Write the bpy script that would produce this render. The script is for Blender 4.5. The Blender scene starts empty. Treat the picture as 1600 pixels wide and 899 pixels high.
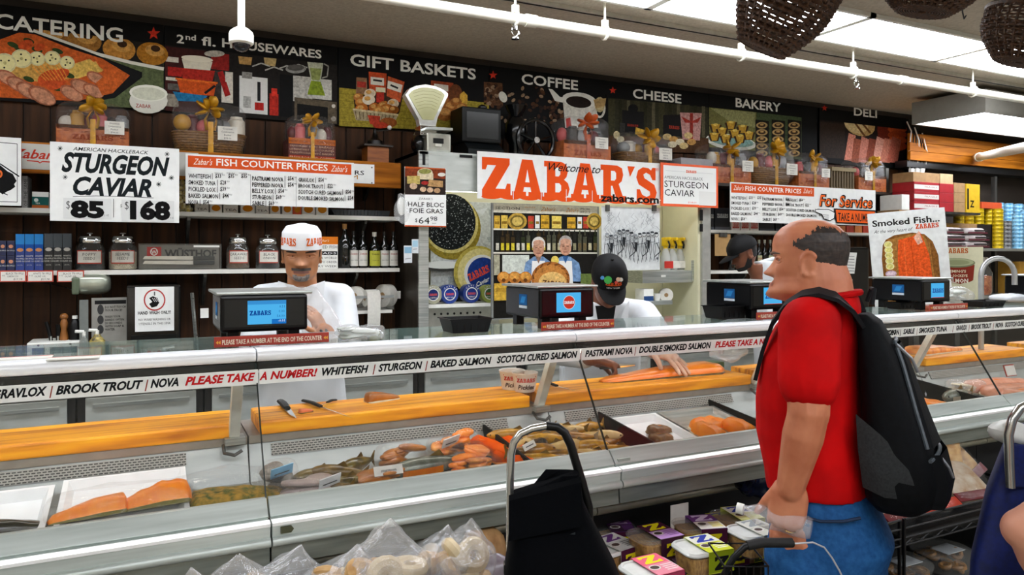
import bpy, bmesh, math, random
import numpy as np
from mathutils import Vector, Matrix, Euler, noise
random.seed(7)
SC = bpy.context.scene
COL = SC.collection
# -- camera
F, HY, CH = 1155.0, 400.0, 1.55            # focal length in px of a 1600 wide frame, horizon row, eye height
ANG = math.radians(63.6)                   # angle between the view axis and the counter direction (+X)
ca, sa = math.cos(ANG), math.sin(ANG)
cam = bpy.data.cameras.new('camera'); camo = bpy.data.objects.new('camera', cam); COL.objects.link(camo)
cam.sensor_width = 36; cam.lens = 36 * F / 1600; cam.clip_start = .05
cam.shift_y = (HY - 449.5) / 1600
camo.location = (0, 0, CH); camo.rotation_euler = (math.pi / 2, 0, ANG - math.pi / 2)
SC.camera = camo
# -- world + exposure
wd = bpy.data.worlds.new('world'); SC.world = wd; wd.use_nodes = True
wd.node_tree.nodes['Background'].inputs[0].default_value = (.9, .95, 1, 1)
wd.node_tree.nodes['Background'].inputs[1].default_value = .05
SC.view_settings.view_transform = 'Standard'; SC.view_settings.look = 'None'
SC.view_settings.gamma = 1; SC.view_settings.use_curve_mapping = False
SC.view_settings.exposure = 0.0
CEIL_E, CASE_E = 15.5, 14                # emission strength: ceiling fluorescents, lamp inside the fish case
# -- pixel -> place
def ray(px, py=HY):
    l = (px - 800) / F
    return ca + sa * l, sa - ca * l, (HY - py) / F
def atY(px, py, Y):
    r = ray(px, py); z = Y / r[1]
    return Vector((r[0] * z, Y, CH + r[2] * z))
def atZ(px, py, Z):
    r = ray(px, py); z = (Z - CH) / r[2]
    return Vector((r[0] * z, r[1] * z, Z))
def atD(px, py, d):
    r = ray(px, py)
    return Vector((r[0] * d, r[1] * d, CH + r[2] * d))
def dep(p): return ca * p[0] + sa * p[1]
# -- colours + materials
def lin(c): return c / 12.92 if c <= .04045 else ((c + .055) / 1.055) ** 2.4
def hx(s):
    if not isinstance(s, str): return tuple(s[:3])
    s = s.lstrip('#')
    if len(s) == 3: s = ''.join(c * 2 for c in s)
    return tuple(lin(int(s[i:i + 2], 16) / 255) for i in (0, 2, 4))
MATS = {}
def nt(name):
    m = bpy.data.materials.new(name); m.use_nodes = True
    n = m.node_tree.nodes; l = m.node_tree.links; n.clear()
    out = n.new('ShaderNodeOutputMaterial')
    return m, n, l, out
def tex(n, l, scale=(1, 1, 1), kind='ShaderNodeTexNoise', **kw):
    tc = n.new('ShaderNodeTexCoord'); mp = n.new('ShaderNodeMapping')
    mp.inputs['Scale'].default_value = scale
    l.new(tc.outputs['Object'], mp.inputs[0])
    t = n.new(kind); l.new(mp.outputs[0], t.inputs[0])
    for k, v in kw.items(): t.inputs[k].default_value = v
    return t
def mixc(n, l, fac, a, b):
    r = n.new('ShaderNodeValToRGB'); r.color_ramp.elements[0].color = (*a, 1); r.color_ramp.elements[1].color = (*b, 1)
    r.color_ramp.elements[0].position = .3; r.color_ramp.elements[1].position = .7
    l.new(fac, r.inputs[0]); return r.outputs[0]
def mat(name, col=None, rough=.5, metal=0.0, var=.1, sc=25, c2=None, stretch=(1, 1, 1), bump=0.0, spec=.5, coat=0.0, sub=0.0, det=3.0):
    if name in MATS: return MATS[name]
    m, n, l, out = nt(name); b = n.new('ShaderNodeBsdfPrincipled'); l.new(b.outputs[0], out.inputs[0])
    c = hx(col)
    t = tex(n, l, tuple(sc * s for s in stretch), Scale=1.0, Detail=det)
    lo = hx(c2) if c2 else tuple(x * (1 - var) for x in c)
    hi = c if c2 else tuple(min(1, x * (1 + var)) for x in c)
    l.new(mixc(n, l, t.outputs[0], lo, hi), b.inputs['Base Color'])
    b.inputs['Roughness'].default_value = rough; b.inputs['Metallic'].default_value = metal
    b.inputs['Specular IOR Level'].default_value = spec; b.inputs['Coat Weight'].default_value = coat
    if sub: b.inputs['Subsurface Weight'].default_value = sub; b.inputs['Subsurface Radius'].default_value = (.01, .004, .002)
    if bump:
        bp = n.new('ShaderNodeBump'); bp.inputs['Strength'].default_value = bump; bp.inputs['Distance'].default_value = .004
        l.new(t.outputs[0], bp.inputs['Height']); l.new(bp.outputs[0], b.inputs['Normal'])
    MATS[name] = m; return m
def emis(name, col, s, var=.04):
    if name in MATS: return MATS[name]
    m, n, l, out = nt(name); e = n.new('ShaderNodeEmission'); l.new(e.outputs[0], out.inputs[0])
    c = hx(col); t = tex(n, l, (6, 6, 6), Scale=1.0)
    l.new(mixc(n, l, t.outputs[0], tuple(x * (1 - var) for x in c), c), e.inputs[0]); e.inputs[1].default_value = s
    MATS[name] = m; return m
def film(name, col='#ffffff', body=.25, rough=.12, gloss=.35, sc=40, bump=.5):
    """clear sheet: mostly see-through, with a little milky body and glossy creases"""
    if name in MATS: return MATS[name]
    m, n, l, out = nt(name)
    t = tex(n, l, (sc, sc, sc), Scale=1.0, Detail=4.0)
    bp = n.new('ShaderNodeBump'); bp.inputs['Strength'].default_value = bump; bp.inputs['Distance'].default_value = .01
    l.new(t.outputs[0], bp.inputs['Height'])
    tr = n.new('ShaderNodeBsdfTransparent'); di = n.new('ShaderNodeBsdfDiffuse'); di.inputs[0].default_value = (*hx(col), 1)
    gl = n.new('ShaderNodeBsdfGlossy'); gl.inputs['Roughness'].default_value = rough
    lw = n.new('ShaderNodeLayerWeight'); lw.inputs[0].default_value = .3
    for x in (di, gl, lw): l.new(bp.outputs[0], x.inputs['Normal'])
    m1 = n.new('ShaderNodeMixShader'); m1.inputs[0].default_value = body; l.new(tr.outputs[0], m1.inputs[1]); l.new(di.outputs[0], m1.inputs[2])
    mu = n.new('ShaderNodeMath'); mu.operation = 'MULTIPLY_ADD'; mu.inputs[1].default_value = gloss; mu.inputs[2].default_value = .015
    l.new(lw.outputs['Facing'], mu.inputs[0])
    m2 = n.new('ShaderNodeMixShader'); l.new(mu.outputs[0], m2.inputs[0]); l.new(m1.outputs[0], m2.inputs[1]); l.new(gl.outputs[0], m2.inputs[2])
    l.new(m2.outputs[0], out.inputs[0]); MATS[name] = m; return m
def printm():
    if 'print' in MATS: return MATS['print']
    m, n, l, out = nt('print'); b = n.new('ShaderNodeBsdfPrincipled'); l.new(b.outputs[0], out.inputs[0])
    a = n.new('ShaderNodeAttribute'); a.attribute_name = 'ink'; l.new(a.outputs['Color'], b.inputs['Base Color'])
    b.inputs['Roughness'].default_value = .6; b.inputs['Specular IOR Level'].default_value = .12
    MATS['print'] = m; return m
def printp():
    if 'print_photo' in MATS: return MATS['print_photo']
    m, n, l, out = nt('print_photo'); b = n.new('ShaderNodeBsdfPrincipled'); l.new(b.outputs[0], out.inputs[0])
    a = n.new('ShaderNodeAttribute'); a.attribute_name = 'ink'; t = tex(n, l, (55, 55, 55), Scale=1.0, Detail=6.0, Roughness=.7)
    r = n.new('ShaderNodeMapRange'); l.new(t.outputs[0], r.inputs[0])
    for i, v in ((1, .3), (2, .7), (3, .45), (4, 1.4)): r.inputs[i].default_value = v
    w = n.new('ShaderNodeRGBToBW'); l.new(a.outputs['Color'], w.inputs[0]); k = n.new('ShaderNodeMapRange'); l.new(w.outputs[0], k.inputs[0]); k.inputs[1].default_value = .5; k.inputs[2].default_value = .7
    x = n.new('ShaderNodeMix'); x.inputs[3].default_value = 1.0; l.new(k.outputs[0], x.inputs[0]); l.new(r.outputs[0], x.inputs[2])
    v = n.new('ShaderNodeVectorMath'); v.operation = 'SCALE'; l.new(a.outputs['Color'], v.inputs[0]); l.new(x.outputs[0], v.inputs['Scale']); l.new(v.outputs[0], b.inputs['Base Color'])
    b.inputs['Roughness'].default_value = .6; b.inputs['Specular IOR Level'].default_value = .12
    MATS['print_photo'] = m; return m
def printe():
    if 'print_lit' in MATS: return MATS['print_lit']
    m, n, l, out = nt('print_lit'); e = n.new('ShaderNodeEmission'); l.new(e.outputs[0], out.inputs[0])
    a = n.new('ShaderNodeAttribute'); a.attribute_name = 'ink'; l.new(a.outputs['Color'], e.inputs[0]); e.inputs[1].default_value = 1.0
    MATS['print_lit'] = m; return m
def STEEL(): return mat('brushed_steel', '#c9cdc8', .3, .75, c2='#9aa09c', sc=6, stretch=(.6, 6, 30))
def STEELP(): return mat('pale_steel_sheet', '#d3d8d3', .34, .45, c2='#b7bdb8', sc=7, stretch=(.8, 3, 3))
def DSTEEL(): return mat('dark_steel', '#6a6a66', .35, .8, c2='#474744', sc=5, stretch=(4, 4, .8))
def CHROME(): return mat('chrome', '#e4e6e6', .12, 1.0, .05)
def BLACKP(): return mat('black_plastic', '#070808', .38, 0, .3, spec=.25)
def WHITE(): return mat('white_board', '#e3e5e2', .5, 0, .04)
def WHITEP(): return mat('white_paint', '#e9eae4', .4, 0, .05)
def ORANGE(): return mat('orange_card', '#e2561f', .5, 0, .06)
def CARD(): return mat('cardboard', '#9c7a50', .7, 0, .15)
def GLASS(): return film('clear_glass', '#cfd8d4', .008, .02, .12, 3, 0.0)
def CELLO(): return film('cellophane', '#ffffff', .02, .06, .22, 60, .9)
def BAG(): return film('plastic_bag', '#f4f6f8', .2, .15, .3, 30, .8)
def BAGT(): return film('thin_plastic_bag', '#f4f6f8', .015, .08, .16, 45, .8)
def BREADBAG(): return film('bread_bag_film', '#f8fafc', .2, .12, .35, 40, 1.0)
def TUB(): return film('clear_tub_plastic', '#f2f2ea', .06, .06, .25, 10, .2)
# -- mesh builder
SM = dict(smooth=True)
class MB:
    def __init__(s): s.v = []; s.f = []
    def add(s, vs, fs):
        o = len(s.v); s.v += [tuple(p) for p in vs]; s.f += [tuple(i + o for i in f) for f in fs]; return s
    def box(s, x0, x1, y0, y1, z0, z1, M=None):
        vs = [Vector((x, y, z)) for z in (z0, z1) for y in (y0, y1) for x in (x0, x1)]
        if M is not None: vs = [M @ p for p in vs]
        return s.add(vs, [(0, 2, 3, 1), (4, 5, 7, 6), (0, 1, 5, 4), (2, 6, 7, 3), (0, 4, 6, 2), (1, 3, 7, 5)])
    def cbox(s, c, d, M=None):
        c = Vector(c); R = M if M is not None else Matrix.Identity(3)
        vs = [c + R @ Vector((x * d[0] / 2, y * d[1] / 2, z * d[2] / 2)) for z in (-1, 1) for y in (-1, 1) for x in (-1, 1)]
        return s.add(vs, [(0, 2, 3, 1), (4, 5, 7, 6), (0, 1, 5, 4), (2, 6, 7, 3), (0, 4, 6, 2), (1, 3, 7, 5)])
    def tube(s, pts, r, n=8, caps=True, closed=False, flat=1.0):
        pts = [Vector(p) for p in pts]; k = len(pts)
        rr = r if hasattr(r, '__len__') else [r] * k
        t0 = (pts[1] - pts[0]).normalized()
        up = Vector((0, 0, 1)) if abs(t0.z) < .9 else Vector((1, 0, 0))
        a = t0.cross(up).normalized(); vs = []
        for i, p in enumerate(pts):
            if closed: t = (pts[(i + 1) % k] - pts[i - 1]).normalized()
            else: t = (pts[min(i + 1, k - 1)] - pts[max(i - 1, 0)]).normalized()
            a = (a - t * a.dot(t)).normalized(); b = t.cross(a)
            for j in range(n):
                q = 2 * math.pi * j / n
                vs.append(p + (a * math.cos(q) + b * math.sin(q) * flat) * rr[i])
        fs = []
        for i in range(k if closed else k - 1):
            i2 = (i + 1) % k
            for j in range(n): fs.append((i * n + j, i * n + (j + 1) % n, i2 * n + (j + 1) % n, i2 * n + j))
        if caps and not closed: fs += [tuple(range(n))[::-1], tuple(range((k - 1) * n, k * n))]
        return s.add(vs, fs)
    def cyl(s, p0, p1, r0, r1=None, n=12): return s.tube([p0, p1], [r0, r0 if r1 is None else r1], n)
    def lathe(s, prof, c=(0, 0, 0), n=18, M=None):
        vs = []; c = Vector(c)
        for r, z in prof:
            for j in range(n):
                q = 2 * math.pi * j / n; p = Vector((r * math.cos(q), r * math.sin(q), z))
                vs.append(c + (M @ p if M is not None else p))
        fs = [(i * n + j, i * n + (j + 1) % n, (i + 1) * n + (j + 1) % n, (i + 1) * n + j) for i in range(len(prof) - 1) for j in range(n)]
        if prof[0][0] > 1e-4: fs.append(tuple(range(n))[::-1])
        if prof[-1][0] > 1e-4: fs.append(tuple(range((len(prof) - 1) * n, len(prof) * n)))
        return s.add(vs, fs)
    def ell(s, c, r, n=14, m=9, M=None, crump=0.0, fr=20.0, pw=1.0, seed=0.0):
        c = Vector(c); vs = []
        if not hasattr(r, '__len__'): r = (r, r, r)
        sp = lambda x: math.copysign(abs(x) ** pw, x)
        for i in range(m + 1):
            a = math.pi * i / m - math.pi / 2
            for j in range(n):
                q = 2 * math.pi * j / n
                p = Vector((sp(math.cos(a)) * sp(math.cos(q)) * r[0], sp(math.cos(a)) * sp(math.sin(q)) * r[1], sp(math.sin(a)) * r[2]))
                if crump: p *= 1 + crump * noise.noise(Vector((p.x * fr + seed, p.y * fr, p.z * fr + seed * 2)))
                vs.append(c + (M @ p if M is not None else p))
        fs = [(i * n + j, i * n + (j + 1) % n, (i + 1) * n + (j + 1) % n, (i + 1) * n + j) for i in range(m) for j in range(n)]
        return s.add(vs, fs)
    def prism(s, poly, d0, d1, ax='y', M=None):
        """extrude a 2-D outline; ax = axis of extrusion"""
        k = len(poly); vs = []
        for d in (d0, d1):
            for a, b in poly:
                p = Vector((a, d, b)) if ax == 'y' else Vector((d, a, b)) if ax == 'x' else Vector((a, b, d))
                vs.append(M @ p if M is not None else p)
        fs = [(i, (i + 1) % k, k + (i + 1) % k, k + i) for i in range(k)] + [tuple(range(k))[::-1], tuple(range(k, 2 * k))]
        return s.add(vs, fs)
    def grid(s, fn, nu, nv):
        vs = [fn(i / nu, j / nv) for j in range(nv + 1) for i in range(nu + 1)]
        fs = [(j * (nu + 1) + i, j * (nu + 1) + i + 1, (j + 1) * (nu + 1) + i + 1, (j + 1) * (nu + 1) + i) for j in range(nv) for i in range(nu)]
        return s.add(vs, fs)
    def loft(s, rings, caps=True):
        n = len(rings[0]); vs = [p for r in rings for p in r]
        fs = [(i * n + j, i * n + (j + 1) % n, (i + 1) * n + (j + 1) % n, (i + 1) * n + j) for i in range(len(rings) - 1) for j in range(n)]
        if caps: fs += [tuple(range(n))[::-1], tuple(range((len(rings) - 1) * n, len(rings) * n))]
        return s.add(vs, fs)
    def mesh(s, name, m, off=(0, 0, 0), smooth=False, bevel=0.0, seg=2, ang=40):
        me = bpy.data.meshes.new(name)
        o = Vector(off)
        me.from_pydata([tuple(Vector(p) - o) for p in s.v], [], s.f)
        bm = bmesh.new(); bm.from_mesh(me)
        bmesh.ops.remove_doubles(bm, verts=bm.verts, dist=1e-6)
        bmesh.ops.recalc_face_normals(bm, faces=bm.faces)
        if bevel: bmesh.ops.bevel(bm, geom=list(bm.edges), offset=bevel, segments=seg, profile=.6, affect='EDGES', clamp_overlap=True)
        bm.to_mesh(me); bm.free()
        if smooth:
            me.polygons.foreach_set('use_smooth', [True] * len(me.polygons))
            me.set_sharp_from_angle(angle=math.radians(ang))
        if m is not None: me.materials.append(m)
        return me
    def build(s, name, m, parent=None, w=True, **kw):
        off = wloc(parent) if (parent is not None and w) else (0, 0, 0)
        return link(name, s.mesh(name, m, off, **kw), parent)
def wloc(o):
    p = Vector((0, 0, 0))
    while o is not None: p += o.location; o = o.parent
    return p
def link(name, data, parent=None):
    ob = bpy.data.objects.new(name, data); COL.objects.link(ob); ob.parent = parent; return ob
def tag(o, label, cat, group=None):
    o['label'] = label; o['category'] = cat
    if group: o['group'] = group
    return o
def thing(name, label, cat, loc=(0, 0, 0), rz=0.0, group=None):
    o = link(name, None); o.empty_display_size = .05
    o.location = loc; o.rotation_euler = (0, 0, rz); return tag(o, label, cat, group)
def struct(o): o['kind'] = 'structure'; return o
def copy_thing(o, loc, label=None, rz=None, parent=None):
    c = o.copy(); COL.objects.link(c); c.parent = parent
    if parent is None:
        c.location = loc
        if rz is not None: c.rotation_euler = (0, 0, rz)
        if label: c['label'] = label
    for ch in list(o.children): copy_thing(ch, None, parent=c)
    return c
# -- lettering
TC = {}
def tmesh(t, bold=0.0, shear=0.0, res=2):
    k = (t, bold, shear, res)
    if k in TC: return TC[k]
    cu = bpy.data.curves.new('t', 'FONT'); cu.body = t; cu.offset = bold; cu.shear = shear
    cu.resolution_u = res; cu.dimensions = '2D'; cu.fill_mode = 'BOTH'
    ob = bpy.data.objects.new('t', cu); me = bpy.data.meshes.new_from_object(ob)
    v = np.array([q.co[:2] for q in me.vertices]) if len(me.vertices) else np.zeros((1, 2))
    f = [tuple(p.vertices) for p in me.polygons]
    v = v / .73; x0 = v[:, 0].min(); v[:, 0] -= x0; wdt = v[:, 0].max()
    bpy.data.objects.remove(ob); bpy.data.curves.remove(cu); bpy.data.meshes.remove(me)
    TC[k] = (v, f, max(wdt, 1e-3)); return TC[k]
SLAB = {
 'Z': (.95, [(0, 1), (0, .68), (.12, .68), (.18, .8), (.46, .8), (0, .16), (0, 0), (.95, 0), (.95, .34), (.83, .34), (.77, .2), (.45, .2), (.92, .84), (.92, 1)], []),
 'A': (1.06, [(0, 0), (0, .15), (.08, .15), (.34, 1), (.7, 1), (.98, .15), (1.06, .15), (1.06, 0), (.56, 0), (.56, .15), (.66, .15), (.63, .27), (.41, .27), (.38, .15), (.48, .15), (.48, 0)], [[(.45, .4), (.6, .4), (.525, .74)]]),
 'B': (.92, [(0, 0), (0, .15), (.1, .15), (.1, .85), (0, .85), (0, 1), (.62, 1), (.8, .93), (.86, .76), (.81, .6), (.72, .52), (.86, .43), (.92, .27), (.86, .09), (.66, 0)], [[(.4, .6), (.52, .6), (.58, .66), (.58, .78), (.52, .84), (.4, .84)], [(.4, .17), (.54, .17), (.61, .23), (.61, .36), (.54, .42), (.4, .42)]]),
 'R': (1.0, [(0, 0), (0, .15), (.1, .15), (.1, .85), (0, .85), (0, 1), (.64, 1), (.83, .93), (.88, .74), (.82, .56), (.7, .48), (.86, .15), (1, .15), (1, 0), (.64, 0), (.46, .42), (.4, .42), (.4, .15), (.5, .15), (.5, 0)], [[(.4, .57), (.54, .57), (.6, .63), (.6, .78), (.54, .84), (.4, .84)]]),
 'S': (.84, [(.02, 0), (.02, .36), (.15, .36), (.24, .21), (.42, .15), (.57, .21), (.55, .31), (.1, .5), (0, .7), (.07, .9), (.27, 1.0), (.5, .98), (.6, .92), (.66, 1), (.79, 1), (.79, .64), (.66, .64), (.56, .79), (.4, .85), (.29, .79), (.33, .69), (.74, .51), (.84, .29), (.77, .1), (.56, 0), (.3, .01), (.2, .08), (.14, 0)], []),
 "'": (.3, [(0, 1), (.3, 1), (.1, .7)], []),
}
class PR:
    """flat print: coloured ink shapes on one plane. Y given: shapes are read off the photo onto the wall-parallel plane Y;
    otherwise plain metres (u right, v up) on the local plane y = 0."""
    def __init__(s, Y=None, step=.00008, y0=0.0): s.Y = Y; s.v = []; s.f = []; s.c = []; s.k = 0; s.step = step; s.y0 = y0
    def m(s, x, y):
        if s.Y is None: return x, y
        p = atY(x, y, s.Y); return p.x, p.z
    def sc(s, x):
        return 1.0 if s.Y is None else s.Y / ray(x)[1] / F
    def raw(s, uv, faces, col):
        s.k += 1; o = len(s.v); y = (s.Y if s.Y is not None else s.y0) - s.k * s.step
        s.v += [(a, y, b) for a, b in uv]; s.f += [tuple(i + o for i in f) for f in faces]
        s.c += [hx(col)] * len(faces); return s
    def poly(s, pts, col):
        q = [s.m(*p) for p in pts]; return s.raw(q, [tuple(range(len(q)))], col)
    def rect(s, x0, y0, x1, y1, col):
        """corners read at the left edge: the plane's own horizontals are kept"""
        if s.Y is None: return s.poly([(x0, y0), (x1, y0), (x1, y1), (x0, y1)], col)
        a = s.m(x0, y0); b = s.m(x0, y1); X = s.m(x1, y0)[0]
        return s.raw([(a[0], a[1]), (X, a[1]), (X, b[1]), (a[0], b[1])], [(0, 1, 2, 3)], col)
    def ell(s, x, y, rx, ry, col, rot=0.0, n=18, a0=0, a1=360):
        c, d = math.cos(math.radians(rot)), math.sin(math.radians(rot)); P = []
        for i in range(n if a1 - a0 >= 360 else n + 1):
            q = math.radians(a0 + (a1 - a0) * i / n); u, v = rx * math.cos(q), ry * math.sin(q)
            P.append((x + u * c - v * d, y + u * d + v * c))
        return s.poly(P, col)
    def ring(s, x, y, r, wd, col, n=24, ry=None):
        ry = ry or r; q = []
        for rr, r2 in ((r, ry), (r - wd, ry - wd)):
            q += [s.m(x + rr * math.cos(2 * math.pi * i / n), y + r2 * math.sin(2 * math.pi * i / n)) for i in range(n)]
        return s.raw(q, [(i, (i + 1) % n, n + (i + 1) % n, n + i) for i in range(n)], col)
    def line(s, pts, wd, col):
        for a, b in zip(pts, pts[1:]):
            dx, dy = b[0] - a[0], b[1] - a[1]; L = math.hypot(dx, dy) or 1; nx, ny = -dy / L * wd / 2, dx / L * wd / 2
            s.poly([(a[0] + nx, a[1] + ny), (b[0] + nx, b[1] + ny), (b[0] - nx, b[1] - ny), (a[0] - nx, a[1] - ny)], col)
        return s
    def star(s, x, y, r, col):
        sg = 1 if s.Y is None else -1
        return s.poly([(x + r * (1 if i % 2 == 0 else .42) * math.sin(math.pi * i / 5), y + sg * r * (1 if i % 2 == 0 else .42) * math.cos(math.pi * i / 5)) for i in range(10)], col)
    def text(s, t, x, y, h, col, x1=None, bold=.012, shear=0.0, res=2, rot=0.0, al='l'):
        """baseline starts at (x, y); h = capital height; x1 = right end (fits the width)"""
        v, f, wd = tmesh(t, bold, shear, res)
        X, Z = s.m(x, y); k = h * s.sc(x); sx = k
        if x1 is not None: sx = (s.m(x1, y)[0] - X) / wd
        if al == 'c': X -= wd * sx / 2
        if al == 'r': X -= wd * sx
        c, d = math.cos(rot), math.sin(rot)
        return s.raw([(X + a * sx * c - b * k * d, Z + a * sx * d + b * k * c) for a, b in v], f, col)
    def slab(s, x, y, h, col, bg, x1, t='ZABARS', rot=0.0):
        tot = sum(SLAB[c][0] + .05 for c in t) - .05
        X, Z = s.m(x, y); k = h * s.sc(x); sx = (s.m(x1, y)[0] - X) / tot; o = 0
        c_, d_ = math.cos(rot), math.sin(rot)
        T = lambda pts, o: [(X + (a + o) * sx * c_ - b * k * d_, Z + (a + o) * sx * d_ + b * k * c_) for a, b in pts]
        for c in t:
            wd, pl, holes = SLAB[c]; s.raw(T(pl, o), [tuple(range(len(pl)))], col)
            for hpl in holes: s.raw(T(hpl, o), [tuple(range(len(hpl)))], bg)
            o += wd + .05
        return s
    def build(s, name, parent, w=None, m=None):
        if w is None: w = s.Y is not None
        off = wloc(parent) if w else Vector((0, 0, 0))
        me = bpy.data.meshes.new(name); me.from_pydata([tuple(Vector(p) - off) for p in s.v], [], s.f)
        at = me.color_attributes.new('ink', 'FLOAT_COLOR', 'CORNER')
        cols = []
        for p, c in zip(me.polygons, s.c): cols += [*c, 1.0] * p.loop_total
        at.data.foreach_set('color', cols)
        me.materials.append(m or printm()); return link(name, me, parent)
def board(name, label, cat, x0, x1, yt, yb, Y, m=None, th=.006, at=None, group=None, bname='board'):
    """flat sign parallel to the wall; yt / yb read at column `at` (default: the left edge)"""
    at = x0 if at is None else at
    Z1, Z0 = atY(at, yt, Y).z, atY(at, yb, Y).z; X0, X1 = atY(x0, 0, Y).x, atY(x1, 0, Y).x
    t = thing(name, label, cat, ((X0 + X1) / 2, Y, Z0), group=group)
    MB().box(X0, X1, Y, Y + th, Z0, Z1).build(bname, m or WHITE(), t)
    return t
# == the room
WY, CZ = 4.5, 2.86
XL, XR, YF = -4.0, 9.6, -4.5
struct(MB().box(XL, XR, YF, WY + .1, -.1, 0).build('floor', mat('floor_tile', '#7d766a', .45, 0, .15, 3)))
struct(MB().box(XL, XR, YF, WY + .1, CZ, CZ + .1).build('ceiling', mat('ceiling_plaster', '#c6bcaa', .8, 0, c2='#b0a694', sc=60, bump=.15)))
wall = struct(MB().box(XL, XR, WY, WY + .1, 0, CZ).build('wall_back', mat('wall_dark', '#2a2119', .7, 0, .2, 4)))
struct(MB().box(XL - .1, XL, YF, WY + .1, 0, CZ).build('wall_left', mat('wall_cream', '#c9c0ad', .7, 0, .05, 3)))
struct(MB().box(XR, XR + .1, YF, WY + .1, 0, CZ).build('wall_right', mat('wall_cream')))
struct(MB().box(XL, XR, YF - .1, YF, 0, CZ).build('wall_front', mat('wall_cream')))
PLANK = mat('dark_wood_panel', '#4a2c14', .6, 0, c2='#28170a', sc=5, stretch=(6, 6, .5), spec=.2)
pw = .118; pme = MB().box(0, pw - .007, WY - .014, WY, .9, 2.335).mesh('wood_plank', PLANK)
for i in range(70):
    o = link('wood_plank', pme, wall); o.location = (-1.85 + i * pw, -(i % 3) * .0008, 0)
# -- ceiling lights
DIFF = emis('fluorescent_diffuser', '#f2f6ff', CEIL_E, .25)
TRIM = mat('white_metal_trim', '#dadad4', .4, .2, .05)
lx = 1.165
def ceil_light(x, y, label, w=lx, d=.45):
    t = thing('ceiling_light', label, 'light', (x, y, CZ), group='recessed fluorescent ceiling lights')
    b = MB()
    for a in (0, w - .022): b.box(x + a, x + a + .022, y, y + d, CZ - .024, CZ)
    for a in (0, d - .022): b.box(x, x + w, y + a, y + a + .022, CZ - .024, CZ)
    b.build('frame', TRIM, t)
    MB().box(x + .014, x + w - .014, y + .014, y + d - .014, CZ - .012, CZ - .002).build('diffuser', DIFF, t)
    for k in (.13, .27):       # the two tubes seen through the lens panel
        MB().cyl((x + .05, y + k * d / .42, CZ - .014), (x + w - .05, y + k * d / .42, CZ - .014), .012, n=8).build('tube', emis('fluorescent_tube', '#ffffff', CEIL_E * 1.5), t)
for i in range(-4, 3):
    lab = {0: 'bright ceiling light panel nearest above the white overhead pipe, partly behind the round wicker basket',
           1: 'whole bright ceiling light panel between the round and the flat hanging baskets',
           2: 'bright ceiling light panel running behind the rightmost hanging basket'}.get(i)
    ceil_light(2.35 + i * lx, 2.70, lab or 'fluorescent ceiling light panel over the fish counter, %s from the left' % ('first', 'second', 'third', 'fourth')[i + 4])
for yy, xs in ((-.75, range(-3, 6)), (-3.0, range(-3, 6))):
    for i in xs: ceil_light(i * 1.3, yy, 'fluorescent ceiling light in the %s aisle row, number %s from the left' % ('near' if yy > -1 else 'far', ('one', 'two', 'three', 'four', 'five', 'six', 'seven', 'eight', 'nine')[i + 3]))
# right-hand box fixture hanging lower
t = thing('box_light', 'boxed fluorescent light fixture hanging low above the wooden fascia boards', 'light', (5.7, 3.45, CZ))
b = MB(); b.box(5.72, 7.6, 3.42, 3.44, 2.64, 2.80).box(5.72, 7.6, 4.0, 4.02, 2.64, 2.80).box(5.70, 5.72, 3.42, 4.02, 2.64, 2.80).box(7.6, 7.62, 3.42, 4.02, 2.64, 2.8).box(5.70, 7.62, 3.42, 4.02, 2.80, 2.82)
b.build('housing', mat('grey_housing', '#8f8d86', .5, .2, .05), t)
MB().box(5.72, 7.6, 3.44, 4.0, 2.645, 2.655).build('diffuser', DIFF, t)
for x in (6.4, 7.3): MB().box(x, x + .02, 3.7, 3.72, 2.82, CZ).build('hanger', TRIM, t)
# -- pipe, track, camera dome, baskets
PW = mat('white_pipe_paint', '#e6e4d6', .35, 0, .06)
t = thing('ceiling_pipe', 'long white painted pipe running below the ceiling', 'pipe', (2.5, 3.2, 2.70))
MB().tube([(-3.9, 3.2, 2.70), (6.2, 3.2, 2.70)], .026, 14).build('pipe_run', PW, t, **SM)
for px in (829, 1410):
    x = atY(px, 60, 3.2).x
    MB().cyl((x - .03, 3.2, 2.70), (x + .03, 3.2, 2.70), .031, n=14).build('coupling', PW, t, **SM)
for px in (805, 945, 1158, 1333, 1520, 300):
    x = atY(px, 60, 3.2).x; r = .034
    b = MB(); b.tube([(x, 3.2 + r * math.cos(q * .5), 2.70 + r * math.sin(q * .5)) for q in range(13)], .0075, 6, closed=False)
    b.cyl((x, 3.2, 2.73), (x, 3.2, CZ), .006, n=6); b.box(x - .016, x + .016, 3.19, 3.21, 2.73, 2.765)
    b.build('hanger_clamp', PW, t, **SM)
b = MB(); e = Vector((6.2, 3.2, 2.70)); b.cyl(e, e + Vector((.08, 0, 0)), .04, n=14); b.build('end_cap', mat('dark_iron', '#2b2b2b', .5, .5), t, **SM)
for px, dz in ((805, -.09), (1338, -.075)):
    x = atY(px, 60, 3.2).x; s = thing('sprinkler_head', 'small chrome sprinkler head under the pipe ' + ('beside the first round basket' if px > 1000 else 'above the fan scale'), 'sprinkler', (x, 3.2, 2.6))
    MB().cyl((x, 3.2, 2.675), (x, 3.2, 2.645), .01, n=8).tube([(x - .016, 3.2, 2.65), (x - .02, 3.2, 2.63), (x, 3.2, 2.608), (x + .02, 3.2, 2.63), (x + .016, 3.2, 2.65)], .004, 6).build('frame', CHROME(), s, **SM)
    MB().cyl((x, 3.2, 2.606), (x, 3.2, 2.600), .02, n=12).build('deflector', CHROME(), s)
t = thing('ceiling_track', 'thin pale metal track strip along the ceiling', 'track', (2.5, 3.34, CZ))
MB().box(-3.9, 7.0, 3.325, 3.36, CZ - .022, CZ).build('rail', mat('pale_metal', '#c8c6bc', .4, .4), t)
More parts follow.
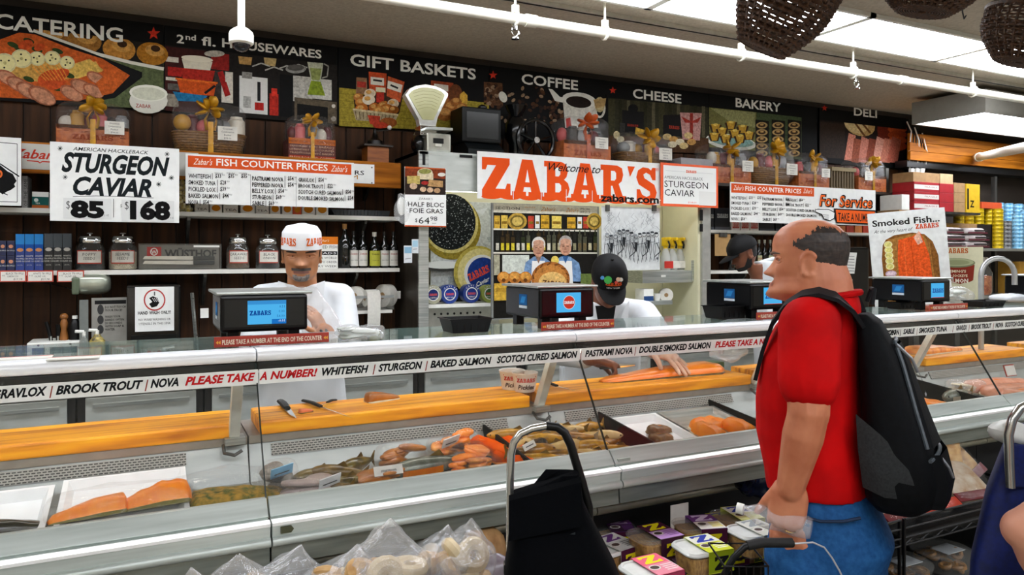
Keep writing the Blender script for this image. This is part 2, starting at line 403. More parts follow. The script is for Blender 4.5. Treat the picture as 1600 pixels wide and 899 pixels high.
MB().box(-3.9, 7.0, 3.336, 3.349, CZ - .024, CZ - .02).build('slot', BLACKP(), t)
c = atD(377, 50, 3.0)
t = thing('security_camera', 'white dome security camera on a ceiling pole', 'camera', c)
MB().cyl((c.x, c.y, c.z), (c.x, c.y, CZ), .0145, n=14).build('pole', PW, t, **SM)
MB().lathe([(.016, .02), (.03, .012), (.044, 0), (.048, -.012), (.048, -.045), (.04, -.052), (0, -.052)], c, 24).build('housing', PW, t, **SM)
MB().ell(c + Vector((0, 0, -.052)), (.036, .036, .028), 20, 10).build('dome', mat('smoked_dome', '#15151a', .05, 0, .1, spec=.8), t, **SM)
WICK = mat('dark_wicker', '#573618', .6, 0, c2='#25140a', sc=90, bump=.6)
def hang_basket(name, c, R, H, label, flat=1.0, rings=9, handle=None, tilt=0.0, lid=False):
    """open weave: horizontal withies wound round upright stakes"""
    t = thing(name, label, 'basket', c); M = Matrix.Rotation(tilt, 3, (math.cos(.6), math.sin(.6), 0))
    prof = lambda k: R * (.52 + .48 * math.sin(min(1, k * 1.35) * math.pi / 2))
    b = MB(); ns = 28
    for i in range(rings * 2):
        k = i / (rings * 2 - 1); r = prof(k)
        b.tube([M @ Vector((r * math.cos(q), r * math.sin(q) * flat, (k - .5) * H)) + c + M @ (Vector((math.cos(q), math.sin(q), 0)) * (.006 * (1 if (j + i) % 2 else -1))) for j, q in enumerate([2 * math.pi * j / (ns * 2) for j in range(ns * 2)])], H / rings / 4.7, 5, closed=True)
    b.build('weave', WICK, t, **SM)
    b = MB()
    for j in range(ns):
        q = 2 * math.pi * j / ns
        b.tube([M @ Vector((prof(k) * math.cos(q), prof(k) * math.sin(q) * flat, (k - .5) * H)) + c for k in (0, .2, .4, .7, 1)], .0055, 4)
    b.build('stakes', WICK, t)
    b = MB()
    for r in np.linspace(.1, .52, 9) * R:
        b.tube([M @ Vector((r * math.cos(q), r * math.sin(q) * flat, -.5 * H)) + c for q in np.linspace(0, 6.28, 25)[:-1]], R * .024, 5, closed=True)
    b.build('bottom', WICK, t, **SM)
    b = MB(); r = prof(1)
    b.tube([M @ Vector((r * math.cos(q), r * math.sin(q) * flat, .5 * H)) + c for q in np.linspace(0, 6.28, 33)[:-1]], .014, 7, closed=True)
    b.build('rim', WICK, t, **SM)
    if handle:
        MB().tube([M @ Vector((r * math.cos(a) * .98, 0, .5 * H + handle * math.sin(a))) + c for a in np.linspace(0, math.pi, 13)], .012, 7).build('handle', WICK, t, **SM)
    MB().cyl(c + Vector((0, 0, .5 * H + (handle or 0))), (c.x, c.y, CZ), .003, n=5).build('hook_wire', mat('dark_iron', '#2b2b2b', .5, .5), t)
    return t
hang_basket('hanging_basket', atD(1217, 22, 2.9), .178, .28, 'round dark wicker basket hanging in front of the ceiling lights, lit through its weave', 1, 8, None, .5)
hang_basket('hanging_basket', atD(1450, -14, 2.75), .175, .15, 'flat wide wicker basket hanging at the top edge between the other two', 1, 7, None, .25)
hang_basket('hanging_basket', atD(1606, 60, 2.95), .17, .19, 'squat wicker basket with arched handle hanging at the right edge', 1, 8, .09, .3)
b = MB(); c = atD(1504, 15, 2.9); b.tube([(c.x, c.y, CZ), (c.x, c.y, c.z - .01), (c.x + .01, c.y, c.z - .035), (c.x + .022, c.y, c.z - .02)], .003, 5)
tag(b.build('ceiling_hook', mat('dark_iron')), 'thin black wire hook hanging from the ceiling between two baskets', 'hook')
# -- the long photo banner: seven boards
BY = 4.46
BLK = mat('banner_black', '#060606', .6, 0, .2, spec=.12)
def bpanel(px0, px1, label, x0=None):
    X0 = atY(px0, 0, BY).x if x0 is None else x0; X1 = atY(px1, 0, BY).x
    t = thing('banner_board', label, 'sign', ((X0 + X1) / 2, BY, 2.34), group='department boards along the top of the wall')
    MB().box(X0 + .002, X1 - .002, BY, BY + .02, 2.345, 2.81).build('board', BLK, t)
    return t
W8, RED = '#e4e4dc', '#c8321e'
def head_strip(p, px0, px1):
    a, b_ = atY(px0, 0, BY).x + .003, atY(px1, 0, BY).x - .003
    p.raw([(a, 2.706), (b_, 2.706), (b_, 2.809), (a, 2.809)], [(0, 1, 2, 3)], '#050505')
t = bpanel(0, 256, 'black banner board lettered CATERING with a salmon and lemon platter photo', -1.7)
p = PR(BY - .0005)
p.poly([(-90, 31), (255, 71), (256, 172), (-90, 149)], '#56613f')
p.poly([(20, 40), (255, 70), (255, 106), (200, 100), (120, 76), (50, 50)], '#1c1813')
for x, y, r, k in ((80, 56, 27, '#8a5a22'), (132, 64, 27, '#9a6a2c'), (186, 77, 26, '#b98034'), (238, 84, 25, '#a8701f')):
    p.ell(x, y, r, r * .72, k, 10); p.ell(x + 4, y - 5, r * .62, r * .36, '#c9954a', 10); p.ell(x + 5, y - 8, r * .3, r * .2, '#3a2410', 10)
p.line([(52, 48), (90, 62), (150, 84), (205, 98), (256, 108)], 5, '#d9d8cc')
p.poly([(-90, 34), (40, 46), (130, 78), (222, 113), (222, 121), (180, 153), (120, 164), (-90, 152)], '#0c0c0c')
p.poly([(-90, 50), (0, 62), (30, 51), (55, 54), (110, 76), (160, 92), (203, 118), (176, 146), (120, 158), (-90, 148)], '#c2591f')
p.poly([(0, 92), (60, 84), (110, 104), (150, 96), (160, 112), (120, 122), (60, 128), (0, 118)], '#c99a4a')
p.poly([(90, 108), (140, 92), (162, 110), (118, 124)], '#d0ab52')
for x, y in ((20, 70), (45, 64), (58, 78), (90, 80), (30, 76), (108, 118), (45, 124), (88, 138)): p.ell(x, y, 9, 4, '#2c3d16', 20)
for x, y, r in ((40, 70, 12), (62, 74, 9), (78, 122, 20), (95, 116, 14), (88, 130, 16)): p.ell(x, y, r, r * .6, '#c04a1c', -20)
for x in range(8): p.line([(50 + x * 6, 104 - x), (72 + x * 5, 126)], 1.4, '#d98a30')
for x, y, r in ((105, 98, 12), (82, 91, 13), (58, 92, 13), (34, 92, 17), (8, 99, 18)):
    p.ell(x, y, r, r * .86, '#cfc795', 15); p.ell(x, y, r * .84, r * .7, '#dfd69a', 15); p.ell(x, y, r * .15, r * .15, '#b8ae74')
    for q in range(3): p.ell(x + r * .4 * math.cos(q * 2 + x), y + r * .4 * math.sin(q * 2 + x), 1.6, 1.4, '#1a1a14')
for x, y, r in ((-40, 122, 24), (12, 122, 20), (28, 132, 20), (45, 142, 22), (66, 150, 24), (112, 146, 20), (128, 136, 20), (146, 142, 18), (150, 122, 16)):
    p.ell(x, y, r, r * .52, '#9c5c40', 28); p.ell(x + 1, y + 1, r * .88, r * .42, '#bf8465', 28)
p.poly([(150, 130), (180, 104), (200, 118), (178, 144), (160, 150)], '#c95f22')
p.ell(232, 158, 30, 20, '#d8d8cc'); p.ell(232, 146, 30, 13, '#e4e5d8', 4); p.ell(232, 147, 26, 10, '#cfd2be', 4)
p.text('ZABAR', 212, 168, 6, '#a03020', 236)
head_strip(p, -120, 256); p.text('CATERING', -8, 44, 24, W8, 192, .02, 0, 3); p.star(240, 53, 10.5, RED)
p.build('print', t, m=printp())
t = bpanel(256, 528, 'black banner board lettered 2nd fl. HOUSEWARES with a photo of stacked cookware')
p = PR(BY - .0005)
p.poly([(258, 70), (527, 102), (527, 195), (258, 173)], '#1b1714')
p.poly([(258, 72), (325, 80), (325, 178), (258, 173)], '#3a1512')
for x, y, w, h, k in ((259, 88, 20, 8, '#cfc9bc'), (262, 104, 22, 14, '#a32019'), (259, 120, 22, 5, '#c9c3b4'), (262, 130, 20, 10, '#5a5650'), (259, 146, 20, 20, '#8d8577'), (330, 82, 28, 26, '#8c1f1a'), (335, 110, 26, 44, '#37302c'), (346, 120, 18, 40, '#cfc9bc')): p.rect(x, y, x + w, y + h, k)
p.ell(335, 84, 16, 5, '#b9b3a6'); p.poly([(284, 92), (332, 97), (328, 111), (288, 107)], '#d8d2be'); p.ell(308, 92, 25, 5, '#e6e0cc', 6)
p.poly([(282, 106), (336, 111), (332, 127), (286, 124)], '#a8261a'); p.poly([(276, 123), (338, 130), (334, 150), (282, 146)], '#c64f15'); p.line([(274, 123), (340, 130)], 3, '#d8671d')
p.poly([(270, 143), (324, 150), (318, 160), (278, 158)], '#1c6f9c'); p.line([(344, 112), (356, 150)], 9, '#9c1c18'); p.line([(320, 146), (336, 134)], 4, '#14110f')
p.rect(352, 112, 364, 128, '#cfc9bc')
for x, y, w, h, k in ((374, 118, 44, 58, '#d5d6d2'), (378, 112, 16, 10, '#8d8b86'), (380, 150, 12, 18, '#a9aaa5'), (402, 128, 5, 30, '#222'), (398, 160, 14, 12, '#b0231c'), (421, 146, 14, 34, '#b32a1d'), (424, 138, 9, 12, '#d03524'), (437, 116, 20, 66, '#090909'), (458, 118, 30, 40, '#b8b6ae'), (486, 122, 32, 32, '#c2c0b8')): p.rect(x, y, x + w, y + h, k)
p.poly([(372, 88), (394, 90), (392, 102), (374, 100)], '#b58f55'); p.poly([(412, 90), (432, 92), (430, 104), (414, 102)], '#b9a06a')
for x, y in ((408, 104), (428, 110), (448, 108), (466, 106)): p.line([(x - 14, y), (x, y - 5), (x + 14, y)], 2, '#b5b3ac')
p.ell(462, 108, 16, 7, '#9b9b96'); p.ell(462, 106, 13, 5, '#55534f')
p.poly([(480, 97), (505, 99), (501, 128), (486, 127)], '#b9bda6'); p.poly([(484, 106), (502, 108), (499, 126), (487, 125)], '#8f9a58'); p.poly([(486, 126), (501, 128), (508, 150), (480, 148)], '#7f9324'); p.line([(506, 100), (513, 104), (511, 120), (503, 122)], 2, '#989890')
p.poly([(460, 152), (526, 160), (526, 194), (460, 188)], '#5a5040'); p.poly([(464, 162), (512, 168), (512, 192), (464, 187)], '#0f0e0d'); p.ell(521, 166, 3, 3, '#cfc9bc'); p.ell(521, 186, 4, 4, '#9a9488')
head_strip(p, 256, 528); p.text('2', 276, 67, 13.5, W8, 287.5, .02, 0, 3); p.text('nd', 290, 62, 9, W8, 306, .02); p.text('fl.', 315, 70.5, 14, W8, 337, .02, 0, 3); p.text('HOUSEWARES', 347, 73.5, 14, W8, 502, .02, 0, 3)
p.build('print', t, m=printp())
t = bpanel(528, 764, 'black banner board lettered GIFT BASKETS with a photo of bagel baskets on yellow wood')
p = PR(BY - .0005)
p.poly([(530, 137), (764, 161), (764, 207), (530, 197)], '#9a8a2c')
for k in range(5): p.line([(530, 146 + k * 11), (760, 166 + k * 9)], .7, '#7d6f20')
p.poly([(552, 150), (632, 140), (624, 176), (612, 192), (556, 187)], '#3a2413')
p.poly([(576, 112), (604, 115), (603, 145), (577, 142)], '#c04a22'); p.rect(579, 120, 600, 132, '#d9d4c6'); p.line([(583, 125), (597, 127)], 3, '#2a2422')
p.poly([(606, 119), (632, 128), (625, 160), (604, 150)], '#c2552a'); p.poly([(606, 126), (629, 133), (626, 145), (605, 138)], '#d9d4c6'); p.line([(610, 133), (622, 138)], 3, '#2a2422')
p.poly([(557, 121), (573, 122), (574, 148), (556, 146)], '#8a6648'); p.rect(558, 127, 572, 136, '#a83428'); p.rect(587, 136, 602, 143, '#d8d2b0'); p.rect(588, 144, 600, 160, '#a82a1c')
for x, y, r, k in ((560, 152, 8, '#a86a30'), (565, 160, 10, '#b9742c'), (578, 146, 9, '#d5c2a4'), (576, 156, 10, '#ddd0b8'), (565, 170, 10, '#b5651f'), (585, 168, 9, '#a85a1c'), (600, 166, 10, '#b06a28'), (614, 162, 9, '#d2bda0'), (604, 172, 12, '#ab6420'), (592, 174, 10, '#b87a34'), (615, 172, 8, '#8f4f18')): p.ell(x, y, r, r * .8, k); p.ell(x - 2, y - 2, r * .5, r * .35, '#cf9a52')
p.poly([(551, 171), (622, 180), (616, 192), (556, 188)], '#a89878'); p.line([(551, 171), (622, 180)], 3, '#c9b88e')
for k in range(11): p.line([(555 + k * 6, 174 + k * .7), (557 + k * 5.6, 187)], 1.2, '#6a5636')
p.poly([(574, 180), (594, 182), (592, 196), (578, 194)], '#b23a24'); p.ell(606, 192, 14, 8, '#9a5524'); p.ell(594, 196, 12, 5, '#b83a22')
p.poly([(673, 126), (708, 130), (706, 165), (673, 160)], '#8f3b1c'); p.rect(678, 131, 700, 141, '#d4cebf'); p.ell(711, 148, 11, 16, '#6a3a1c'); p.poly([(718, 148), (724, 143), (730, 149), (730, 163), (718, 162)], '#d0a23a')
for x, y, r in ((690, 160, 12), (704, 168, 13), (695, 178, 14), (712, 160, 9), (720, 170, 11)): p.ell(x, y, r, r * .8, '#9c5f26'); p.ell(x, y - 3, r * .6, r * .4, '#bb8444')
head_strip(p, 528, 764); p.text('GIFT BASKETS', 547, 102, 18.5, W8, 743, .02, 0, 3)
p.build('print', t, m=printp())
t = bpanel(764, 947, 'black banner board lettered COFFEE with a photo of a white cup and coffee beans')
p = PR(BY - .0005); random.seed(3)
p.poly([(756, 128), (785, 130), (786, 166), (756, 163)], '#5a3a22')
for i in range(110):
    x, y = random.uniform(756, 862), random.uniform(136, 192)
    if i < 22: x, y = random.uniform(757, 784), random.uniform(131, 163)
    if i > 85: x, y = random.uniform(858, 884), random.uniform(150, 195)
    p.ell(x, y, 3.6, 2.5, random.choice(['#3a2213', '#4f301a', '#24150c', '#8c7258']), random.uniform(0, 180), 8)
p.ell(785, 152, 6, 9, '#d5d2c6', -25); p.poly([(856, 139), (862, 140), (874, 152), (886, 154), (884, 162), (866, 158)], '#d9d8d0')
p.poly([(878, 152), (930, 158), (934, 200), (882, 200)], '#c9c6bb'); p.ell(904, 157, 27, 12, '#d9d8d0', 8); p.ell(903, 160, 20, 9, '#1b0f08', 8)
p.ring(936, 170, 9, 3.5, '#c9c6bb', 20, 15); p.ell(936, 164, 8, 12, '#b9a87c'); p.poly([(908, 146), (915, 147), (913, 150), (906, 149)], '#cfcdc2'); p.poly([(883, 186), (890, 184), (892, 200), (884, 200)], '#b0241a')
p.poly([(926, 156), (946, 154), (944, 166), (930, 170)], '#a88a58')
head_strip(p, 764, 947); p.star(769.5, 118, 7, RED); p.text('COFFEE', 814, 131, 16, W8, 902, .02, 0, 3)
p.build('print', t, m=printp())
t = bpanel(947, 1107, 'black banner board lettered CHEESE with a photo of gift boxes before dark planks')
p = PR(BY - .0005)
p.poly([(950, 153), (1107, 168), (1107, 232), (950, 226)], '#2c2a1a')
for k in range(12): p.line([(956 + k * 13, 155 + k), (956 + k * 13, 215)], 5 if k % 3 else 9, ['#37351f', '#24220f', '#55503a'][k % 3])
p.poly([(950, 212), (1107, 216), (1107, 240), (950, 234)], '#4a2f18')
p.poly([(972, 172), (1006, 175), (1006, 210), (972, 208)], '#0b0a0a'); p.ell(989, 170, 8, 7, '#0b0a0a'); p.slab(980, 197, 3.5, '#8f2a1c', '#0b0a0a', 997)
p.poly([(1036, 180), (1065, 179), (1065, 214), (1036, 212)], '#100c0c'); p.slab(1045, 201, 5, '#a33420', '#100c0c', 1061)
p.poly([(1062, 176), (1096, 177), (1093, 220), (1066, 218)], '#b98a84'); p.line([(1080, 177), (1080, 219)], 5, '#8a2a20'); p.poly([(1064, 182), (1080, 190), (1095, 183), (1090, 192), (1070, 192)], '#9c3024')
p.poly([(993, 199), (1008, 204), (1002, 212), (992, 210)], '#c9a03a'); p.ell(963, 211, 5, 6, '#c9b88c'); p.ell(969, 218, 6, 5, '#c9bfa0'); p.rect(968, 192, 976, 212, '#2e2c28')
for x, y in ((1042, 214), (1052, 218), (1062, 222), (1075, 212), (1080, 222), (1068, 228), (1050, 226)): p.ell(x, y, 7, 5, random.choice(['#d4c8a8', '#b98a4a', '#c9b07a']))
head_strip(p, 947, 1107); p.star(957, 141.5, 6, RED); p.text('CHEESE', 988.5, 153, 15, W8, 1064, .02, 0, 3); p.star(1117, 158, 5.5, RED)
p.build('print', t, m=printp())
t = bpanel(1107, 1277, 'black banner board lettered BAKERY with a photo of pastries on a plate')
p = PR(BY - .0005)
p.poly([(1108, 168), (1182, 175), (1182, 236), (1108, 230)], '#6b6a3c'); p.poly([(1110, 169), (1180, 176), (1180, 200), (1140, 190)], '#8a8a5c'); p.ell(1142, 222, 40, 12, '#d4d4c8', 8); p.ell(1142, 220, 36, 9, '#7aa09a', 8)
for i, (x, y) in enumerate([(1118, 200), (1142, 196), (1160, 202), (1128, 206), (1148, 209), (1116, 214), (1134, 217), (1156, 217), (1170, 212)]):
    p.poly([(x - 10, y - 4), (x + 10, y - 5), (x + 6, y + 7), (x - 6, y + 7)], '#3a2410'); p.poly([(x - 7, y - 6), (x + 7, y - 6), (x + 4, y + 6), (x - 4, y + 6)], '#b58c2c'); p.ell(x, y - 5, 4, 2, '#d8bb5a')
p.poly([(1182, 175), (1252, 182), (1252, 250), (1182, 240)], '#3e4a2e')
for cx in (1190, 1215, 1240):
    p.rect(cx - 10, 187, cx + 11, 244, '#120d08')
    for k in range(5): p.ell(cx, 196 + k * 11, 9, 5, '#a88a58'); p.ell(cx, 196 + k * 11, 6, 3, '#3a2614'); p.ell(cx, 195 + k * 11, 3, 1.5, '#b08a52')
head_strip(p, 1107, 1277); p.text('BAKERY', 1148.5, 167, 14.5, W8, 1219, .02, 0, 3)
p.build('print', t, m=printp())
t = bpanel(1280, 1416, 'black banner board lettered DELI with a photo of bread and sliced meats')
p = PR(BY - .0005)
p.poly([(1281, 178), (1414, 188), (1414, 256), (1281, 246)], '#1c1310'); p.poly([(1281, 190), (1320, 194), (1320, 248), (1281, 246)], '#2c2018')
p.ell(1343, 195, 25, 17, '#b59660', 20); p.ell(1338, 194, 19, 14, '#d2bb88', 20); p.line([(1330, 184), (1352, 214)], 3, '#6a4420'); p.line([(1340, 184), (1360, 208)], 3, '#6a4420')
p.poly([(1370, 186), (1390, 188), (1390, 222), (1372, 220)], '#6a2416')
for k in range(5): p.ell(1402, 193 + k * 9, 15, 7, ['#a2421f', '#b85026'][k % 2])
p.poly([(1326, 208), (1337, 212), (1332, 252), (1319, 250)], '#c97f6a')
for k in range(6): p.poly([(1334 + k * 12, 216 - k % 2 * 3), (1348 + k * 12, 219), (1342 + k * 12, 255), (1330 + k * 11, 253)], ['#8f4a32', '#b87462', '#7c3a26', '#c48a78', '#b5705c', '#a85a48'][k])
head_strip(p, 1280, 1416); p.star(1288, 169, 5, RED); p.text('DELI', 1334, 180, 12.5, W8, 1370, .02, 0, 3)
p.build('print', t, m=printp())
# == wall shelves on the left
def bx(px, Y): return atY(px, 0, Y).x
SHW = mat('white_shelf', '#d9d8d0', .45, 0, .06, 8)
Z_TOP, Z_UP, Z_LO, SY = 2.09, 1.78, 1.478, 4.2
XE = 1.345
BEAM = mat('golden_beam', '#b8701c', .5, 0, c2='#7a420c', sc=4, stretch=(.6, 6, 8), spec=.1)
def wall_shelf(z, label, x0, x1, m, th=.022, front=SY, br=(.0,)):
    t = thing('wall_shelf', label, 'shelf', ((x0 + x1) / 2, front, z), group='shelves fixed to the back wall')
    MB().box(x0, x1, front, 4.482, z - th, z).build('shelf_board', m, t)
    for x in br: MB().prism([(4.482, z - th), (4.482, z - th - .18), (4.46, z - th - .18), (front + .06, z - th - .02), (front + .06, z - th)], x, x + .015, 'x').build('bracket', DSTEEL(), t)
    return t
t = wall_shelf(Z_TOP, 'dark top shelf carrying gift baskets above the price boards', -1.8, XE, mat('dark_shelf', '#2c2016', .6), br=(-.4, .5, 1.2))
MB().box(-1.8, XE, SY - .03, SY, 1.945, Z_TOP + .004).build('fascia_beam', BEAM, t, bevel=.006)
wall_shelf(Z_UP, 'white shelf behind the price boards holding small boxes', -1.8, XE, SHW, br=(-.75, .2, 1.15))
wall_shelf(Z_LO, 'white shelf with truffle boxes, seed jars and wine bottles', -1.8, XE, SHW, br=(-.75, .28, 1.1))
# -- gift baskets
GOLD = mat('gold_ribbon', '#b8860f', .3, .3, .3); ORB = mat('orange_ribbon', '#b04a10', .35, .1, .2)
BURL = mat('printed_crate', '#c06a32', .6, 0, c2='#94481a', sc=40)
WICL = mat('light_wicker', '#94692c', .6, 0, c2='#44290c', sc=70, stretch=(1, 1, 4), bump=.7)
TAGC = mat('white_tag', '#dcdad0', .6)
def gift(px0, px1, yt, zb, Y, style, label, bow='gold', tg=.8, seed=1, txt=None):
    R = random.Random(seed); X0, X1 = atY(px0, 0, Y).x, atY(px1, 0, Y).x; w = X1 - X0; xc = (X0 + X1) / 2
    zt = atY((px0 + px1) / 2, yt, Y).z; h = zt - zb; d = min(.2, w * .62); yc = Y + d / 2 + .01; bh = h * (.46 if style != 'wicker' else .42)
    t = thing('gift_basket', label, 'gift basket', (xc, yc, zb), group='cellophane wrapped gift baskets')
    if style == 'wicker':
        b = MB(); k = 9
        for i in range(k):
            s = .82 + .18 * i / k
            b.tube([(xc + w / 2 * s * math.copysign(abs(math.cos(q)) ** .6, math.cos(q)), yc + d / 2 * s * math.copysign(abs(math.sin(q)) ** .6, math.sin(q)), zb + bh * (i + .5) / k) for q in np.linspace(0, 2 * math.pi, 33)[:-1]], bh / k * .56, 5, closed=True)
        b.build('basket_weave', WICL, t, **SM)
        MB().prism([(xc + w * .46 * math.cos(q), yc + d * .46 * math.sin(q)) for q in np.linspace(0, 2 * math.pi, 17)[:-1]], zb + .004, zb + bh * .9, 'z').build('straw', mat('straw_fill', '#5e4a22', .9, 0, .4, 90, bump=.8), t)
    else:
        MB().box(X0 + .01, X1 - .01, yc - d / 2, yc + d / 2, zb, zb + bh).build('crate', BURL if style == 'crate' else mat('printed_red_crate', '#5a1f14', .6, 0, .3, 30), t, bevel=.006)
        p = PR(None, y0=0.0); u0, u1 = X0 + .012, X1 - .012
        if style == 'lettered':
            p.poly([(u0, zb + bh * .72), (u1, zb + bh * .72), (u1, zb + bh), (u0, zb + bh)], '#b8601c'); p.poly([(u0, zb), (u1, zb), (u1, zb + bh * .18), (u0, zb + bh * .18)], '#a3341f')
            for i, s in enumerate(('SMOKED FISH BREADS', 'LEGENDARY DELI COUNTER', 'TRADITIONAL NYC BAKERY')): p.text(s, u0 + .006, zb + bh * (.58 - i * .16), bh * .09, '#c9a184', u1 - .006, .0, 0, 1)
            p.text('FRESH ROASTED COFFEES', u0 + .006, zb + bh * .05, bh * .09, '#e0c09a', u1 - .006, 0, 0, 1); p.text('NEW YORK', u0 + .004, zb + bh * .8, bh * .1, '#3a1a0a', u0 + w * .38, 0, 0, 1); p.text('TEMPTATION', u0 + w * .55, zb + bh * .8, bh * .12, '#3a1a0a', u1 - .004, 0, 0, 1)
        else:
            for i in range(26):
                a = R.uniform(u0, u1 - .03); z = zb + bh * R.uniform(.05, .9); p.poly([(a, z), (a + R.uniform(.01, .03), z), (a + .02, z + .003), (a, z + .004)], R.choice(['#c07a3c', '#5a240c', '#c98a50']))
            p.poly([(u0, zb + bh * .84), (u1, zb + bh * .84), (u1, zb + bh), (u0, zb + bh)], '#4a2a14')
            p.slab(u0 + w * .2, zb + bh * .34, bh * .24, '#8a3a14', '#b06030', u1 - w * .2)
        o = p.build('crate_print', t, w=False); me = o.data
        off = wloc(t)
        for v in me.vertices: v.co = Vector((v.co.x - off.x, v.co.y + (yc - d / 2 - .0005) - off.y, v.co.z - off.z))
    for i in range(6):
        a = xc + w * (-.36 + .145 * i); r = w * R.uniform(.09, .12); z = zb + bh + h * R.uniform(.08, .16); b = MB()
        k = mat('gift_item_%d' % (i + seed * 6 % 5), ['#9c1f24', '#c9c4b8', '#2b2622', '#7a4a22', '#b98a2c', '#8c8f90', '#d8d2c2', '#5a1418', '#3b3f44', '#a86a44', '#c25a5a'][(i * 3 + seed) % 11], .4)
        if i % 2: b.lathe([(r, -h * .14), (r, h * .12), (r * .7, h * .16), (r * .7, h * .2)], (a, yc + R.uniform(-.3, .1) * d, z), 12)
        else: b.ell((a, yc + R.uniform(-.32, 0) * d, z), (r, r, h * .16), 12, 8)
        b.build('wrapped_item', k, t, **SM)
    MB().ell((xc, yc, zb + h * .5), (w * .49, d * .6, h * .5), 30, 20, crump=.05, fr=16, pw=.45, seed=seed).build('cellophane', CELLO(), t, **SM)
    b = MB(); z = zt - h * .16; y = yc - d * .42; s = w * .15
    for i in range(6):
        q = i / 6 * 2 * math.pi + seed + R.uniform(-.4, .4); L = Vector((math.cos(q) * 1.1, -.5 + R.uniform(-.4, .3), math.sin(q) * .6 + .1)).normalized()
        M = L.to_track_quat('X', 'Z').to_matrix() @ Matrix.Rotation(R.uniform(0, 3), 3, 'X'); b.ell(Vector((xc, y, z)) + L * s * .75, (s * .75, s * .22, s * .5), 10, 6, M, crump=.35, fr=30, seed=i)
    for sg in (-1, 1): b.tube([(xc, y - .01, z), (xc + sg * s * .5, y - .025, z - s), (xc + sg * s * .35, y - .02, z - s * 2)], [s * .1, s * .22, s * .3], 6, flat=.2)
    b.build('bow', GOLD if bow == 'gold' else ORB, t, **SM)
    MB().box(xc - w * .035, xc + w * .035, yc - d / 2 - .012, yc - d / 2 - .008, zb + .004, zb + h * .6).build('ribbon', GOLD if bow == 'gold' else ORB, t)
    if tg is not None:
        x = X0 + w * tg; tw = w * .13; z = zb + bh * .95
        MB().box(x - tw, x + tw, yc - d / 2 - .02, yc - d / 2 - .017, z - tw * .75, z + tw * .75).build('tag', TAGC, t)
        p = PR(None)
        for i, s in enumerate(('Gourmet', 'Celebration', 'Basket', '$98.00')): p.text(s, x, z + tw * (.4 - .34 * i), tw * .2, '#222', None, 0, 0, 1, al='c')
        o = p.build('tag_print', t, w=False); off = wloc(t)
        for v in o.data.vertices: v.co = Vector((v.co.x - off.x, v.co.y + yc - d / 2 - .0205 - off.y, v.co.z - off.z))
    return t
gift(83, 205, 157, Z_TOP, 4.21, 'crate', 'orange crate gift basket with gold bow under the CATERING board', 'gold', .78, 1)
gift(268, 388, 157, Z_TOP, 4.21, 'wicker', 'wide woven gift basket with gold bow under the cookware photo', 'gold', .72, 2)
gift(448, 528, 178, Z_TOP, 4.21, 'lettered', 'dark red lettered gift crate with gold bow above the fish price board', 'gold', None, 3)
# -- signs on the left
t = board('ink_sign', 'white sign with thin black border and black ink blot at the left edge', 'sign', -110, 33, 214, 321, 4.10, at=0)
p = PR(4.10); p.line([(-100, 214), (27, 225), (27, 316), (-100, 312)], 1, '#222')
p.poly([(-70, 240), (0, 258), (12, 268), (20, 272), (26, 283), (22, 288), (24, 292), (17, 297), (10, 300), (4, 304), (0, 301), (-70, 290)], '#0a0a0a'); p.line([(0, 256), (30, 276)], 2, '#0a0a0a'); p.line([(0, 299), (12, 305)], 1.5, '#0a0a0a'); p.ring(-3, 272, 7, 3, '#d9662a')
p.build('print', t)
t = board('shelf_plate', 'long pale plate with red script on the top shelf edge', 'sign', 34, 310, 224, 264, 4.165, mat('aged_white_plate', '#b9b8b0', .5, 0, .1, 10), .004, at=40)
p = PR(4.165); p.text('Zabar\'s', 16, 246, 15, '#b5321f', 98, .02, .35); p.line([(42, 251), (60, 252.5), (62, 255), (66, 252.5), (90, 254)], 1.8, '#b5321f'); p.build('print', t)
t = board('beam_plate', 'white plate ending in ERS and M nailed to the golden beam', 'sign', 470, 585, 257, 287, 4.165, WHITE(), .004, at=575)
p = PR(4.165); p.text('TRADERS', 505, 270.5, 7, '#1c1c1c', 569, .01); p.text('JAM', 533, 279, 7, '#b9862c', 559, .0)
for x, y in ((581, 262), (581, 286)): p.ell(x, y, 1.2, 1.2, '#555')
p.build('print', t)
t = board('caviar_sign', 'large hand lettered white sign reading American Hackleback Sturgeon Caviar 85 and 168', 'sign', 78, 280, 221, 345, 4.02, at=78)
p = PR(4.02); K = '#11181a'
p.text('AMERICAN HACKLEBACK', 114, 235, 6, K, 232, .008, .25)
p.text('STURGEON', 96, 267, 30, K, 265, .04, .28, 3); p.text('CAVIAR', 114, 303, 28, K, 237, .04, .28, 3)
p.line([(114, 307.5), (150, 306.2), (200, 307.5), (240, 309.5)], .9, K)
for x, y in ((94, 232), (261, 241), (102, 277), (268, 278), (248, 288)):
    for q in range(4): p.line([(x - 4 * math.cos(q * .785), y - 4 * math.sin(q * .785)), (x + 4 * math.cos(q * .785), y + 4 * math.sin(q * .785))], .8, K)
p.rect(99, 309, 174, 342, '#d4d6d4'); p.rect(190, 312, 272, 346, '#d4d6d4')
p.text('$', 103.5, 326, 13, '#444', 109.5, -.01); p.text('85', 110, 338.5, 25, '#050505', 163, .06, 0, 3); p.text('2 OZ', 163, 338, 3, K, 170, 0, 0, 1)
p.line([(177.5, 311), (177.5, 340)], .8, K); p.text('S', 188, 324, 5, K, None, 0, 0, 1); p.text('$', 195, 327, 13, '#444', 201, -.01); p.text('168', 203, 341, 27, '#050505', 266, .06, 0, 3); p.text('4 OZ', 266, 342, 3, K, 271, 0, 0, 1)
p.build('print', t); CAV = t
def arms(t, xs, z, y0, y1):
    for x in xs: MB().cyl((x, y0, z), (x, y1, z), .005, n=6).build('fixing_arm', DSTEEL(), t)
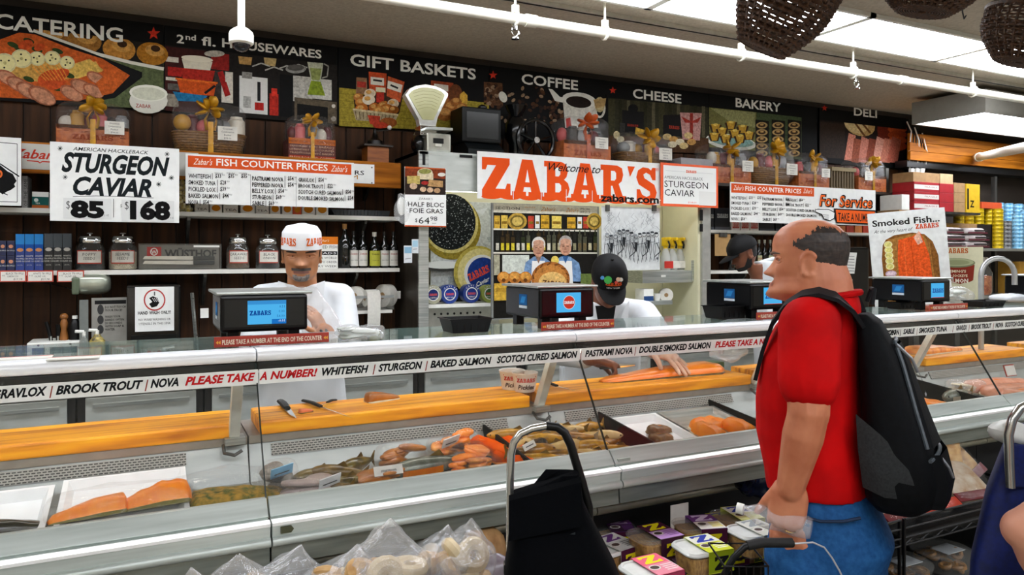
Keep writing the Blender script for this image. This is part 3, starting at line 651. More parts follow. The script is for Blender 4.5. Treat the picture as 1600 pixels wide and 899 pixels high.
t = board('price_board', 'white Fish Counter Prices board with orange header above the paper hat worker', 'sign', 290, 553, 240, 318, 4.08, at=290)
p = PR(4.08)
p.rect(293.5, 243, 549, 261, '#d4521f')
p.text('Zabar\'s', 302, 257, 10, '#f0e8dc', 332, .0, .4); p.text('FISH COUNTER PRICES', 338, 258.5, 11, '#f2efe6', 512, .014, 0, 2); p.text('Zabar\'s', 517, 268, 10, '#f0e8dc', 543, .0, .4)
def plist(p, x, y, dy, h, rows, k='#1a1a1a', wmax=None):
    for i, (a, b) in enumerate(rows):
        yy = y + i * dy
        p.text(a, x, yy, h, k, x + len(a) * h * .55, .022, 0, 1); xx = x + len(a) * h * .55 + h * .3
        p.text('|', xx, yy, h * 1.1, k, None, 0, 0, 1)
        for j, c in enumerate(b): p.text('$' + c, xx + h * .7 + j * h * 2.9, yy, h, k, xx + h * .7 + j * h * 2.9 + h * 1.35, .02, 0, 1); p.text('PER LB', xx + h * 2.2 + j * h * 2.9, yy - h * .5, h * .35, k, xx + h * 2.8 + j * h * 2.9, 0, 0, 1)
for i, s in enumerate(('WHOLE', 'SIDES', 'CHUNKS')): p.text(s, 335 + i * 19, 271.5, 2.2, '#444', 348 + i * 19, 0, 0, 1)
plist(p, 294.5, 278, 10.3, 7, [('WHITEFISH', ('33', '35', '35')), ('SMOKED TUNA', ('28',)), ('PICKLED LOX', ('39',)), ('BAKED SALMON', ('44',)), ('NOVA', ('54',))])
p.line([(391.5, 273), (391.5, 322)], .7, '#999')
plist(p, 394, 282, 9.7, 6.8, [('PASTRAMI NOVA', ('54',)), ('PEPPERED NOVA', ('54',)), ('BELLY LOX', ('54',)), ('STURGEON', ('69',)), ('SABLE', ('69',))])
p.line([(462.5, 276), (462.5, 326)], .7, '#999')
plist(p, 466, 284, 9.4, 6.4, [('GRAVLOX', ('54',)), ('BROOK TROUT', ('22',)), ('SCOTCH CURED SALMON', ('54',)), ('DOUBLE SMOKED SALMON', ('54',))])
p.build('print', t)
arms(t, (bx(330, 4.08), bx(500, 4.08)), 2.0, 4.084, 4.171); arms(CAV, (bx(110, 4.02), bx(250, 4.02)), 2.0, 4.024, 4.171)
# -- boxes, jars, bottles on the shelves
def sbox(name, label, cat, px0, px1, yt, zb, m, Y=4.24, d=.09, group=None, pr=None, bev=.002, zt=None):
    X0, X1 = atY(px0, 0, Y).x, atY(px1, 0, Y).x; Z1 = zt or atY((px0 + px1) / 2, yt, Y).z
    t = thing(name, label, cat, ((X0 + X1) / 2, Y + d / 2, zb), group=group)
    MB().box(X0, X1, Y, Y + d, zb, Z1).build('carton', m, t, bevel=bev)
    if pr:
        p = PR(None); pr(p, X0, X1, zb, Z1); o = p.build('print', t, w=False); off = wloc(t)
        for v in o.data.vertices: v.co = Vector((v.co.x - off.x, v.co.y + Y - .0004 - off.y, v.co.z - off.z))
    return t
sbox('book', 'grey cookbook standing on end beside the ink blot sign', 'book', 34, 43, 275, Z_UP, mat('grey_book', '#9a9a98', .5), 4.23, .15, pr=lambda p, a, b, c, d: p.text('OF THE SAME', (a + b) / 2 + .012, c + .01, .016, '#333', None, 0, 0, 1, rot=math.pi / 2))
def tea(p, a, b, c, d):
    p.rect(a, c, b, c + (d - c) * .7, '#1f5c56'); p.rect(a, c, b, c + (d - c) * .2, '#b5602c'); p.ell(a + (b - a) * .25, c + (d - c) * .5, .009, .009, '#cfd8d2'); p.text('TEA', a + (b - a) * .2, c + (d - c) * .26, .008, '#e8e8e0', None, 0, 0, 1)
sbox('tea_tin', 'small white tin with teal label beside the caviar sign', 'tin', 50, 76, 300, Z_UP, WHITEP(), 4.23, .08, pr=tea)
b = MB(); c0 = atY(291, 0, 4.28); t = thing('popcorn_bag', 'clear bag of yellow popcorn between the caviar sign and price board', 'bag', (c0.x, 4.28, Z_UP)); R = random.Random(5)
for i in range(60): b.ell((c0.x + R.uniform(-.035, .035), 4.27 + R.uniform(-.03, .03), Z_UP + R.uniform(.012, .16)), R.uniform(.009, .014), 6, 4)
o = b.build('popcorn', mat('popcorn_yellow', '#d8b82c', .6, 0, c2='#e8e2c0', sc=70), t, **SM); o['kind'] = 'stuff'
MB().ell((c0.x, 4.27, Z_UP + .088), (.052, .045, .086), 16, 10, crump=.06, pw=.6).build('bag_film', CELLO(), t, **SM)
def obox(i):
    def f(p, a, b, c, d):
        if i % 2 or i > 4: p.ell((a + b) / 2, (c + d) / 2, (b - a) * .36, (d - c) * .33, '#d98a1c')
        else: p.text('TEA', a + .006, c + .012, .012, '#555', b - .006, 0, 0, 1)
    return f
for i, (a, b_) in enumerate(((305, 326), (328, 347), (349, 372), (376, 398), (400, 420), (422, 438), (441, 457), (458, 471), (472, 492), (494, 513))):
    sbox('small_carton', ['white carton at the left end of the row under the price board', 'second white carton under the price board', 'third white carton under the price board', 'fourth white carton under the price board', 'fifth white carton under the price board', 'white carton just left of the four orange oval cartons', 'first white carton with orange oval under the price board', 'narrow orange carton among the oval cartons', 'third carton with wide orange oval', 'rightmost carton with orange oval beside the dark tray'][i], 'box', a, b_, 318, Z_UP, WHITEP() if i != 7 else ORANGE(), 4.23, .08, 'small cartons on the upper shelf', obox(i))
X0, X1 = atY(518, 0, 4.22).x, atY(610, 0, 4.22).x
t = thing('dark_tray', 'dark ribbed plastic tray lying on the upper shelf end', 'tray', ((X0 + X1) / 2, 4.3, Z_UP))
MB().prism([(X0 + .02, Z_UP), (X1 - .01, Z_UP), (X1, Z_UP + .035), (X0, Z_UP + .035)], 4.22, 4.42).build('tray_body', mat('slate_plastic', '#20262a', .4), t)
for i in range(14): MB().box(X0 + .03 + i * .02, X0 + .037 + i * .02, 4.214, 4.22, Z_UP + .004, Z_UP + .033).build('rib', mat('slate_plastic'), t)
def truf(k):
    def f(p, a, b, c, d):
        h = d - c; m = (a + b) / 2
        if k == 'blue': p.rect(a, c + h * .72, b, d, '#2f7fc0'); p.rect(a, c + h * .55, b, c + h * .72, '#1c4f9c')
        if k == 'black': p.rect(a, c + h * .62, b, d, '#4a5054'); p.rect(a, c + h * .52, b, c + h * .62, '#2a2d30')
        p.ell(m, c + h * .57, (b - a) * .38, h * .05, '#c98a5a' if k != 'black' else '#b5b2aa')
        for i, s in enumerate(('WHITE', 'TRUFFLE', 'OLIVE OIL')): p.text(s, m, c + h * (.38 - .07 * i), h * .04, '#d8d8d0', None, 0, 0, 1, al='c')
        p.text('250 ML', m, c + h * .14, h * .03, '#b0b0a8', None, 0, 0, 1, al='c')
    return f
NAVY = mat('navy_carton', '#0d1a44', .35); BLU = mat('blue_carton', '#16337c', .35); BLKC = mat('black_carton', '#0c0d0f', .35)
hb = atY(12, 400, 4.23).z - Z_LO
for c in range(3):
    a, b_ = (-14, -1, 11)[c], (-2, 9.5, 23)[c]
    for r in range(2):
        def sm(p, a, b, c, d): p.ell((a + b) / 2, c + (d - c) * .62, (b - a) * .3, (d - c) * .12, '#c98a6a'); p.text('TRUFFLES', (a + b) / 2, c + (d - c) * .3, .006, '#d8d8d0', None, 0, 0, 1, al='c')
        t = sbox('truffle_carton', 'small navy truffle carton, %s of its stack, %s' % (('bottom', 'top')[r], ('at the left frame edge', 'second stack from the blue cartons', 'touching the tall blue cartons')[c]), 'box', a, b_, 0, Z_LO + r * (hb + .001), NAVY, 4.23, .06, 'small navy truffle cartons', sm, zt=Z_LO + (r + 1) * hb)
for i in range(3):
    sbox('oil_carton', 'tall blue truffle oil carton, %s of three' % ('leftmost', 'middle', 'rightmost')[i], 'box', 24.5 + i * 14.6, 38.3 + i * 14.6, 366, Z_LO, BLU, 4.23, .055, 'tall truffle oil cartons', truf('blue'))
    sbox('oil_carton', 'tall black truffle oil carton, %s of three' % ('leftmost', 'middle', 'rightmost')[i], 'box', 69 + i * 14.4, 82.8 + i * 14.4, 365, Z_LO, BLKC, 4.23, .055, 'tall truffle oil cartons', truf('black'))
JG = film('jar_glass', '#cfd6d2', .05, .03, .5, 3, 0)
def jar(px0, px1, yt, zb, fill, label, t1, t2, Y=4.30):
    X0, X1 = atY(px0, 0, Y).x, atY(px1, 0, Y).x; r = (X1 - X0) / 2; xc = (X0 + X1) / 2; zt = atY((px0 + px1) / 2, yt, Y).z; h = zt - zb
    t = thing('seed_jar', label, 'jar', (xc, Y, zb), group='glass seed jars with steel lids')
    MB().lathe([(r * .9, 0), (r, h * .06), (r, h * .5), (r * .92, h * .62), (r * .74, h * .7), (r * .74, h * .76)], (xc, Y, zb), 24).build('glass', JG, t, **SM)
    MB().lathe([(r * .86, .004), (r * .95, h * .06), (r * .95, h * .48), (r * .5, h * .52), (0, h * .52)], (xc, Y, zb), 20).build('seeds', mat('seeds_' + t1.lower(), fill, .8, 0, .35, 160, bump=.5), t, **SM)
    lid = MB().lathe([(r * .8, h * .72), (r * .82, h * .74), (r * .82, h * .84), (r * .7, h * .9), (r * .2, h * .93), (0, h * .93)], (xc, Y, zb), 24).build('lid', CHROME(), t, **SM)
    MB().lathe([(.006, h * .92), (.006, h * .95), (.016, h * .97), (.012, h), (0, h)], (xc, Y, zb), 12).build('knob', CHROME(), lid, **SM)
    # curved paper label
    def fn(o, a):
        return lambda u, v: Vector((xc + (r + o) * math.sin((u - .5) * a), Y - (r + o) * math.cos((u - .5) * a), zb + h * (.17 + .36 * v)))
    MB().grid(fn(.0012, 1.75), 10, 1).build('label_border', mat('red_label_border', '#b8402c', .6), t)
    MB().grid(lambda u, v: Vector((xc + (r + .002) * math.sin((u - .5) * 1.6), Y - (r + .002) * math.cos((u - .5) * 1.6), zb + h * (.2 + .3 * v))), 10, 1).build('label_paper', TAGC, t)
    p = PR(None)
    p.text(t1, 0, h * .385, h * .075, '#333', None, .0, .1, 1, al='c'); p.text(t2, 0, h * .28, h * .075, '#333', None, .0, .1, 1, al='c')
    o = p.build('label_text', t, w=False)
    for v in o.data.vertices:
        a = v.co.x / r; v.co = Vector((math.sin(a) * (r + .0028), -math.cos(a) * (r + .0028), v.co.z))
jar(116, 165, 364, Z_LO, '#1c1f22', 'glass jar of dark poppy seeds with steel lid', 'POPPY', 'SEEDS')
jar(169, 215, 364, Z_LO, '#b5ab92', 'glass jar of pale sesame seeds with steel lid', 'SESAME', 'SEEDS')
jar(353, 390, 366, Z_LO, '#5a4630', 'glass jar of brown caraway seeds right of the knife case', 'CARAWAY', 'SEEDS')
jar(399, 437, 367, Z_LO, '#191512', 'glass jar of black onion seeds beside the worker hat', 'BLACK', 'ONION')
# knife display case
Y = 4.23; X0, X1 = atY(216, 0, Y).x, atY(346, 0, Y).x; zt = atY(280, 381, Y).z
t = thing('knife_case', 'clear acrylic case of kitchen knives with red square logo', 'case', ((X0 + X1) / 2, Y + .06, Z_LO))
MB().box(X0, X1, Y, Y + .12, Z_LO, zt).build('acrylic_box', film('acrylic', '#c9c9c0', .1, .05, .5, 4, 0), t)
MB().box(X0 + .004, X1 - .004, Y + .1, Y + .116, Z_LO + .004, zt - .006).build('backing', mat('grey_backing', '#6d675c', .5), t)
for z in (Z_LO + .03, Z_LO + .055):
    MB().prism([(X0 + .02, z), (X0 + .26, z - .004), (X0 + .26, z + .016), (X0 + .03, z + .016)], Y + .05, Y + .054).build('knife_blade', CHROME(), t)
    MB().box(X0 + .262, X1 - .03, Y + .042, Y + .06, z - .006, z + .016).build('knife_handle', BLACKP(), t, bevel=.004)
p = PR(Y + .098); p.rect(229.5, 386, 252, 401.5, '#b8201c'); p.ring(240.7, 393.6, 6, 1.4, '#f0ece4'); p.text('W', 236.4, 397, 6, '#f0ece4', 245, .02); p.text('WÜSTHOF', 257, 402, 12, '#0a0a0a', 338, .035, 0, 3); p.build('print', t)
MB().box(X0 + .26, X1 - .01, Y - .002, Y, zt - .018, zt - .008).build('price_strip', WHITEP(), t)
# smoked fish tin / bottles
def fishbox(p, a, b, c, d):
    h = d - c; p.rect(a, c + h * .76, b, d, '#d8761c'); p.text('Zabar\'s', a + (b - a) * .3, c + h * .84, h * .08, '#f0e4d0', None, 0, .4, 1)
    p.text('SMOKED FISH', a + .004, c + h * .63, h * .1, '#333', b - .004, 0, 0, 1); p.rect(a + .002, c + h * .42, b - .004, c + h * .54, '#1c1c1c'); p.text('BREADS', a + .006, c + h * .45, h * .07, '#eee', b - .01, 0, 0, 1)
    for i, s in enumerate(('TO THE WORLD', 'MADE TO ORDER', 'EVERY WEEK')): p.text(s, a + .006, c + h * (.3 - .13 * i), h * .07, '#444', b - .006, 0, 0, 1)
sbox('fish_bread_box', 'white box with orange top lettered smoked fish breads behind the worker hat', 'box', 484, 528, 370, Z_LO, WHITEP(), 4.23, .13, None, fishbox)
DG = mat('dark_bottle_glass', '#0a0d0a', .08, 0, .2, spec=.7)
def bottle(px, w, yt, zb, label, lab=None, cap='#15130f', Y=4.28, txt='ZABARS', group='wine bottles on the lower shelf', m=None):
    x = atY(px, 0, Y).x; r = (atY(px + w / 2, 0, Y).x - atY(px - w / 2, 0, Y).x) / 2; h = atY(px, yt, Y).z - zb
    t = thing('wine_bottle', label, 'bottle', (x, Y, zb), group=group); n = 12
    MB().lathe([(r * .9, 0), (r, h * .03), (r, h * .56), (r * .8, h * .66), (r * .36, h * .76), (r * .34, h * .9)], (x, Y, zb), 16).build('glass_body', m or DG, t, **SM)
    MB().lathe([(r * .38, h * .88), (r * .4, h), (0, h)], (x, Y, zb), 12).build('cap', mat('bottle_cap_' + cap[1:], cap, .4), t, **SM)
    if lab:
        MB().grid(lambda u, v: Vector((x + (r + .001) * math.sin((u - .5) * 2.4), Y - (r + .001) * math.cos((u - .5) * 2.4), zb + h * (.06 + .42 * v))), 8, 1).build('label', mat('label_' + lab[1:], lab, .6), t)
        p = PR(None); p.text(txt, 0, h * .36, h * .045, '#a03020' if lab != '#b9b83a' else '#1c1c10', None, .01, 0, 1, al='c'); p.text('RED WINE' if lab != '#b9b83a' else 'OLIVE OIL', 0, h * .2, h * .03, '#333', None, 0, 0, 1, al='c')
        o = p.build('label_text', t, w=False)
        for v in o.data.vertices: a = v.co.x / r; v.co = Vector((math.sin(a) * (r + .0016), -math.cos(a) * (r + .0016), v.co.z))
bottle(538.5, 19, 350, Z_LO, 'tallest black bottle with tan cork, leftmost of the bottle row', None, '#a8783c')
bottle(552.5, 14, 361, Z_LO, 'dark wine bottle with white label, second in the bottle row', '#d8d6ce')
bottle(567, 14, 361, Z_LO, 'dark wine bottle with white label just left of the yellow label bottle', '#d8d6ce')
bottle(585, 17, 363, Z_LO, 'dark oil bottle with yellow green label and white cap', '#b9b83a', '#cfcabc')
bottle(600.5, 13.5, 362, Z_LO, 'dark wine bottle with white label just right of the yellow label bottle', '#d8d6ce')
bottle(614.5, 13.5, 362, Z_LO, 'dark wine bottle with white label, rightmost of the bottle row', '#d8d6ce')
for i, (a, b_, s1, s2) in enumerate(((-1, 41, 'BLACK TRUFFLE', 'CARPACCIO'), (42, 83.5, 'WHITE TRUFFLE', 'OLIVE OIL'), (89, 131.5, 'BLACK TRUFFLE', 'OLIVE OIL'))):
    t = board('shelf_price_card', ('leftmost red bordered truffle price card on the shelf edge', 'middle red bordered price card reading white truffle olive oil', 'right red bordered price card under the black cartons')[i], 'price card', a, b_, 423, 441, 4.18, mat('red_label_border', '#b8402c', .6), .002, group='red bordered price cards')
    p = PR(4.18); p.rect(a + 2, 425, b_ - 2, 439.5, '#dcdad2'); p.text(s1, a + 10, 429.5, 3.4, '#222', b_ - 4, 0, .1, 1); p.text(s2, a + 12, 433.5, 3, '#222', b_ - 12, 0, .1, 1); p.text('$19.98', a + 22, 438, 3.2, '#222', b_ - 6, 0, .1, 1); p.text('8 OZ', a + 4, 432, 2.4, '#222', a + 9, 0, 0, 1); p.build('print', t)
# == back counter behind the workers
CBF, CBZ = 3.80, .95
cuts = [(-1.8, bx(119, CBF)), (bx(119, CBF), bx(319, CBF)), (bx(319, CBF), bx(655, CBF)), (bx(655, CBF), 1.95), (1.95, 2.9), (2.9, 3.8), (3.8, 4.7)]
clab = ['steel back cabinet with a drawer at the left end of the work aisle', 'plain steel back cabinet under the hand wash sign', 'steel back cabinet with drawers behind the paper hat worker', 'steel back cabinet below the caviar poster', 'steel back cabinet behind the black cap worker', 'steel back cabinet below the spray bottles', 'steel back cabinet at the far end of the aisle']
for i, (a, b_) in enumerate(cuts):
    t = thing('back_cabinet', clab[i], 'cabinet', ((a + b_) / 2, CBF, 0), group='steel cabinets along the back wall')
    MB().box(a + .004, b_ - .004, CBF + .02, 4.36, .08, CBZ - .03).build('body', mat('black_gap', '#0c0c0d', .6), t)
    dz = (.12, .70, .92) if i in (0, 2) else (.12, .92)
    g = .035
    for z0, z1 in zip(dz, dz[1:]):
        d = MB().box(a + g, b_ - g, CBF, CBF + .02, z0 + .006, z1 - .006).build('door', STEELP(), t, bevel=.003)
        MB().box(a + g + .03, b_ - g - .03, CBF - .012, CBF, z1 - .05, z1 - .035).build('handle', STEEL(), d)
b = MB().box(-1.8, 4.7, CBF - .02, 4.38, CBZ - .03, CBZ)
tag(b.build('back_worktop', STEEL(), bevel=.004), 'long steel worktop along the back wall behind the workers', 'worktop')
# things standing on / hanging over the back counter (left)
Y = 4.05
def crate_rack():
    X0, X1 = bx(42, Y), bx(125, Y); zt = atY(80, 535, Y).z
    t = thing('utensil_rack', 'white metal utensil rack with dark blue slots', 'rack', ((X0 + X1) / 2, Y, CBZ))
    MB().box(X0, X1, Y, Y + .2, CBZ, zt).build('box', WHITEP(), t, bevel=.004)
    for a, b_ in ((50, 70), (78, 121)): MB().box(bx(a, Y), bx(b_, Y), Y - .002, Y + .004, atY(60, 554, Y).z, atY(60, 544, Y).z).build('slot', mat('navy_slot', '#141d44', .5), t)
    for a in (60, 110): MB().cyl((bx(a, Y), Y - .004, atY(60, 540, Y).z), (bx(a, Y), Y, atY(60, 540, Y).z), .005, n=8).build('screw', BLACKP(), t)
    return zt
zr = crate_rack()
def on_rack(name, label, cat, px, fn, m):
    x = bx(px, Y + .08); t = thing(name, label, cat, (x, Y + .08, zr)); fn(t, x, Y + .08, zr)
on_rack('pepper_mill', 'turned wooden pepper mill on the utensil rack', 'mill', 100, lambda t, x, y, z: [MB().lathe([(.018, 0), (.02, .01), (.012, .05), (.017, .08), (.011, .1)], (x, y, z), 14).build('body', mat('turned_wood', '#8a5522', .4, 0, .2), t, **SM), MB().ell((x, y, z + .112), (.018, .018, .016), 12, 8).build('head', mat('turned_wood'), t, **SM)], None)
on_rack('knife_pair', 'black handled knife leaning on the utensil rack', 'knife', 80, lambda t, x, y, z: [MB().tube([(x, y, z), (x - .02, y, z + .09)], .008, 8).build('handle', BLACKP(), t), MB().box(x - .003, x + .003, y - .012, y + .012, z - .0, z + .02).build('bolster', STEEL(), t)], None)
on_rack('knife_pair', 'upright black knife handle beside the wooden pepper mill', 'knife', 91, lambda t, x, y, z: [MB().tube([(x, y, z), (x, y, z + .075)], .01, 8).build('handle', BLACKP(), t), MB().box(x - .003, x + .003, y - .012, y + .012, z, z + .02).build('bolster', STEEL(), t)], None)
on_rack('black_jug', 'black plastic jug at the right end of the utensil rack', 'jug', 117, lambda t, x, y, z: [MB().lathe([(.025, 0), (.03, .06), (.022, .085), (.012, .1)], (x, y, z), 14).build('body', BLACKP(), t, **SM), MB().cyl((x, y, z + .1), (x, y, z + .115), .012, n=10).build('cap', WHITEP(), t)], None)
def soap(px, yt, w, m, label):
    y = 4.0; x = bx(px, y); r = w * y / ray(px)[1] / F / 2; zt = atY(px, yt, y).z
    t = thing('soap_pump', label, 'soap bottle', (x, y, CBZ)); h = zt - CBZ
    MB().lathe([(r * .95, 0), (r, .01), (r, h * .78), (r * .5, h * .86), (r * .4, h * .9)], (x, y, CBZ), 16).build('bottle', m, t, **SM)
    MB().cyl((x, y, CBZ + h * .88), (x, y, CBZ + h * .97), .008, n=8).cyl((x, y, CBZ + h * .97), (x - .035, y - .01, CBZ + h * .985), .007, n=8).build('pump', WHITEP(), t)
soap(131, 516, 13, film('grey_clear', '#9aa09a', .4, .1, .4, 5, .1), 'clear soap pump bottle left of the patterned one')
soap(152, 514, 22, mat('patterned_soap', '#c9b45a', .4, 0, c2='#3a3428', sc=60), 'yellow patterned soap pump bottle by the faucets')
t = board('hygiene_poster', 'grey wash your hands poster behind the soap bottles', 'poster', 143, 198, 466, 540, 4.12, mat('grey_poster', '#8f8d86', .5), .003)
p = PR(4.12); p.rect(148, 470, 197, 476, '#1c1c1c'); p.ell(157, 484, 5, 8, '#3a3a3a'); p.ell(157, 500, 5, 7, '#3a3a3a'); p.ell(157, 515, 5, 7, '#3a3a3a')
for i, s in enumerate(('DO NOT TOUCH', 'YOUR FACE!', '', 'WASH YOUR', 'HANDS OFTEN', '20 SECONDS', 'WITH SOAP &', 'WATER.')):
    if s: p.text(s, 164, 482 + i * 5, 3.6, '#151515', 164 + len(s) * 2.7, .02, 0, 1)
p.build('print', t)
tag(MB().box(bx(124, 4.1), bx(138, 4.1), 4.1, 4.104, atY(130, 548, 4.1).z, atY(130, 469, 4.1).z).build('grey_notice', mat('grey_notice_paper', '#6f7470', .5)), 'narrow grey notice strip left of the wash hands poster', 'notice')
x0, x1 = bx(198, 4.1), bx(282, 4.1)
t = thing('dispenser', 'black wall dispenser behind the hand wash sign', 'dispenser', ((x0 + x1) / 2, 4.1, 1.1)); MB().box(x0, x1, 4.06, 4.48, 1.1, atY(240, 446, 4.1).z).build('case', mat('black_gloss', '#08090a', .2), t, bevel=.01)
MB().box(x0 + .02, x1 - .02, 4.05, 4.06, 1.13, 1.16).build('slot', BLACKP(), t)
t = board('hand_wash_sign', 'white HAND WASH ONLY sign with a red ringed hand', 'sign', 211, 272, 449, 519, 4.03, at=211)
p = PR(4.03); p.ring(241.5, 469, 17, 2.2, '#b03a34', 28); p.poly([(233, 466), (239, 463), (246, 466), (249, 473), (245, 479), (237, 481), (233, 475), (238, 472)], '#111'); p.line([(241.5, 456), (241.5, 462)], 2, '#555')
for k in range(3): p.line([(238 + 3 * k, 466), (242 + 3 * k, 472)], .8, '#ddd')
p.text('HAND WASH ONLY!', 215.5, 492, 5.2, '#111', 267, .03, 0, 1); p.text('NO WARE WASHING OR', 216.5, 502, 3.8, '#222', 266.5, .0, 0, 1); p.text('UTENSILS IN THIS SINK', 217, 508.5, 3.8, '#222', 267, .0, 0, 1); p.build('print', t)
t = thing('hand_sink_faucets', 'chrome hand sink faucet set below the hand wash sign', 'faucet', (bx(225, 3.95), 3.95, CBZ))
MB().box(bx(182, 3.95), bx(270, 3.95), 3.94, 3.97, atY(225, 556, 3.95).z - .12, atY(225, 553, 3.95).z).build('backsplash', STEEL(), t)
for px in (192, 225, 255):
    c = atY(px, 545, 3.94); MB().cyl((c.x, c.y, c.z - .05), c, .012, .016, 10).build('valve', CHROME(), t, **SM)
    if px != 225: MB().tube([c, c + Vector((.05 if px > 225 else -.03, -.02, .012))], [.006, .008], 6).build('lever', CHROME(), t)
b = MB(); c = atY(143, 444, 4.2); t = thing('towel_dispenser', 'rounded silver towel dispenser under the lower shelf', 'dispenser', (c.x, 4.25, c.z))
MB().ell((c.x, 4.26, c.z), (.083, .09, .052), 24, 14, pw=.55).build('shell', mat('silver_shell', '#a9afa0', .3, .7, .15, 12), t, **SM); MB().box(c.x - .083, c.x - .05, 4.168, 4.24, c.z - .05, c.z + .035).build('cheek', mat('green_grey_cheek', '#5a6650', .4), t, bevel=.01)
MB().tube([atY(40, 441, 4.4), atY(80, 444, 4.4), atY(105, 450, 4.35), atY(125, 459, 4.2)], .002, 5).build('cord', BLACKP(), t)
c0, c1 = atY(310, 540, 4.0), atY(300, 458, 4.0)
t = thing('steel_upright', 'leaning bare steel upright left of the first scale', 'post', (c0.x, 4.0, CBZ)); MB().tube([(c0.x + .003, 4.0, CBZ), (c1.x, 4.0, c1.z)], .021, 4, flat=.4).build('bar', STEEL(), t)
for z in (.2, .9): q = c0.lerp(c1, z); MB().cyl((q.x, 3.987, q.z), (q.x, 3.982, q.z), .004, n=8).build('bolt', DSTEEL(), t)
tag(MB().box(bx(313, 4.02), bx(326, 4.02), 4.02, 4.022, atY(320, 497, 4.02).z, atY(320, 482, 4.02).z).build('paper_note', WHITEP()), 'small white note beside the leaning steel upright', 'note')
# label roll rack under the bottle shelf
t = wall_shelf(atY(560, 486, 4.2).z, 'short white shelf with label rolls under the bottles', bx(505, 4.2), bx(613, 4.2), SHW, .018, 4.2, ())
zs = atY(560, 486, 4.2).z
x0, x1 = bx(546, 4.2), bx(616, 4.2)
t = thing('label_roll_holder', 'clear acrylic box holding label rolls on the short shelf', 'holder', ((x0 + x1) / 2, 4.2, zs)); b = MB()
MB().box(x0, x1, 4.205, 4.40, zs, zs + .085).build('acrylic_box', film('acrylic'), t); MB().box(x0, x1, 4.203, 4.207, zs + .07, zs + .085).build('rim', mat('grey_clear_rim', '#8d918f', .2), t)
def roll(px, py, r, w, label, strip=None, rz=.5, Y=4.30):
    c = atY(px, py, Y); t = thing('label_roll', label, 'roll', (c.x, Y, c.z - r), group='white label rolls'); M = Matrix.Rotation(rz, 3, 'Z') @ Matrix.Rotation(math.pi / 2, 3, 'Y')
    MB().lathe([(r * .3, -w / 2), (r, -w / 2), (r, w / 2), (r * .3, w / 2), (r * .3, -w / 2)], c, 28, M).build('paper', mat('roll_paper', '#d5d3ca', .7, 0, .06, 90), t, **SM)
    MB().lathe([(r * .3, -w * .52), (r * .3, w * .52), (r * .24, w * .52), (r * .24, -w * .52), (r * .3, -w * .52)], c, 20, M).build('core', CARD(), t, **SM)
    if strip: MB().grid(lambda u, v: c + M @ Vector((0, 0, (u - .5) * w * .98)) + Vector((0, -r * 1.02 - .012 * math.sin(v * 3), r * .8 - v * strip)), 1, 8).build('hanging_strip', mat('roll_paper'), t, **SM)
roll(522, 462, .07, .06, 'leftmost label roll beside the white coat worker')
roll(556, 462, .055, .04, 'second label roll leaning in the acrylic box', None, .9)
roll(580, 466, .05, .08, 'label roll with a long white strip hanging down', .2, .1, 4.24)
roll(603, 462, .068, .06, 'rightmost fat label roll in the acrylic box')
tag(MB().box(bx(617, 4.3), bx(626, 4.3), 4.3, 4.302, atY(620, 467, 4.3).z, atY(620, 455, 4.3).z).build('paper_note', WHITEP()), 'small white note right of the label rolls', 'note')
# coffee mill and dark cabinet things on the top shelf right end
Y = 4.25; x0, x1 = bx(571, Y), bx(610, Y)
t = thing('coffee_mill', 'small wooden box coffee mill on the golden beam end', 'coffee mill', ((x0 + x1) / 2, Y + .08, Z_TOP))
zt = atY(590, 229, Y).z; MB().box(x0 + .012, x1 - .008, Y, Y + .13, Z_TOP + .004, zt).build('box', mat('honey_wood', '#a8611c', .4, 0, c2='#74390c', sc=8, stretch=(1, 1, 5)), t, bevel=.003)
MB().box(x0 - .012, x1 + .012, Y - .02, Y + .15, zt, zt + .01).build('lid', mat('dark_lid', '#2a1f14', .4), t)
MB().lathe([(.05, 0), (.045, .03), (.02, .05), (.01, .09), (.012, .1), (0, .105)], ((x0 + x1) / 2, Y + .065, zt + .01), 16).build('hopper', mat('dark_iron_gloss', '#1c1a18', .3, .6), t, **SM)
MB().tube([((x0 + x1) / 2, Y + .065, zt + .1), ((x0 + x1) / 2 + .08, Y + .05, zt + .11)], .004, 6).build('crank', DSTEEL(), t)
MB().ell(((x0 + x1) / 2 + .085, Y + .05, zt + .125), .014, 10, 7).build('crank_knob', WHITEP(), t, **SM)
# == open reach-in unit in the middle
UX0, UX1, UY, UZ = 1.405, 3.56, 4.05, 2.155
CRM = mat('cream_liner', '#d3d0b0', .4, 0, .05, 5)
t = thing('reach_in_unit', 'tall open steel reach-in unit with pale cream inside behind the workers', 'refrigerator', ((UX0 + UX1) / 2, UY, CBZ))
MB().box(UX0, UX0 + .02, UY, 4.48, CBZ, UZ).build('side_panel', mat('brown_steel', '#5e564c', .35, .6, c2='#3c352d', sc=4, stretch=(3, 3, .6)), t)
MB().box(UX0, UX0 + .06, UY - .02, UY, CBZ, UZ).build('front_post', STEEL(), t, bevel=.003)
MB().box(UX1 - .075, UX1, UY - .02, 4.48, CBZ, UZ).build('end_post', mat('grey_post', '#a9aaa4', .35, .5), t, bevel=.003)
MB().box(UX1 - .10, UX1 - .076, UY, 4.44, CBZ, UZ - .02).build('liner_side', CRM, t)
MB().box(UX0 + .02, UX1 - .076, 4.45, 4.48, CBZ, UZ).build('liner_back', CRM, t)
MB().box(UX0, UX1, UY - .02, 4.48, UZ - .02, UZ).build('top_panel', STEELP(), t)
MB().box(UX0 + .06, UX1 - .075, UY - .018, UY, 1.93, UZ - .02).build('header', STEELP(), t, bevel=.002)
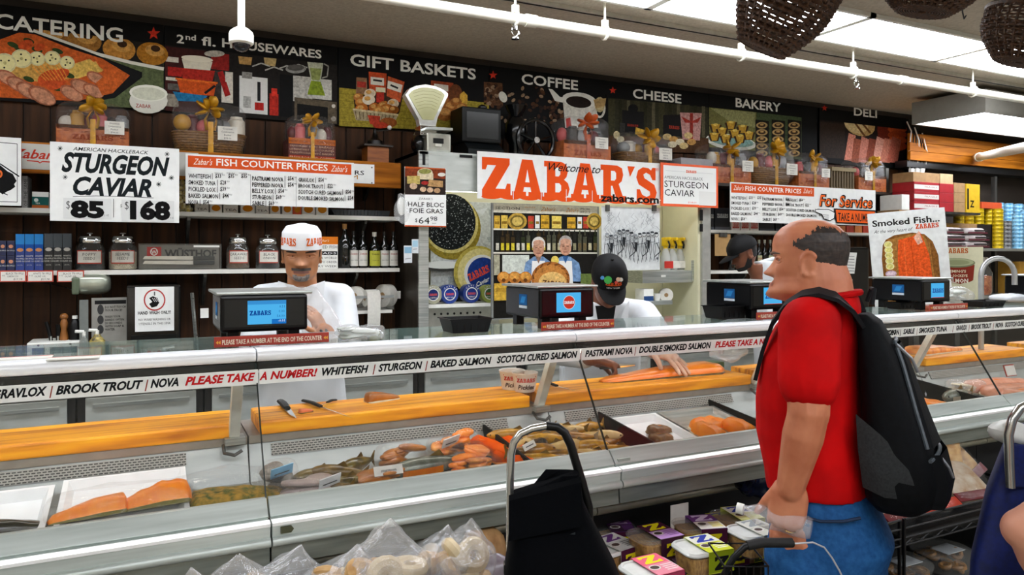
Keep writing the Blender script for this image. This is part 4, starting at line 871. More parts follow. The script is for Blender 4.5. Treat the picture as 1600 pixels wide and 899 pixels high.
MB().cyl((UX0 + .1, UY + .05, 1.945), (UX1 - .15, UY + .05, 1.945), .013, n=8).build('lamp_tube', emis('unit_lamp', '#fff8ec', CASE_E * .9), t)
for px0, px1, ya, yb in ((660, 664.5, 240, 258), (718, 738, 241.5, 246), (1093.5, 1098, 328, 345), (1093.5, 1098, 350, 362)):
    MB().box(bx(px0, UY - .02), bx(px1, UY - .02), UY - .022, UY - .018, atY(px0, yb, UY - .02).z, atY(px0, ya, UY - .02).z).build('slot', BLACKP(), t)
t = thing('unit_shelf', 'white shelf inside the unit holding caviar tins', 'shelf', (1.8, 4.2, 1.2)); zc = atY(700, 475.5, 4.2).z
MB().box(UX0 + .03, bx(783, 4.2), 4.2, 4.44, zc - .022, zc).build('board', WHITEP(), t, bevel=.002)
MB().box(UX0 + .03, bx(790, 4.3), 4.40, 4.44, zc - .16, zc - .03).build('peg_strip', mat('peg_grey', '#b5b5ac', .5), t)
for i in range(8): x = bx(680 + i * 10.2, 4.39); MB().cyl((x, 4.398, zc - .075), (x, 4.402, zc - .075), .008, n=8).build('peg_hole', BLACKP(), t)
# caviar poster
t = board('caviar_poster', 'poster of an open caviar tin and a round blue lid', 'poster', 673, 770, 314, 448, 4.40, mat('poster_white', '#cfd2cf', .5), .004, at=690)
Y = 4.40; p = PR(Y); R = random.Random(2)
p.poly([(673, 312), (769, 318), (769, 450), (673, 448)], '#c2c8c6')
for i in range(26): x, y = R.uniform(690, 768), R.uniform(320, 440); p.poly([(x, y), (x + R.uniform(8, 20), y + R.uniform(-6, 8)), (x + R.uniform(0, 16), y + R.uniform(6, 18))], R.choice(['#dfe4e2', '#a9b2b2', '#d0d6d8', '#b5bcba']))
p.ell(705, 356, 46, 50, '#8f7f2c', -6, 36); p.ell(704, 350, 43, 46, '#d0c47a', -6, 36); p.ell(703, 347, 40, 44, '#14191a', -6, 36)
for i in range(420):
    q, r = R.uniform(0, 6.28), math.sqrt(R.random()); p.ell(703 + 38 * r * math.cos(q), 347 + 42 * r * math.sin(q), .75, .75, R.choice(['#5c6566', '#8d9696', '#3a4344', '#c2c8c8']), 0, 5)
p.ell(690, 418, 30, 6, '#3c3c38'); p.ell(690, 414, 32, 6, '#d8dcd8')
p.ell(742, 424, 36, 40, '#b5a64c', 20, 32); p.ell(744, 424, 32, 36, '#d5ca88', 20, 32); p.ell(748, 426, 26, 28, '#d9dcdc', 20, 32); p.ell(750, 427, 23, 25, '#1b3a86', 20, 32)
p.slab(731, 440, 12, '#e0502c', '#1b3a86', 765, 'ZABARS', .42); p.text('Caviar', 742, 448, 7, '#e8ecec', 764, .02, .4, 2, .42)
p.build('print', t, m=printp())
tag(MB().box(bx(673, 4.24), bx(776, 4.24), 4.40, 4.41, zc, atY(700, 447, 4.40).z).build('tin_backdrop', BLKC), 'black card behind the row of caviar tins', 'card')
def tin(px, r, c1, c2, label, txt):
    y = 4.24; c = atY(px, 461, y); R_ = r * y / ray(px)[1] / F; c.z = zc + R_; t = thing('caviar_tin', label, 'tin', (c.x, y, zc), group='caviar tins on the white shelf'); M = Matrix.Rotation(math.pi / 2, 3, 'X')
    MB().lathe([(R_ * .96, -.05), (R_ * .96, 0), (R_, .0), (R_, .018), (R_ * .95, .022), (0, .022)], c, 28, M).build('body', mat('tin_' + c1[1:], c1, .3, .2), t, **SM)
    p = PR(None); p.ring(0, 0, R_ * .66, R_ * .1, '#dfe2e0'); p.ell(0, 0, R_ * .56, R_ * .56, c2, n=24); p.slab(-R_ * .42, -R_ * .1, R_ * .22, '#d8584a', c2, R_ * .42); p.text(txt, 0, -R_ * .4, R_ * .16, '#e8e8e0', None, 0, 0, 1, al='c')
    for i, ch in enumerate('CAVIAR'): a = math.radians(140 - i * 20); p.text(ch, R_ * .74 * math.cos(a), R_ * .74 * math.sin(a), R_ * .2, '#dfe2e0', None, .01, 0, 1, a - math.pi / 2)
    o = p.build('lid_print', t, w=False)
    for v in o.data.vertices: v.co = Vector((v.co.x, v.co.y - .0225, v.co.z + R_))
tin(675, 15, '#a8a890', '#22346e', 'blue and silver caviar tin at the left end of the tin row', 'OSETRA'); tin(701, 15, '#1d3c8c', '#1d3c8c', 'deep blue caviar tin, second in the tin row', 'BELUGA'); tin(735, 15, '#1a3680', '#20357a', 'blue caviar tin with red script, third in the tin row', 'STERLET'); tin(763, 14, '#8d9a4a', '#3a5a34', 'green and gold caviar tin at the right end of the tin row', 'SEVRUGA')
t = thing('tray_stack', 'low white ribbed tray under the caviar shelf', 'tray', (1.7, 4.2, CBZ)); MB().box(bx(672, 4.15), bx(780, 4.15), 4.15, 4.36, CBZ, CBZ + .06).build('tray', WHITEP(), t, bevel=.006)
MB().box(bx(674, 4.15), bx(778, 4.15), 4.145, 4.15, CBZ + .02, CBZ + .05).build('label_edge', mat('grey_edge', '#8c8e8c', .5), t)
# framed photo poster with two men in aprons
Y = 4.06; t = board('counter_photo', 'framed photo poster of two aproned men behind bread and bagels', 'poster', 768, 936, 317, 500, Y, mat('steel_frame', '#8a8d8c', .35, .5), .012, at=768)
p = PR(Y); R = random.Random(4)
p.rect(771, 318, 933, 498, '#15130f'); p.rect(771, 318, 933, 332, '#d0ccba')
p.text('SECTION', 774, 327, 4.6, '#3a3a36', 812, 0, 0, 1); p.text('Zabar\'s', 845, 330, 7, '#c9862c', 868, 0, .4, 1); p.text('Zabar\'s', 884, 331.5, 7, '#c9862c', 904, 0, .4, 1); p.text('SPECIAL', 906, 328, 3.4, '#3a3a36', 922, 0, 0, 1); p.text('SERVICE', 906, 333, 3.4, '#3a3a36', 922, 0, 0, 1); p.text('imported &', 820, 325, 2.8, '#c9862c', 836, 0, 0, 1)
p.rect(771, 357, 933, 359.5, '#d8d6c8'); p.rect(771, 394, 933, 396.5, '#d8d6c8')
for x, w, k in ((772, 9, '#c9a23a'), (783, 10, '#d0b04a'), (825, 9, '#b5402c'), (836, 7, '#dcdcd4'), (845, 13, '#c99c2c'), (862, 15, '#d8c05a'), (886, 13, '#c99c2c'), (902, 7, '#dcdcd4'), (911, 8, '#b5402c')): p.rect(x, 338 + R.uniform(-2, 2), x + w, 357, k); p.rect(x + 1, 346, x + w - 1, 350, '#8a6a1c')
for x, r in ((808, 15), (928, 12)): p.ell(x, 346, r, 13, '#b5923a', 0, 22); p.ell(x, 346, r * .75, 9.5, '#6a5a24', 0, 22); p.ell(x, 346, r * .55, 7, '#c9ad5a', 0, 22)
for x in range(774, 932, 8):
    k = R.choice(['#2a3018', '#1d1d18', '#3a2c14', '#4a4a3a']); p.rect(x, 366 + R.uniform(-2, 6), x + 6, 394, k); p.rect(x + .6, 380, x + 5.4, 391, R.choice(['#c9b82c', '#d8c63a', '#c9c5b4', '#a89a4a'] if x < 860 else ['#b5ad8c', '#8f8a6a', '#6a5a3a', '#c9c5b4'])); p.rect(x + 2, 360, x + 4, 368, k)
p.rect(784, 399, 826, 428, '#c2c8be'); p.rect(771, 398, 780, 430, '#a8a48c')
for cx, y0, hair in ((840.5, 390, '#d2d0c8'), (882.5, 388, '#a8a49c')):
    p.poly([(cx - 26, 440), (cx - 20, 410), (cx - 7, 401), (cx + 7, 401), (cx + 21, 411), (cx + 27, 440)], '#6f8fb5'); p.poly([(cx - 12, 450), (cx - 10, 408), (cx + 10, 408), (cx + 12, 450)], '#dcdcd8'); p.poly([(cx - 5, 400), (cx + 5, 400), (cx, 412)], '#8a6a58' if cx < 860 else '#2f5a8c')
    p.ell(cx, y0 - 8, 10.5, 12, hair); p.ell(cx, y0 - 1, 9, 12.5, '#c08f74'); p.ell(cx, y0 - 10, 8.5, 5, '#c89a80'); p.line([(cx - 5, y0 - 3), (cx - 1.5, y0 - 3)], 1.2, '#4a3428'); p.line([(cx + 1.5, y0 - 3), (cx + 5, y0 - 3)], 1.2, '#4a3428'); p.line([(cx - 3.5, y0 + 6), (cx + 3.5, y0 + 6)], 1.2, '#7a4438'); p.poly([(cx - 1, y0 - 2), (cx + 1, y0 - 2), (cx + 1.8, y0 + 3), (cx - 1.8, y0 + 3)], '#a8755c')
p.ell(866, 407, 6, 7, '#d8c05a')
for x in (786, 803, 820): p.ell(x, 434, 10, 9.5, '#b5702a'); p.ell(x, 432, 8, 6, '#cf9444'); p.ell(x, 438, 3, 3, '#6a3c14')
p.rect(771, 443, 826, 470, '#c9a23a'); p.rect(774, 450, 822, 456, '#a8832a'); p.rect(906, 428, 934, 470, '#5a6a34')
p.ell(859, 436, 30, 27, '#a0622a', 0, 28); p.ell(859, 436, 26, 22, '#b97a38', 0, 28); p.ell(862, 442, 22, 17, '#d8b06a', 0, 24)
for q in range(14): a = q * .449; p.line([(859 + 26 * math.cos(a), 436 + 22 * math.sin(a)), (859 + 29 * math.cos(a + .25), 436 + 26 * math.sin(a + .25))], 2, '#6a3c14')
p.text('ZABARS', 845, 446, 9, '#5a3414', 880, .03, .1, 2, -.1)
p.build('print', t, m=printp())
# line drawing
t = board('crowd_drawing', 'black and white pen drawing of a crowd on white paper', 'drawing', 940, 1031, 322, 423, 4.02, mat('paper_white', '#cfd3d3', .6), .003, at=940)
p = PR(4.02); R = random.Random(9)
for i in range(60):
    x = 944 + R.random() * 82; y = 330 + R.random() * 42; s = 3 + R.random() * 5
    p.line([(x, y), (x + R.uniform(-s, s), y + s), (x + R.uniform(-s, s), y + 2 * s), (x + R.uniform(-s, s), y + 2.5 * s)], .5, R.choice(['#777c80', '#8d9296', '#a5aaac']))
for i in range(13):
    x = 947 + i * 6.3; y = 366 + R.uniform(-4, 6)
    p.ring(x, y, 3, .7, '#3a3e42', 10, 3.6); p.line([(x - 3, y + 4), (x - 5, y + 24), (x - 2, y + 40)], .8, '#4a4e52'); p.line([(x + 3, y + 4), (x + 5, y + 22), (x + 2, y + 42)], .8, '#4a4e52'); p.line([(x - 4, y + 14), (x + 4, y + 12)], .7, '#5a5e62')
    p.ell(x - .5, y - 2.6, 3, 1.6, R.choice(['#1c1f22', '#3a3e42', '#8a8e92']))
    if i % 3 == 1: p.poly([(x - 2, y + 8), (x + 3, y + 9), (x + 1, y + 24), (x - 1, y + 20)], '#1c1f22')
    if i % 3 == 0: p.line([(x, y + 12), (x + 6, y + 26), (x - 3, y + 34)], 1.4, '#2a2d30')
p.ell(1024, 404, 2, 2, '#55595c', 0, 10)
p.build('print', t)
for i in (948, 1021): tag(MB().box(bx(i, 4.0), bx(i + 5, 4.0), 4.0, 4.018, atY(i, 330, 4.0).z, atY(i, 320, 4.0).z).build('binder_clip', DSTEEL()), 'small dark clip at the %s top of the crowd drawing' % ('left' if i < 1000 else 'right'), 'clip')
# spray bottles on the steel shelf, lower shelf with roll and box
zs = atY(1045, 423, 4.1).z
t = thing('steel_ledge', 'steel ledge carrying spray bottles inside the unit', 'shelf', (bx(1045, 4.1), 4.1, zs)); MB().box(bx(1004, 4.1), UX1 - .1, 4.1, 4.3, zs - .085, zs).build('ledge', STEEL(), t, bevel=.003); MB().box(bx(1080, 4.1), UX1 - .078, 4.09, 4.1, zs - .075, zs + .07).build('end_plate', STEEL(), t); MB().box(bx(1034, 4.09), bx(1041, 4.09), 4.095, 4.099, zs - .045, zs - .03).build('sticker', WHITEP(), t)
for i, px in enumerate((1040, 1050.5, 1062)):
    y = 4.16 + .03 * i; c = atY(px, 0, y); x = c.x; t = thing('spray_bottle', ('spray bottle with yellow trigger and red label, leftmost', 'spray bottle with yellow trigger, middle of three', 'spray bottle with yellow trigger, nearest the cream side')[i], 'spray bottle', (x, y, zs), group='yellow trigger spray bottles')
    MB().lathe([(.034, 0), (.036, .01), (.036, .09), (.02, .14), (.013, .16)], (x, y, zs), 16).build('bottle', film('spray_clear', '#cfd4d6', .45, .15, .3, 5, 0), t, **SM)
    MB().box(x - .037, x + .037, y - .038, y - .034, zs + .015, zs + .065).build('label', mat('red_label', '#c0281c', .5) if i == 0 else TAGC, t)
    MB().cbox((x, y, zs + .2), (.035, .05, .06)).cbox((x - .005, y - .03, zs + .222), (.02, .06, .02)).cyl((x, y, zs + .15), (x, y, zs + .175), .016, n=10).build('trigger_head', mat('trigger_yellow', '#e0b80c', .35), t, bevel=.004); MB().tube([(x, y - .03, zs + .205), (x, y - .045, zs + .18), (x, y - .04, zs + .155)], .007, 6).build('trigger', BLACKP(), t)
zs = atY(1030, 470, 4.1).z
t = thing('small_ledge', 'small metal ledge below the spray bottles', 'shelf', (bx(1030, 4.1), 4.1, zs)); MB().box(bx(1008, 4.1), bx(1051, 4.1), 4.1, 4.3, zs - .03, zs).build('ledge', STEEL(), t, bevel=.002); MB().prism([(4.3, zs - .03), (4.3, zs - .12), (4.2, zs - .03)], bx(1030, 4.1), bx(1030, 4.1) + .01, 'x').build('bracket', STEEL(), t)
sbox('glove_box', 'white and blue glove box on the small metal ledge', 'box', 1006, 1021, 452, zs, WHITEP(), 4.11, .1, None, lambda p, a, b, c, d: p.rect(a, c, b, c + (d - c) * .4, '#2a4a7c'))
roll(1040, 461, .048, .05, 'white label roll on the small metal ledge', None, 1.1, 4.16)
t = thing('foam_cups', 'small white foam cup on the small metal ledge', 'cup', (bx(1027, 4.13), 4.13, zs)); MB().lathe([(.018, 0), (.024, .045)], (bx(1027, 4.13), 4.13, zs), 14).build('cup', WHITEP(), t, **SM); MB().lathe([(.025, .043), (.026, .047), (.022, .047)], (bx(1027, 4.13), 4.13, zs), 14).build('rim', WHITEP(), t, **SM)
# -- signs in front of the unit
Y = 3.99
t = board('welcome_sign', 'big white Welcome to ZABARS sign in orange slab letters', 'sign', 746, 1031, 236, 310, Y, at=746)
p = PR(Y); OR, WB = '#dd4e14', '#e3e5e2'; x0 = bx(753, Y); x1 = bx(1026, Y)
zb, zt = atY(753, 306, Y).z, atY(753, 245, Y).z; h = zt - zb
q = PR(None, y0=Y - .0003);
q.slab(x0, zb, h, OR, WB, x1, "ZABAR'S")
q.raw([(x0, zb - .008), (x1 - .3, zb - .008), (x1 - .3, zb + .01), (x0, zb + .01)], [(0, 1, 2, 3)], OR)
for k in range(10):
    a = x0 + (x1 - x0) * k / 10; q.raw([(a + .06 + .066 * math.cos(u), zb - .002 + .016 * math.sin(u)) for u in np.linspace(math.pi, 2 * math.pi, 9)], [tuple(range(9))], OR)
for a in (.16, .31, .45, .60): q.raw([(x0 + (x1 - x0) * a, zb - .014), (x0 + (x1 - x0) * a + .004, zb - .014), (x0 + (x1 - x0) * a + .004, zb + h * .26), (x0 + (x1 - x0) * a, zb + h * .26)], [(0, 1, 2, 3)], WB)
q.text('Welcome to', bx(857, Y), zt - .058, .052, '#141414', bx(938, Y), .004, .42, 3)
q.text('zabars.com', bx(938, Y), zb - .005, .05, '#0e0e0e', bx(1029, Y), .03, 0, 3); q.text('®', bx(1023.5, Y), zt - .02, .02, OR, bx(1029, Y), 0)
q.build('print', t, w=True)
t = board('small_caviar_sign', 'white Sturgeon Caviar sign with thick orange border', 'sign', 1032.5, 1122, 254, 322, 3.97, ORANGE(), .005, at=1032.5)
p = PR(3.97); p.rect(1036.5, 258, 1119, 318, '#e3e5e2'); p.line([(1040, 266.5), (1114, 272)], .5, '#bbb'); p.slab(1072, 270, 4, OR, '#e3e5e2', 1088); p.text('AMERICAN HACKLEBACK', 1038, 279, 5, '#333', 1098, -.008); p.text('STURGEON', 1038, 292, 10.5, '#1c1c1c', 1106, .0); p.text('CAVIAR', 1038.5, 305.5, 10.5, '#1c1c1c', 1085, .0); p.rect(1092, 299, 1118, 321, '#d9dad6'); p.text('$168.00', 1075, 317.5, 2.6, OR, 1088, 0, 0, 1); p.build('print', t)
t = board('foie_gras_sign', 'Half Bloc Foie Gras 64.98 sign with a food photo on top', 'sign', 632.5, 697, 260, 354, 3.96, at=632.5)
p = PR(3.96); p.rect(633, 260, 696, 263.5, '#b5521c'); p.poly([(632.5, 263), (696.5, 265), (696.5, 305), (632.5, 304)], '#2a1f1a'); p.poly([(633, 263), (696, 265), (696, 280), (633, 276)], '#7a3418')
p.ell(664, 270, 12, 7, '#d5c8a8'); p.rect(652, 270, 677, 280, '#cfc0a0'); p.ell(664, 268, 10, 4, '#8a8a4a'); p.poly([(636, 275), (656, 275), (656, 288), (636, 287)], '#b5a05a'); p.poly([(670, 281), (692, 283), (692, 293), (668, 291)], '#b08a5a'); p.ell(690, 273, 6, 3, '#d8d4c8'); p.ell(646, 291, 6, 5, '#c2a488'); p.ell(661, 296, 5, 4, '#c9a888'); p.ell(672, 297, 5, 4, '#c9a888'); p.ell(683, 298, 5, 4, '#b5906a'); p.ell(664, 286, 6, 3, '#9c2a24')
p.text('ZABAR\'S', 654, 312, 3.4, '#333', 676, -.005, 0, 1); p.text('HALF BLOC', 637.5, 322.5, 7.5, '#1c1c1c', 693.5, .006); p.text('FOIE GRAS', 640, 332.5, 7.5, '#1c1c1c', 692, .006); p.text('$', 648.5, 347, 6, '#1c1c1c', None, 0); p.text('64', 654, 349.5, 10.5, '#1c1c1c', 671, .0); p.text('98', 672, 345, 7, '#1c1c1c', 683, .0); p.text('EACH', 675, 350, 1.8, '#444', 681, 0, 0, 1); p.rect(632.5, 352, 697, 354, '#c2521c'); p.build('print', t, m=printp()); arms(t, (bx(662, 3.96),), 1.95, 3.964, 4.031)
c = atY(629, 328, 3.98); t = thing('hanging_bag', 'crumpled white plastic bag hanging behind the foie gras sign', 'bag', c); MB().ell(c, (.045, .03, .085), 16, 12, crump=.35, fr=30).build('bag', BAG(), t, **SM); MB().ell(c + Vector((0, .01, .02)), (.03, .015, .05), 12, 9, crump=.3, fr=30).build('inner_paper', WHITEP(), t, **SM)
for x0, x1, y0, y1, k, l in ((631, 644, 384, 411, '#7fa8c0', 'blue and white note taped to the unit side'), (643.5, 654, 374, 396, '#9cc0d0', 'small pale blue note taped above the other')):
    t = board('taped_note', l, 'note', x0, x1, y0, y1, 4.02, mat('note_' + k[1:], '#c9ced0', .5), .002); p = PR(4.02); p.rect(x0 + 1, y0 + 2, x1 - 1, y0 + 12, k); p.line([(x0 + 2, y1 - 6), (x1 - 2, y1 - 7)], .8, '#555'); p.build('print', t)
# -- antique fan scale on top of the unit
c = atY(668, 0, 4.16); sx = dep(c) / F; zt = UZ
def sp(px, py): q = atY(px, py, 4.16); return (q.x, q.z)
t = thing('fan_scale', 'antique white fan shaped shop scale on the unit top', 'scale', (c.x, 4.2, UZ))
fan = [sp(633, 148), sp(640, 138), sp(650, 133.5), sp(665, 131.5), sp(680, 134), sp(694, 140), sp(700.5, 146), sp(699.5, 152), sp(684, 184), sp(681, 198), sp(656, 196), sp(654, 186), sp(642, 165)]
MB().prism(fan, 4.16, 4.22).build('fan_housing', mat('chrome_white', '#d6d8d2', .2, .4), t, bevel=.004)
inn = [sp(638, 148), sp(645, 141), sp(655, 137.5), sp(666, 136.5), sp(680, 139), sp(690, 143.5), sp(695, 149), sp(683, 175), sp(677, 188), sp(660, 187), sp(649, 168)]
MB().prism(inn, 4.156, 4.16).build('dial', mat('dial_cream', '#cfcf9a', .3, 0, c2='#b9b985', sc=6), t)
q = PR(4.1555)
for k in range(6): q.line([(645 + k * 1.5, 146 + k * 5), (660 + k, 142 + k * 5.2), (678 - k, 143.5 + k * 5), (690 - k * 2, 149 + k * 4.6)], .5, '#8d8d5a')
q.build('dial_marks', t)
b = MB(); b.prism([sp(655, 196), sp(680, 198), sp(681, 211), sp(655, 212)], 4.14, 4.24); b.build('neck', CHROME(), t, bevel=.004)
MB().prism([sp(660, 201), sp(700, 203), sp(700, 207.5), sp(657, 206)], 4.08, 4.3).build('platform', STEEL(), t, bevel=.004)
b = MB(); x0, x1 = bx(664, 4.13), bx(702, 4.13); z1 = atY(680, 209, 4.13).z; b.box(x0, x1, 4.10, 4.3, UZ + .008, z1); b.build('base', mat('pewter', '#b9b9ae', .25, .7, .2, 15), t, bevel=.012)
MB().box(bx(677, 4.098), bx(693, 4.098), 4.095, 4.1, atY(680, 224, 4.1).z, atY(680, 216, 4.1).z).build('plate', BLACKP(), t); MB().box(bx(680, 4.098), bx(690, 4.098), 4.094, 4.1, atY(680, 229, 4.1).z, atY(680, 224.5, 4.1).z).build('tag', TAGC, t)
MB().ell((x0 - .02, 4.2, UZ + .06), (.04, .06, .058), 16, 10).build('counterweight', mat('black_gloss', '#08090a', .2), t, **SM)
# antique black till, coffee grinder
Y = 4.2; BG = mat('black_gloss', '#08090a', .2)
x0, x1 = bx(722, Y), bx(783, Y); z1 = atY(750, 168, Y).z; t = thing('antique_till', 'antique black till with a gold oval medallion', 'till', ((x0 + x1) / 2, Y, UZ))
MB().box(x0, x1, Y, Y + .2, UZ + .1, z1).build('cabinet', mat('black_paint', '#070908', .4, 0, .3, 6, spec=.2), t, bevel=.008); MB().prism([(Y + .02, UZ + .1), (Y - .05, UZ + .05), (Y - .05, UZ + .004), (Y + .2, UZ + .004), (Y + .2, UZ + .1)], x0 + .02, x1 - .005, 'x').build('pan', mat('dark_pan', '#14181a', .35, .3, spec=.3), t)
p = PR(Y - .0006); p.ring(752, 194, 11.5, 1.3, '#8d7a2c', 28, 15.5); p.ell(753, 190, 3.5, 4.5, '#4a4528'); p.ell(752, 200, 5, 6, '#3c3a26'); p.build('medallion', t)
MB().box(x0 + .03, x1 - .02, Y - .003, Y, UZ + .125, z1 - .03).build('front_panel', mat('black_panel', '#141817', .3), t, bevel=.001); MB().ell(((x0 + x1) / 2 + .03, Y + .06, z1 + .012), (.03, .03, .02), 12, 8).build('finial', BG, t, **SM)
xg = bx(826, 4.24); t = thing('coffee_grinder', 'tall black antique coffee grinder with a spoked wheel under the coffee photo', 'grinder', (xg, 4.24, UZ)); z = atY(838, 195, 4.24).z
MB().lathe([(.09, 0), (.09, .02), (.05, .05), (.05, .12), (.075, .16), (.075, .25), (.04, .3), (.07, .36), (.075, .37)], (xg - .06, 4.3, UZ), 18).build('body', BG, t, **SM)
b = MB(); cw = Vector((xg + .03, 4.2, UZ + .14)); b.tube([cw + Vector((.13 * math.cos(q), 0, .13 * math.sin(q))) for q in np.linspace(0, 6.28, 33)[:-1]], .014, 8, closed=True); b.build('wheel_rim', BG, t, **SM)
for k in range(5): q = k * 1.257 + .3; MB().tube([cw, cw + Vector((.13 * math.cos(q), 0, .13 * math.sin(q)))], .009, 6).build('spoke', BG, t)
MB().cyl(cw + Vector((0, -.02, 0)), cw + Vector((0, .1, 0)), .02, n=12).build('axle', CHROME(), t)
gift(880, 958, 180, UZ, 4.1, 'crate', 'crate gift basket with orange bow below the white coffee cup photo', 'orange', .75, 4)
gift(976, 1054, 205, UZ, 4.12, 'wicker', 'dark woven gift basket with a round pink label above the welcome sign', 'gold', .8, 5)
sbox('grey_carton', 'flat grey carton lying on the unit top behind the small caviar sign', 'box', 1064, 1114, 248, UZ, mat('grey_carton', '#8f8d90', .5), 4.06, .2)
# == right shelves
XA, XB = UX1 + .005, 6.15
t = wall_shelf(Z_TOP, 'dark right top shelf carrying gift baskets under the bakery board', XA, XB, mat('dark_shelf'), br=(4.2, 5.4));
wall_shelf(1.742, 'white right shelf behind the second price board', XA, 5.75, SHW, br=(4.0, 5.0))
wall_shelf(1.44, 'white right lower shelf with a row of bottles behind the stooping worker', XA, 4.72, SHW, br=(4.1,))
gift(1110, 1177, 222, Z_TOP, 4.2, 'crate', 'crate gift basket with gold bow below the pastry photo', 'gold', .85, 6)
gift(1180, 1246, 222, Z_TOP, 4.2, 'wicker', 'woven gift basket with gold bow between two crates on the right shelf', 'gold', .85, 7)
gift(1248, 1299, 238, Z_TOP, 4.2, 'crate', 'small dark gift crate with white tag beside the slatted crate', 'gold', .8, 8)
gift(1342, 1388, 246, Z_TOP, 4.2, 'crate', 'rightmost gift crate with gold bow below the deli photo', 'gold', .3, 9)
x0, x1 = bx(1300, 4.2), bx(1338, 4.2); z1 = atY(1319, 262, 4.2).z; t = thing('slatted_crate', 'small slatted wooden crate between two gift crates', 'crate', ((x0 + x1) / 2, 4.3, Z_TOP))
for k in range(9): a = x0 + (x1 - x0) * k / 9; MB().box(a, a + (x1 - x0) / 9 * .6, 4.21, 4.22, Z_TOP, z1 - .02).build('slat', mat('old_wood', '#5c4a2c', .7), t)
MB().box(x0, x1, 4.2, 4.38, z1 - .03, z1).box(x0, x1, 4.215, 4.38, Z_TOP, Z_TOP + .02).build('frame', mat('pale_old_wood', '#8a7a56', .7), t); MB().box(x0, x1, 4.3, 4.31, Z_TOP + .02, z1 - .03).build('back', mat('old_wood'), t)
# price board 2 + for service
Y = 4.06; t = board('service_price_board', 'white board pairing fish counter prices with orange For Service Take A Number', 'sign', 1141, 1368, 284.5, 347, Y, at=1141)
p = PR(Y); p.rect(1142.5, 286.5, 1272, 301, '#d4521f'); p.text('Zabar\'s', 1146, 297, 7.5, '#f0e8dc', 1162, .0, .4, 1); p.text('FISH COUNTER PRICES', 1164.5, 298, 7.5, '#f2efe6', 1252, .014, 0, 1); p.text('Zabar\'s', 1255, 302, 7.5, '#f0e8dc', 1269, .0, .4, 1)
plist(p, 1142.5, 311, 8.3, 4.6, [('WHITEFISH', ('33', '35')), ('SMOKED TUNA', ('28',)), ('PICKLED LOX', ('39',)), ('BAKED SALMON', ('44',)), ('NOVA', ('54',))])
plist(p, 1191, 313, 8, 4.4, [('PASTRAMI NOVA', ('54',)), ('PEPPERED NOVA', ('54',)), ('BELLY LOX', ('54',)), ('STURGEON', ('69',)), ('SABLE', ('69',))])
plist(p, 1228, 314.5, 7.8, 4.2, [('GRAVLOX', ('54',)), ('BROOK TROUT', ('22',)), ('SCOTCH CURED SALMON', ('54',)), ('DOUBLE SMOKED SALMON', ('54',))])
p.text('For Service', 1280, 322, 19, '#15120f', 1363, .05, .15, 3); p.text('For Service', 1279.5, 321.5, 17.5, '#e0621c', 1361, .01, .15, 3)
p.poly([(1302, 326), (1367, 329), (1365, 352), (1306, 349), (1303, 340)], '#15120f'); p.poly([(1305, 328), (1366, 331), (1364, 349.5), (1307, 347)], '#dd5a18'); p.text('TAKE A NUMBER', 1308.5, 345, 13, '#15120f', 1364, .015)
p.poly([(1273, 327), (1294, 327), (1304, 332), (1303, 342), (1296, 346), (1286, 343), (1283, 336), (1273, 332)], '#15120f'); p.poly([(1274, 328), (1294, 328), (1303, 333), (1302, 341), (1296, 344.5), (1287, 342), (1284, 335), (1274, 331)], '#e3e5e2')
for k in range(3): p.line([(1285, 336 + k * 3), (1294, 336.5 + k * 3)], .8, '#15120f')
p.build('print', t); arms(t, (bx(1180, 4.06), bx(1330, 4.06)), atY(1141, 290, 4.06).z, 4.064, 4.2); [MB().box(x - .01, x + .01, 4.19, 4.21, atY(1141, 290, 4.06).z - .01, 2.07).build('drop_bar', DSTEEL(), t) for x in (bx(1180, 4.06), bx(1330, 4.06))]
# shelf goods right
def bz(p, a, b, c, d): p.slab(a + (b - a) * .15, c + (d - c) * .55, (d - c) * .18, '#b9b9b2', '#15171b', b - (b - a) * .15); p.rect(a, c, b, c + (d - c) * .14, '#55585e')
for i, (a, b_, yt) in enumerate(((1101, 1109, 326), (1110.5, 1115.5, 326), (1117, 1141, 325), (1187, 1210, 335), (1212, 1222, 335), (1225, 1250, 337))):
    sbox('coffee_carton', ('black carton against the grey post of the unit', 'slim black carton beside the grey post', 'large black lettered carton left of the second price board', 'black carton partly behind the second price board', 'slim black carton behind the second price board', 'black carton behind the second price board above the customer')[i], 'box', a, b_, yt, 1.742, mat('charcoal_carton', '#15171b', .4), 4.24, .16, 'black lettered cartons', bz)
def rb(p, a, b, c, d): p.slab(a + .01, c + (d - c) * .2, (d - c) * .6, '#c9402c', '#d8cfc8', b - .01)
for i in range(3): sbox('red_lettered_box', 'low white box with red slab letters, %s of three' % ('left', 'middle', 'right')[i], 'box', 1143 + i * 14.5, 1156.5 + i * 14.5, 343, 1.742, mat('blush_carton', '#d8cfc8', .5), 4.23, .12, 'low red lettered boxes', rb)
for i in range(4): sbox('orange_packet', 'small orange packet on the right shelf behind the customer, %s' % ('first from the left', 'second', 'third', 'nearest the fish poster')[i], 'packet', 1310 + i * 13, 1321 + i * 13, 353, 1.742, mat('packet_%d' % (i % 2), ('#c9783c', '#b5402c')[i % 2], .5), 4.23, .1, 'small orange packets')
for i in range(9):
    px = 1143 + i * 8.6; bottle(px, 7, 375, 1.44, 'small dark bottle on the right lower shelf, %s from the left' % ('first', 'second', 'third', 'fourth', 'fifth', 'sixth', 'seventh', 'eighth', 'ninth')[i], '#a8a680' if i % 2 else None, '#b9b9a8', 4.28, group='small bottles on the right lower shelf')
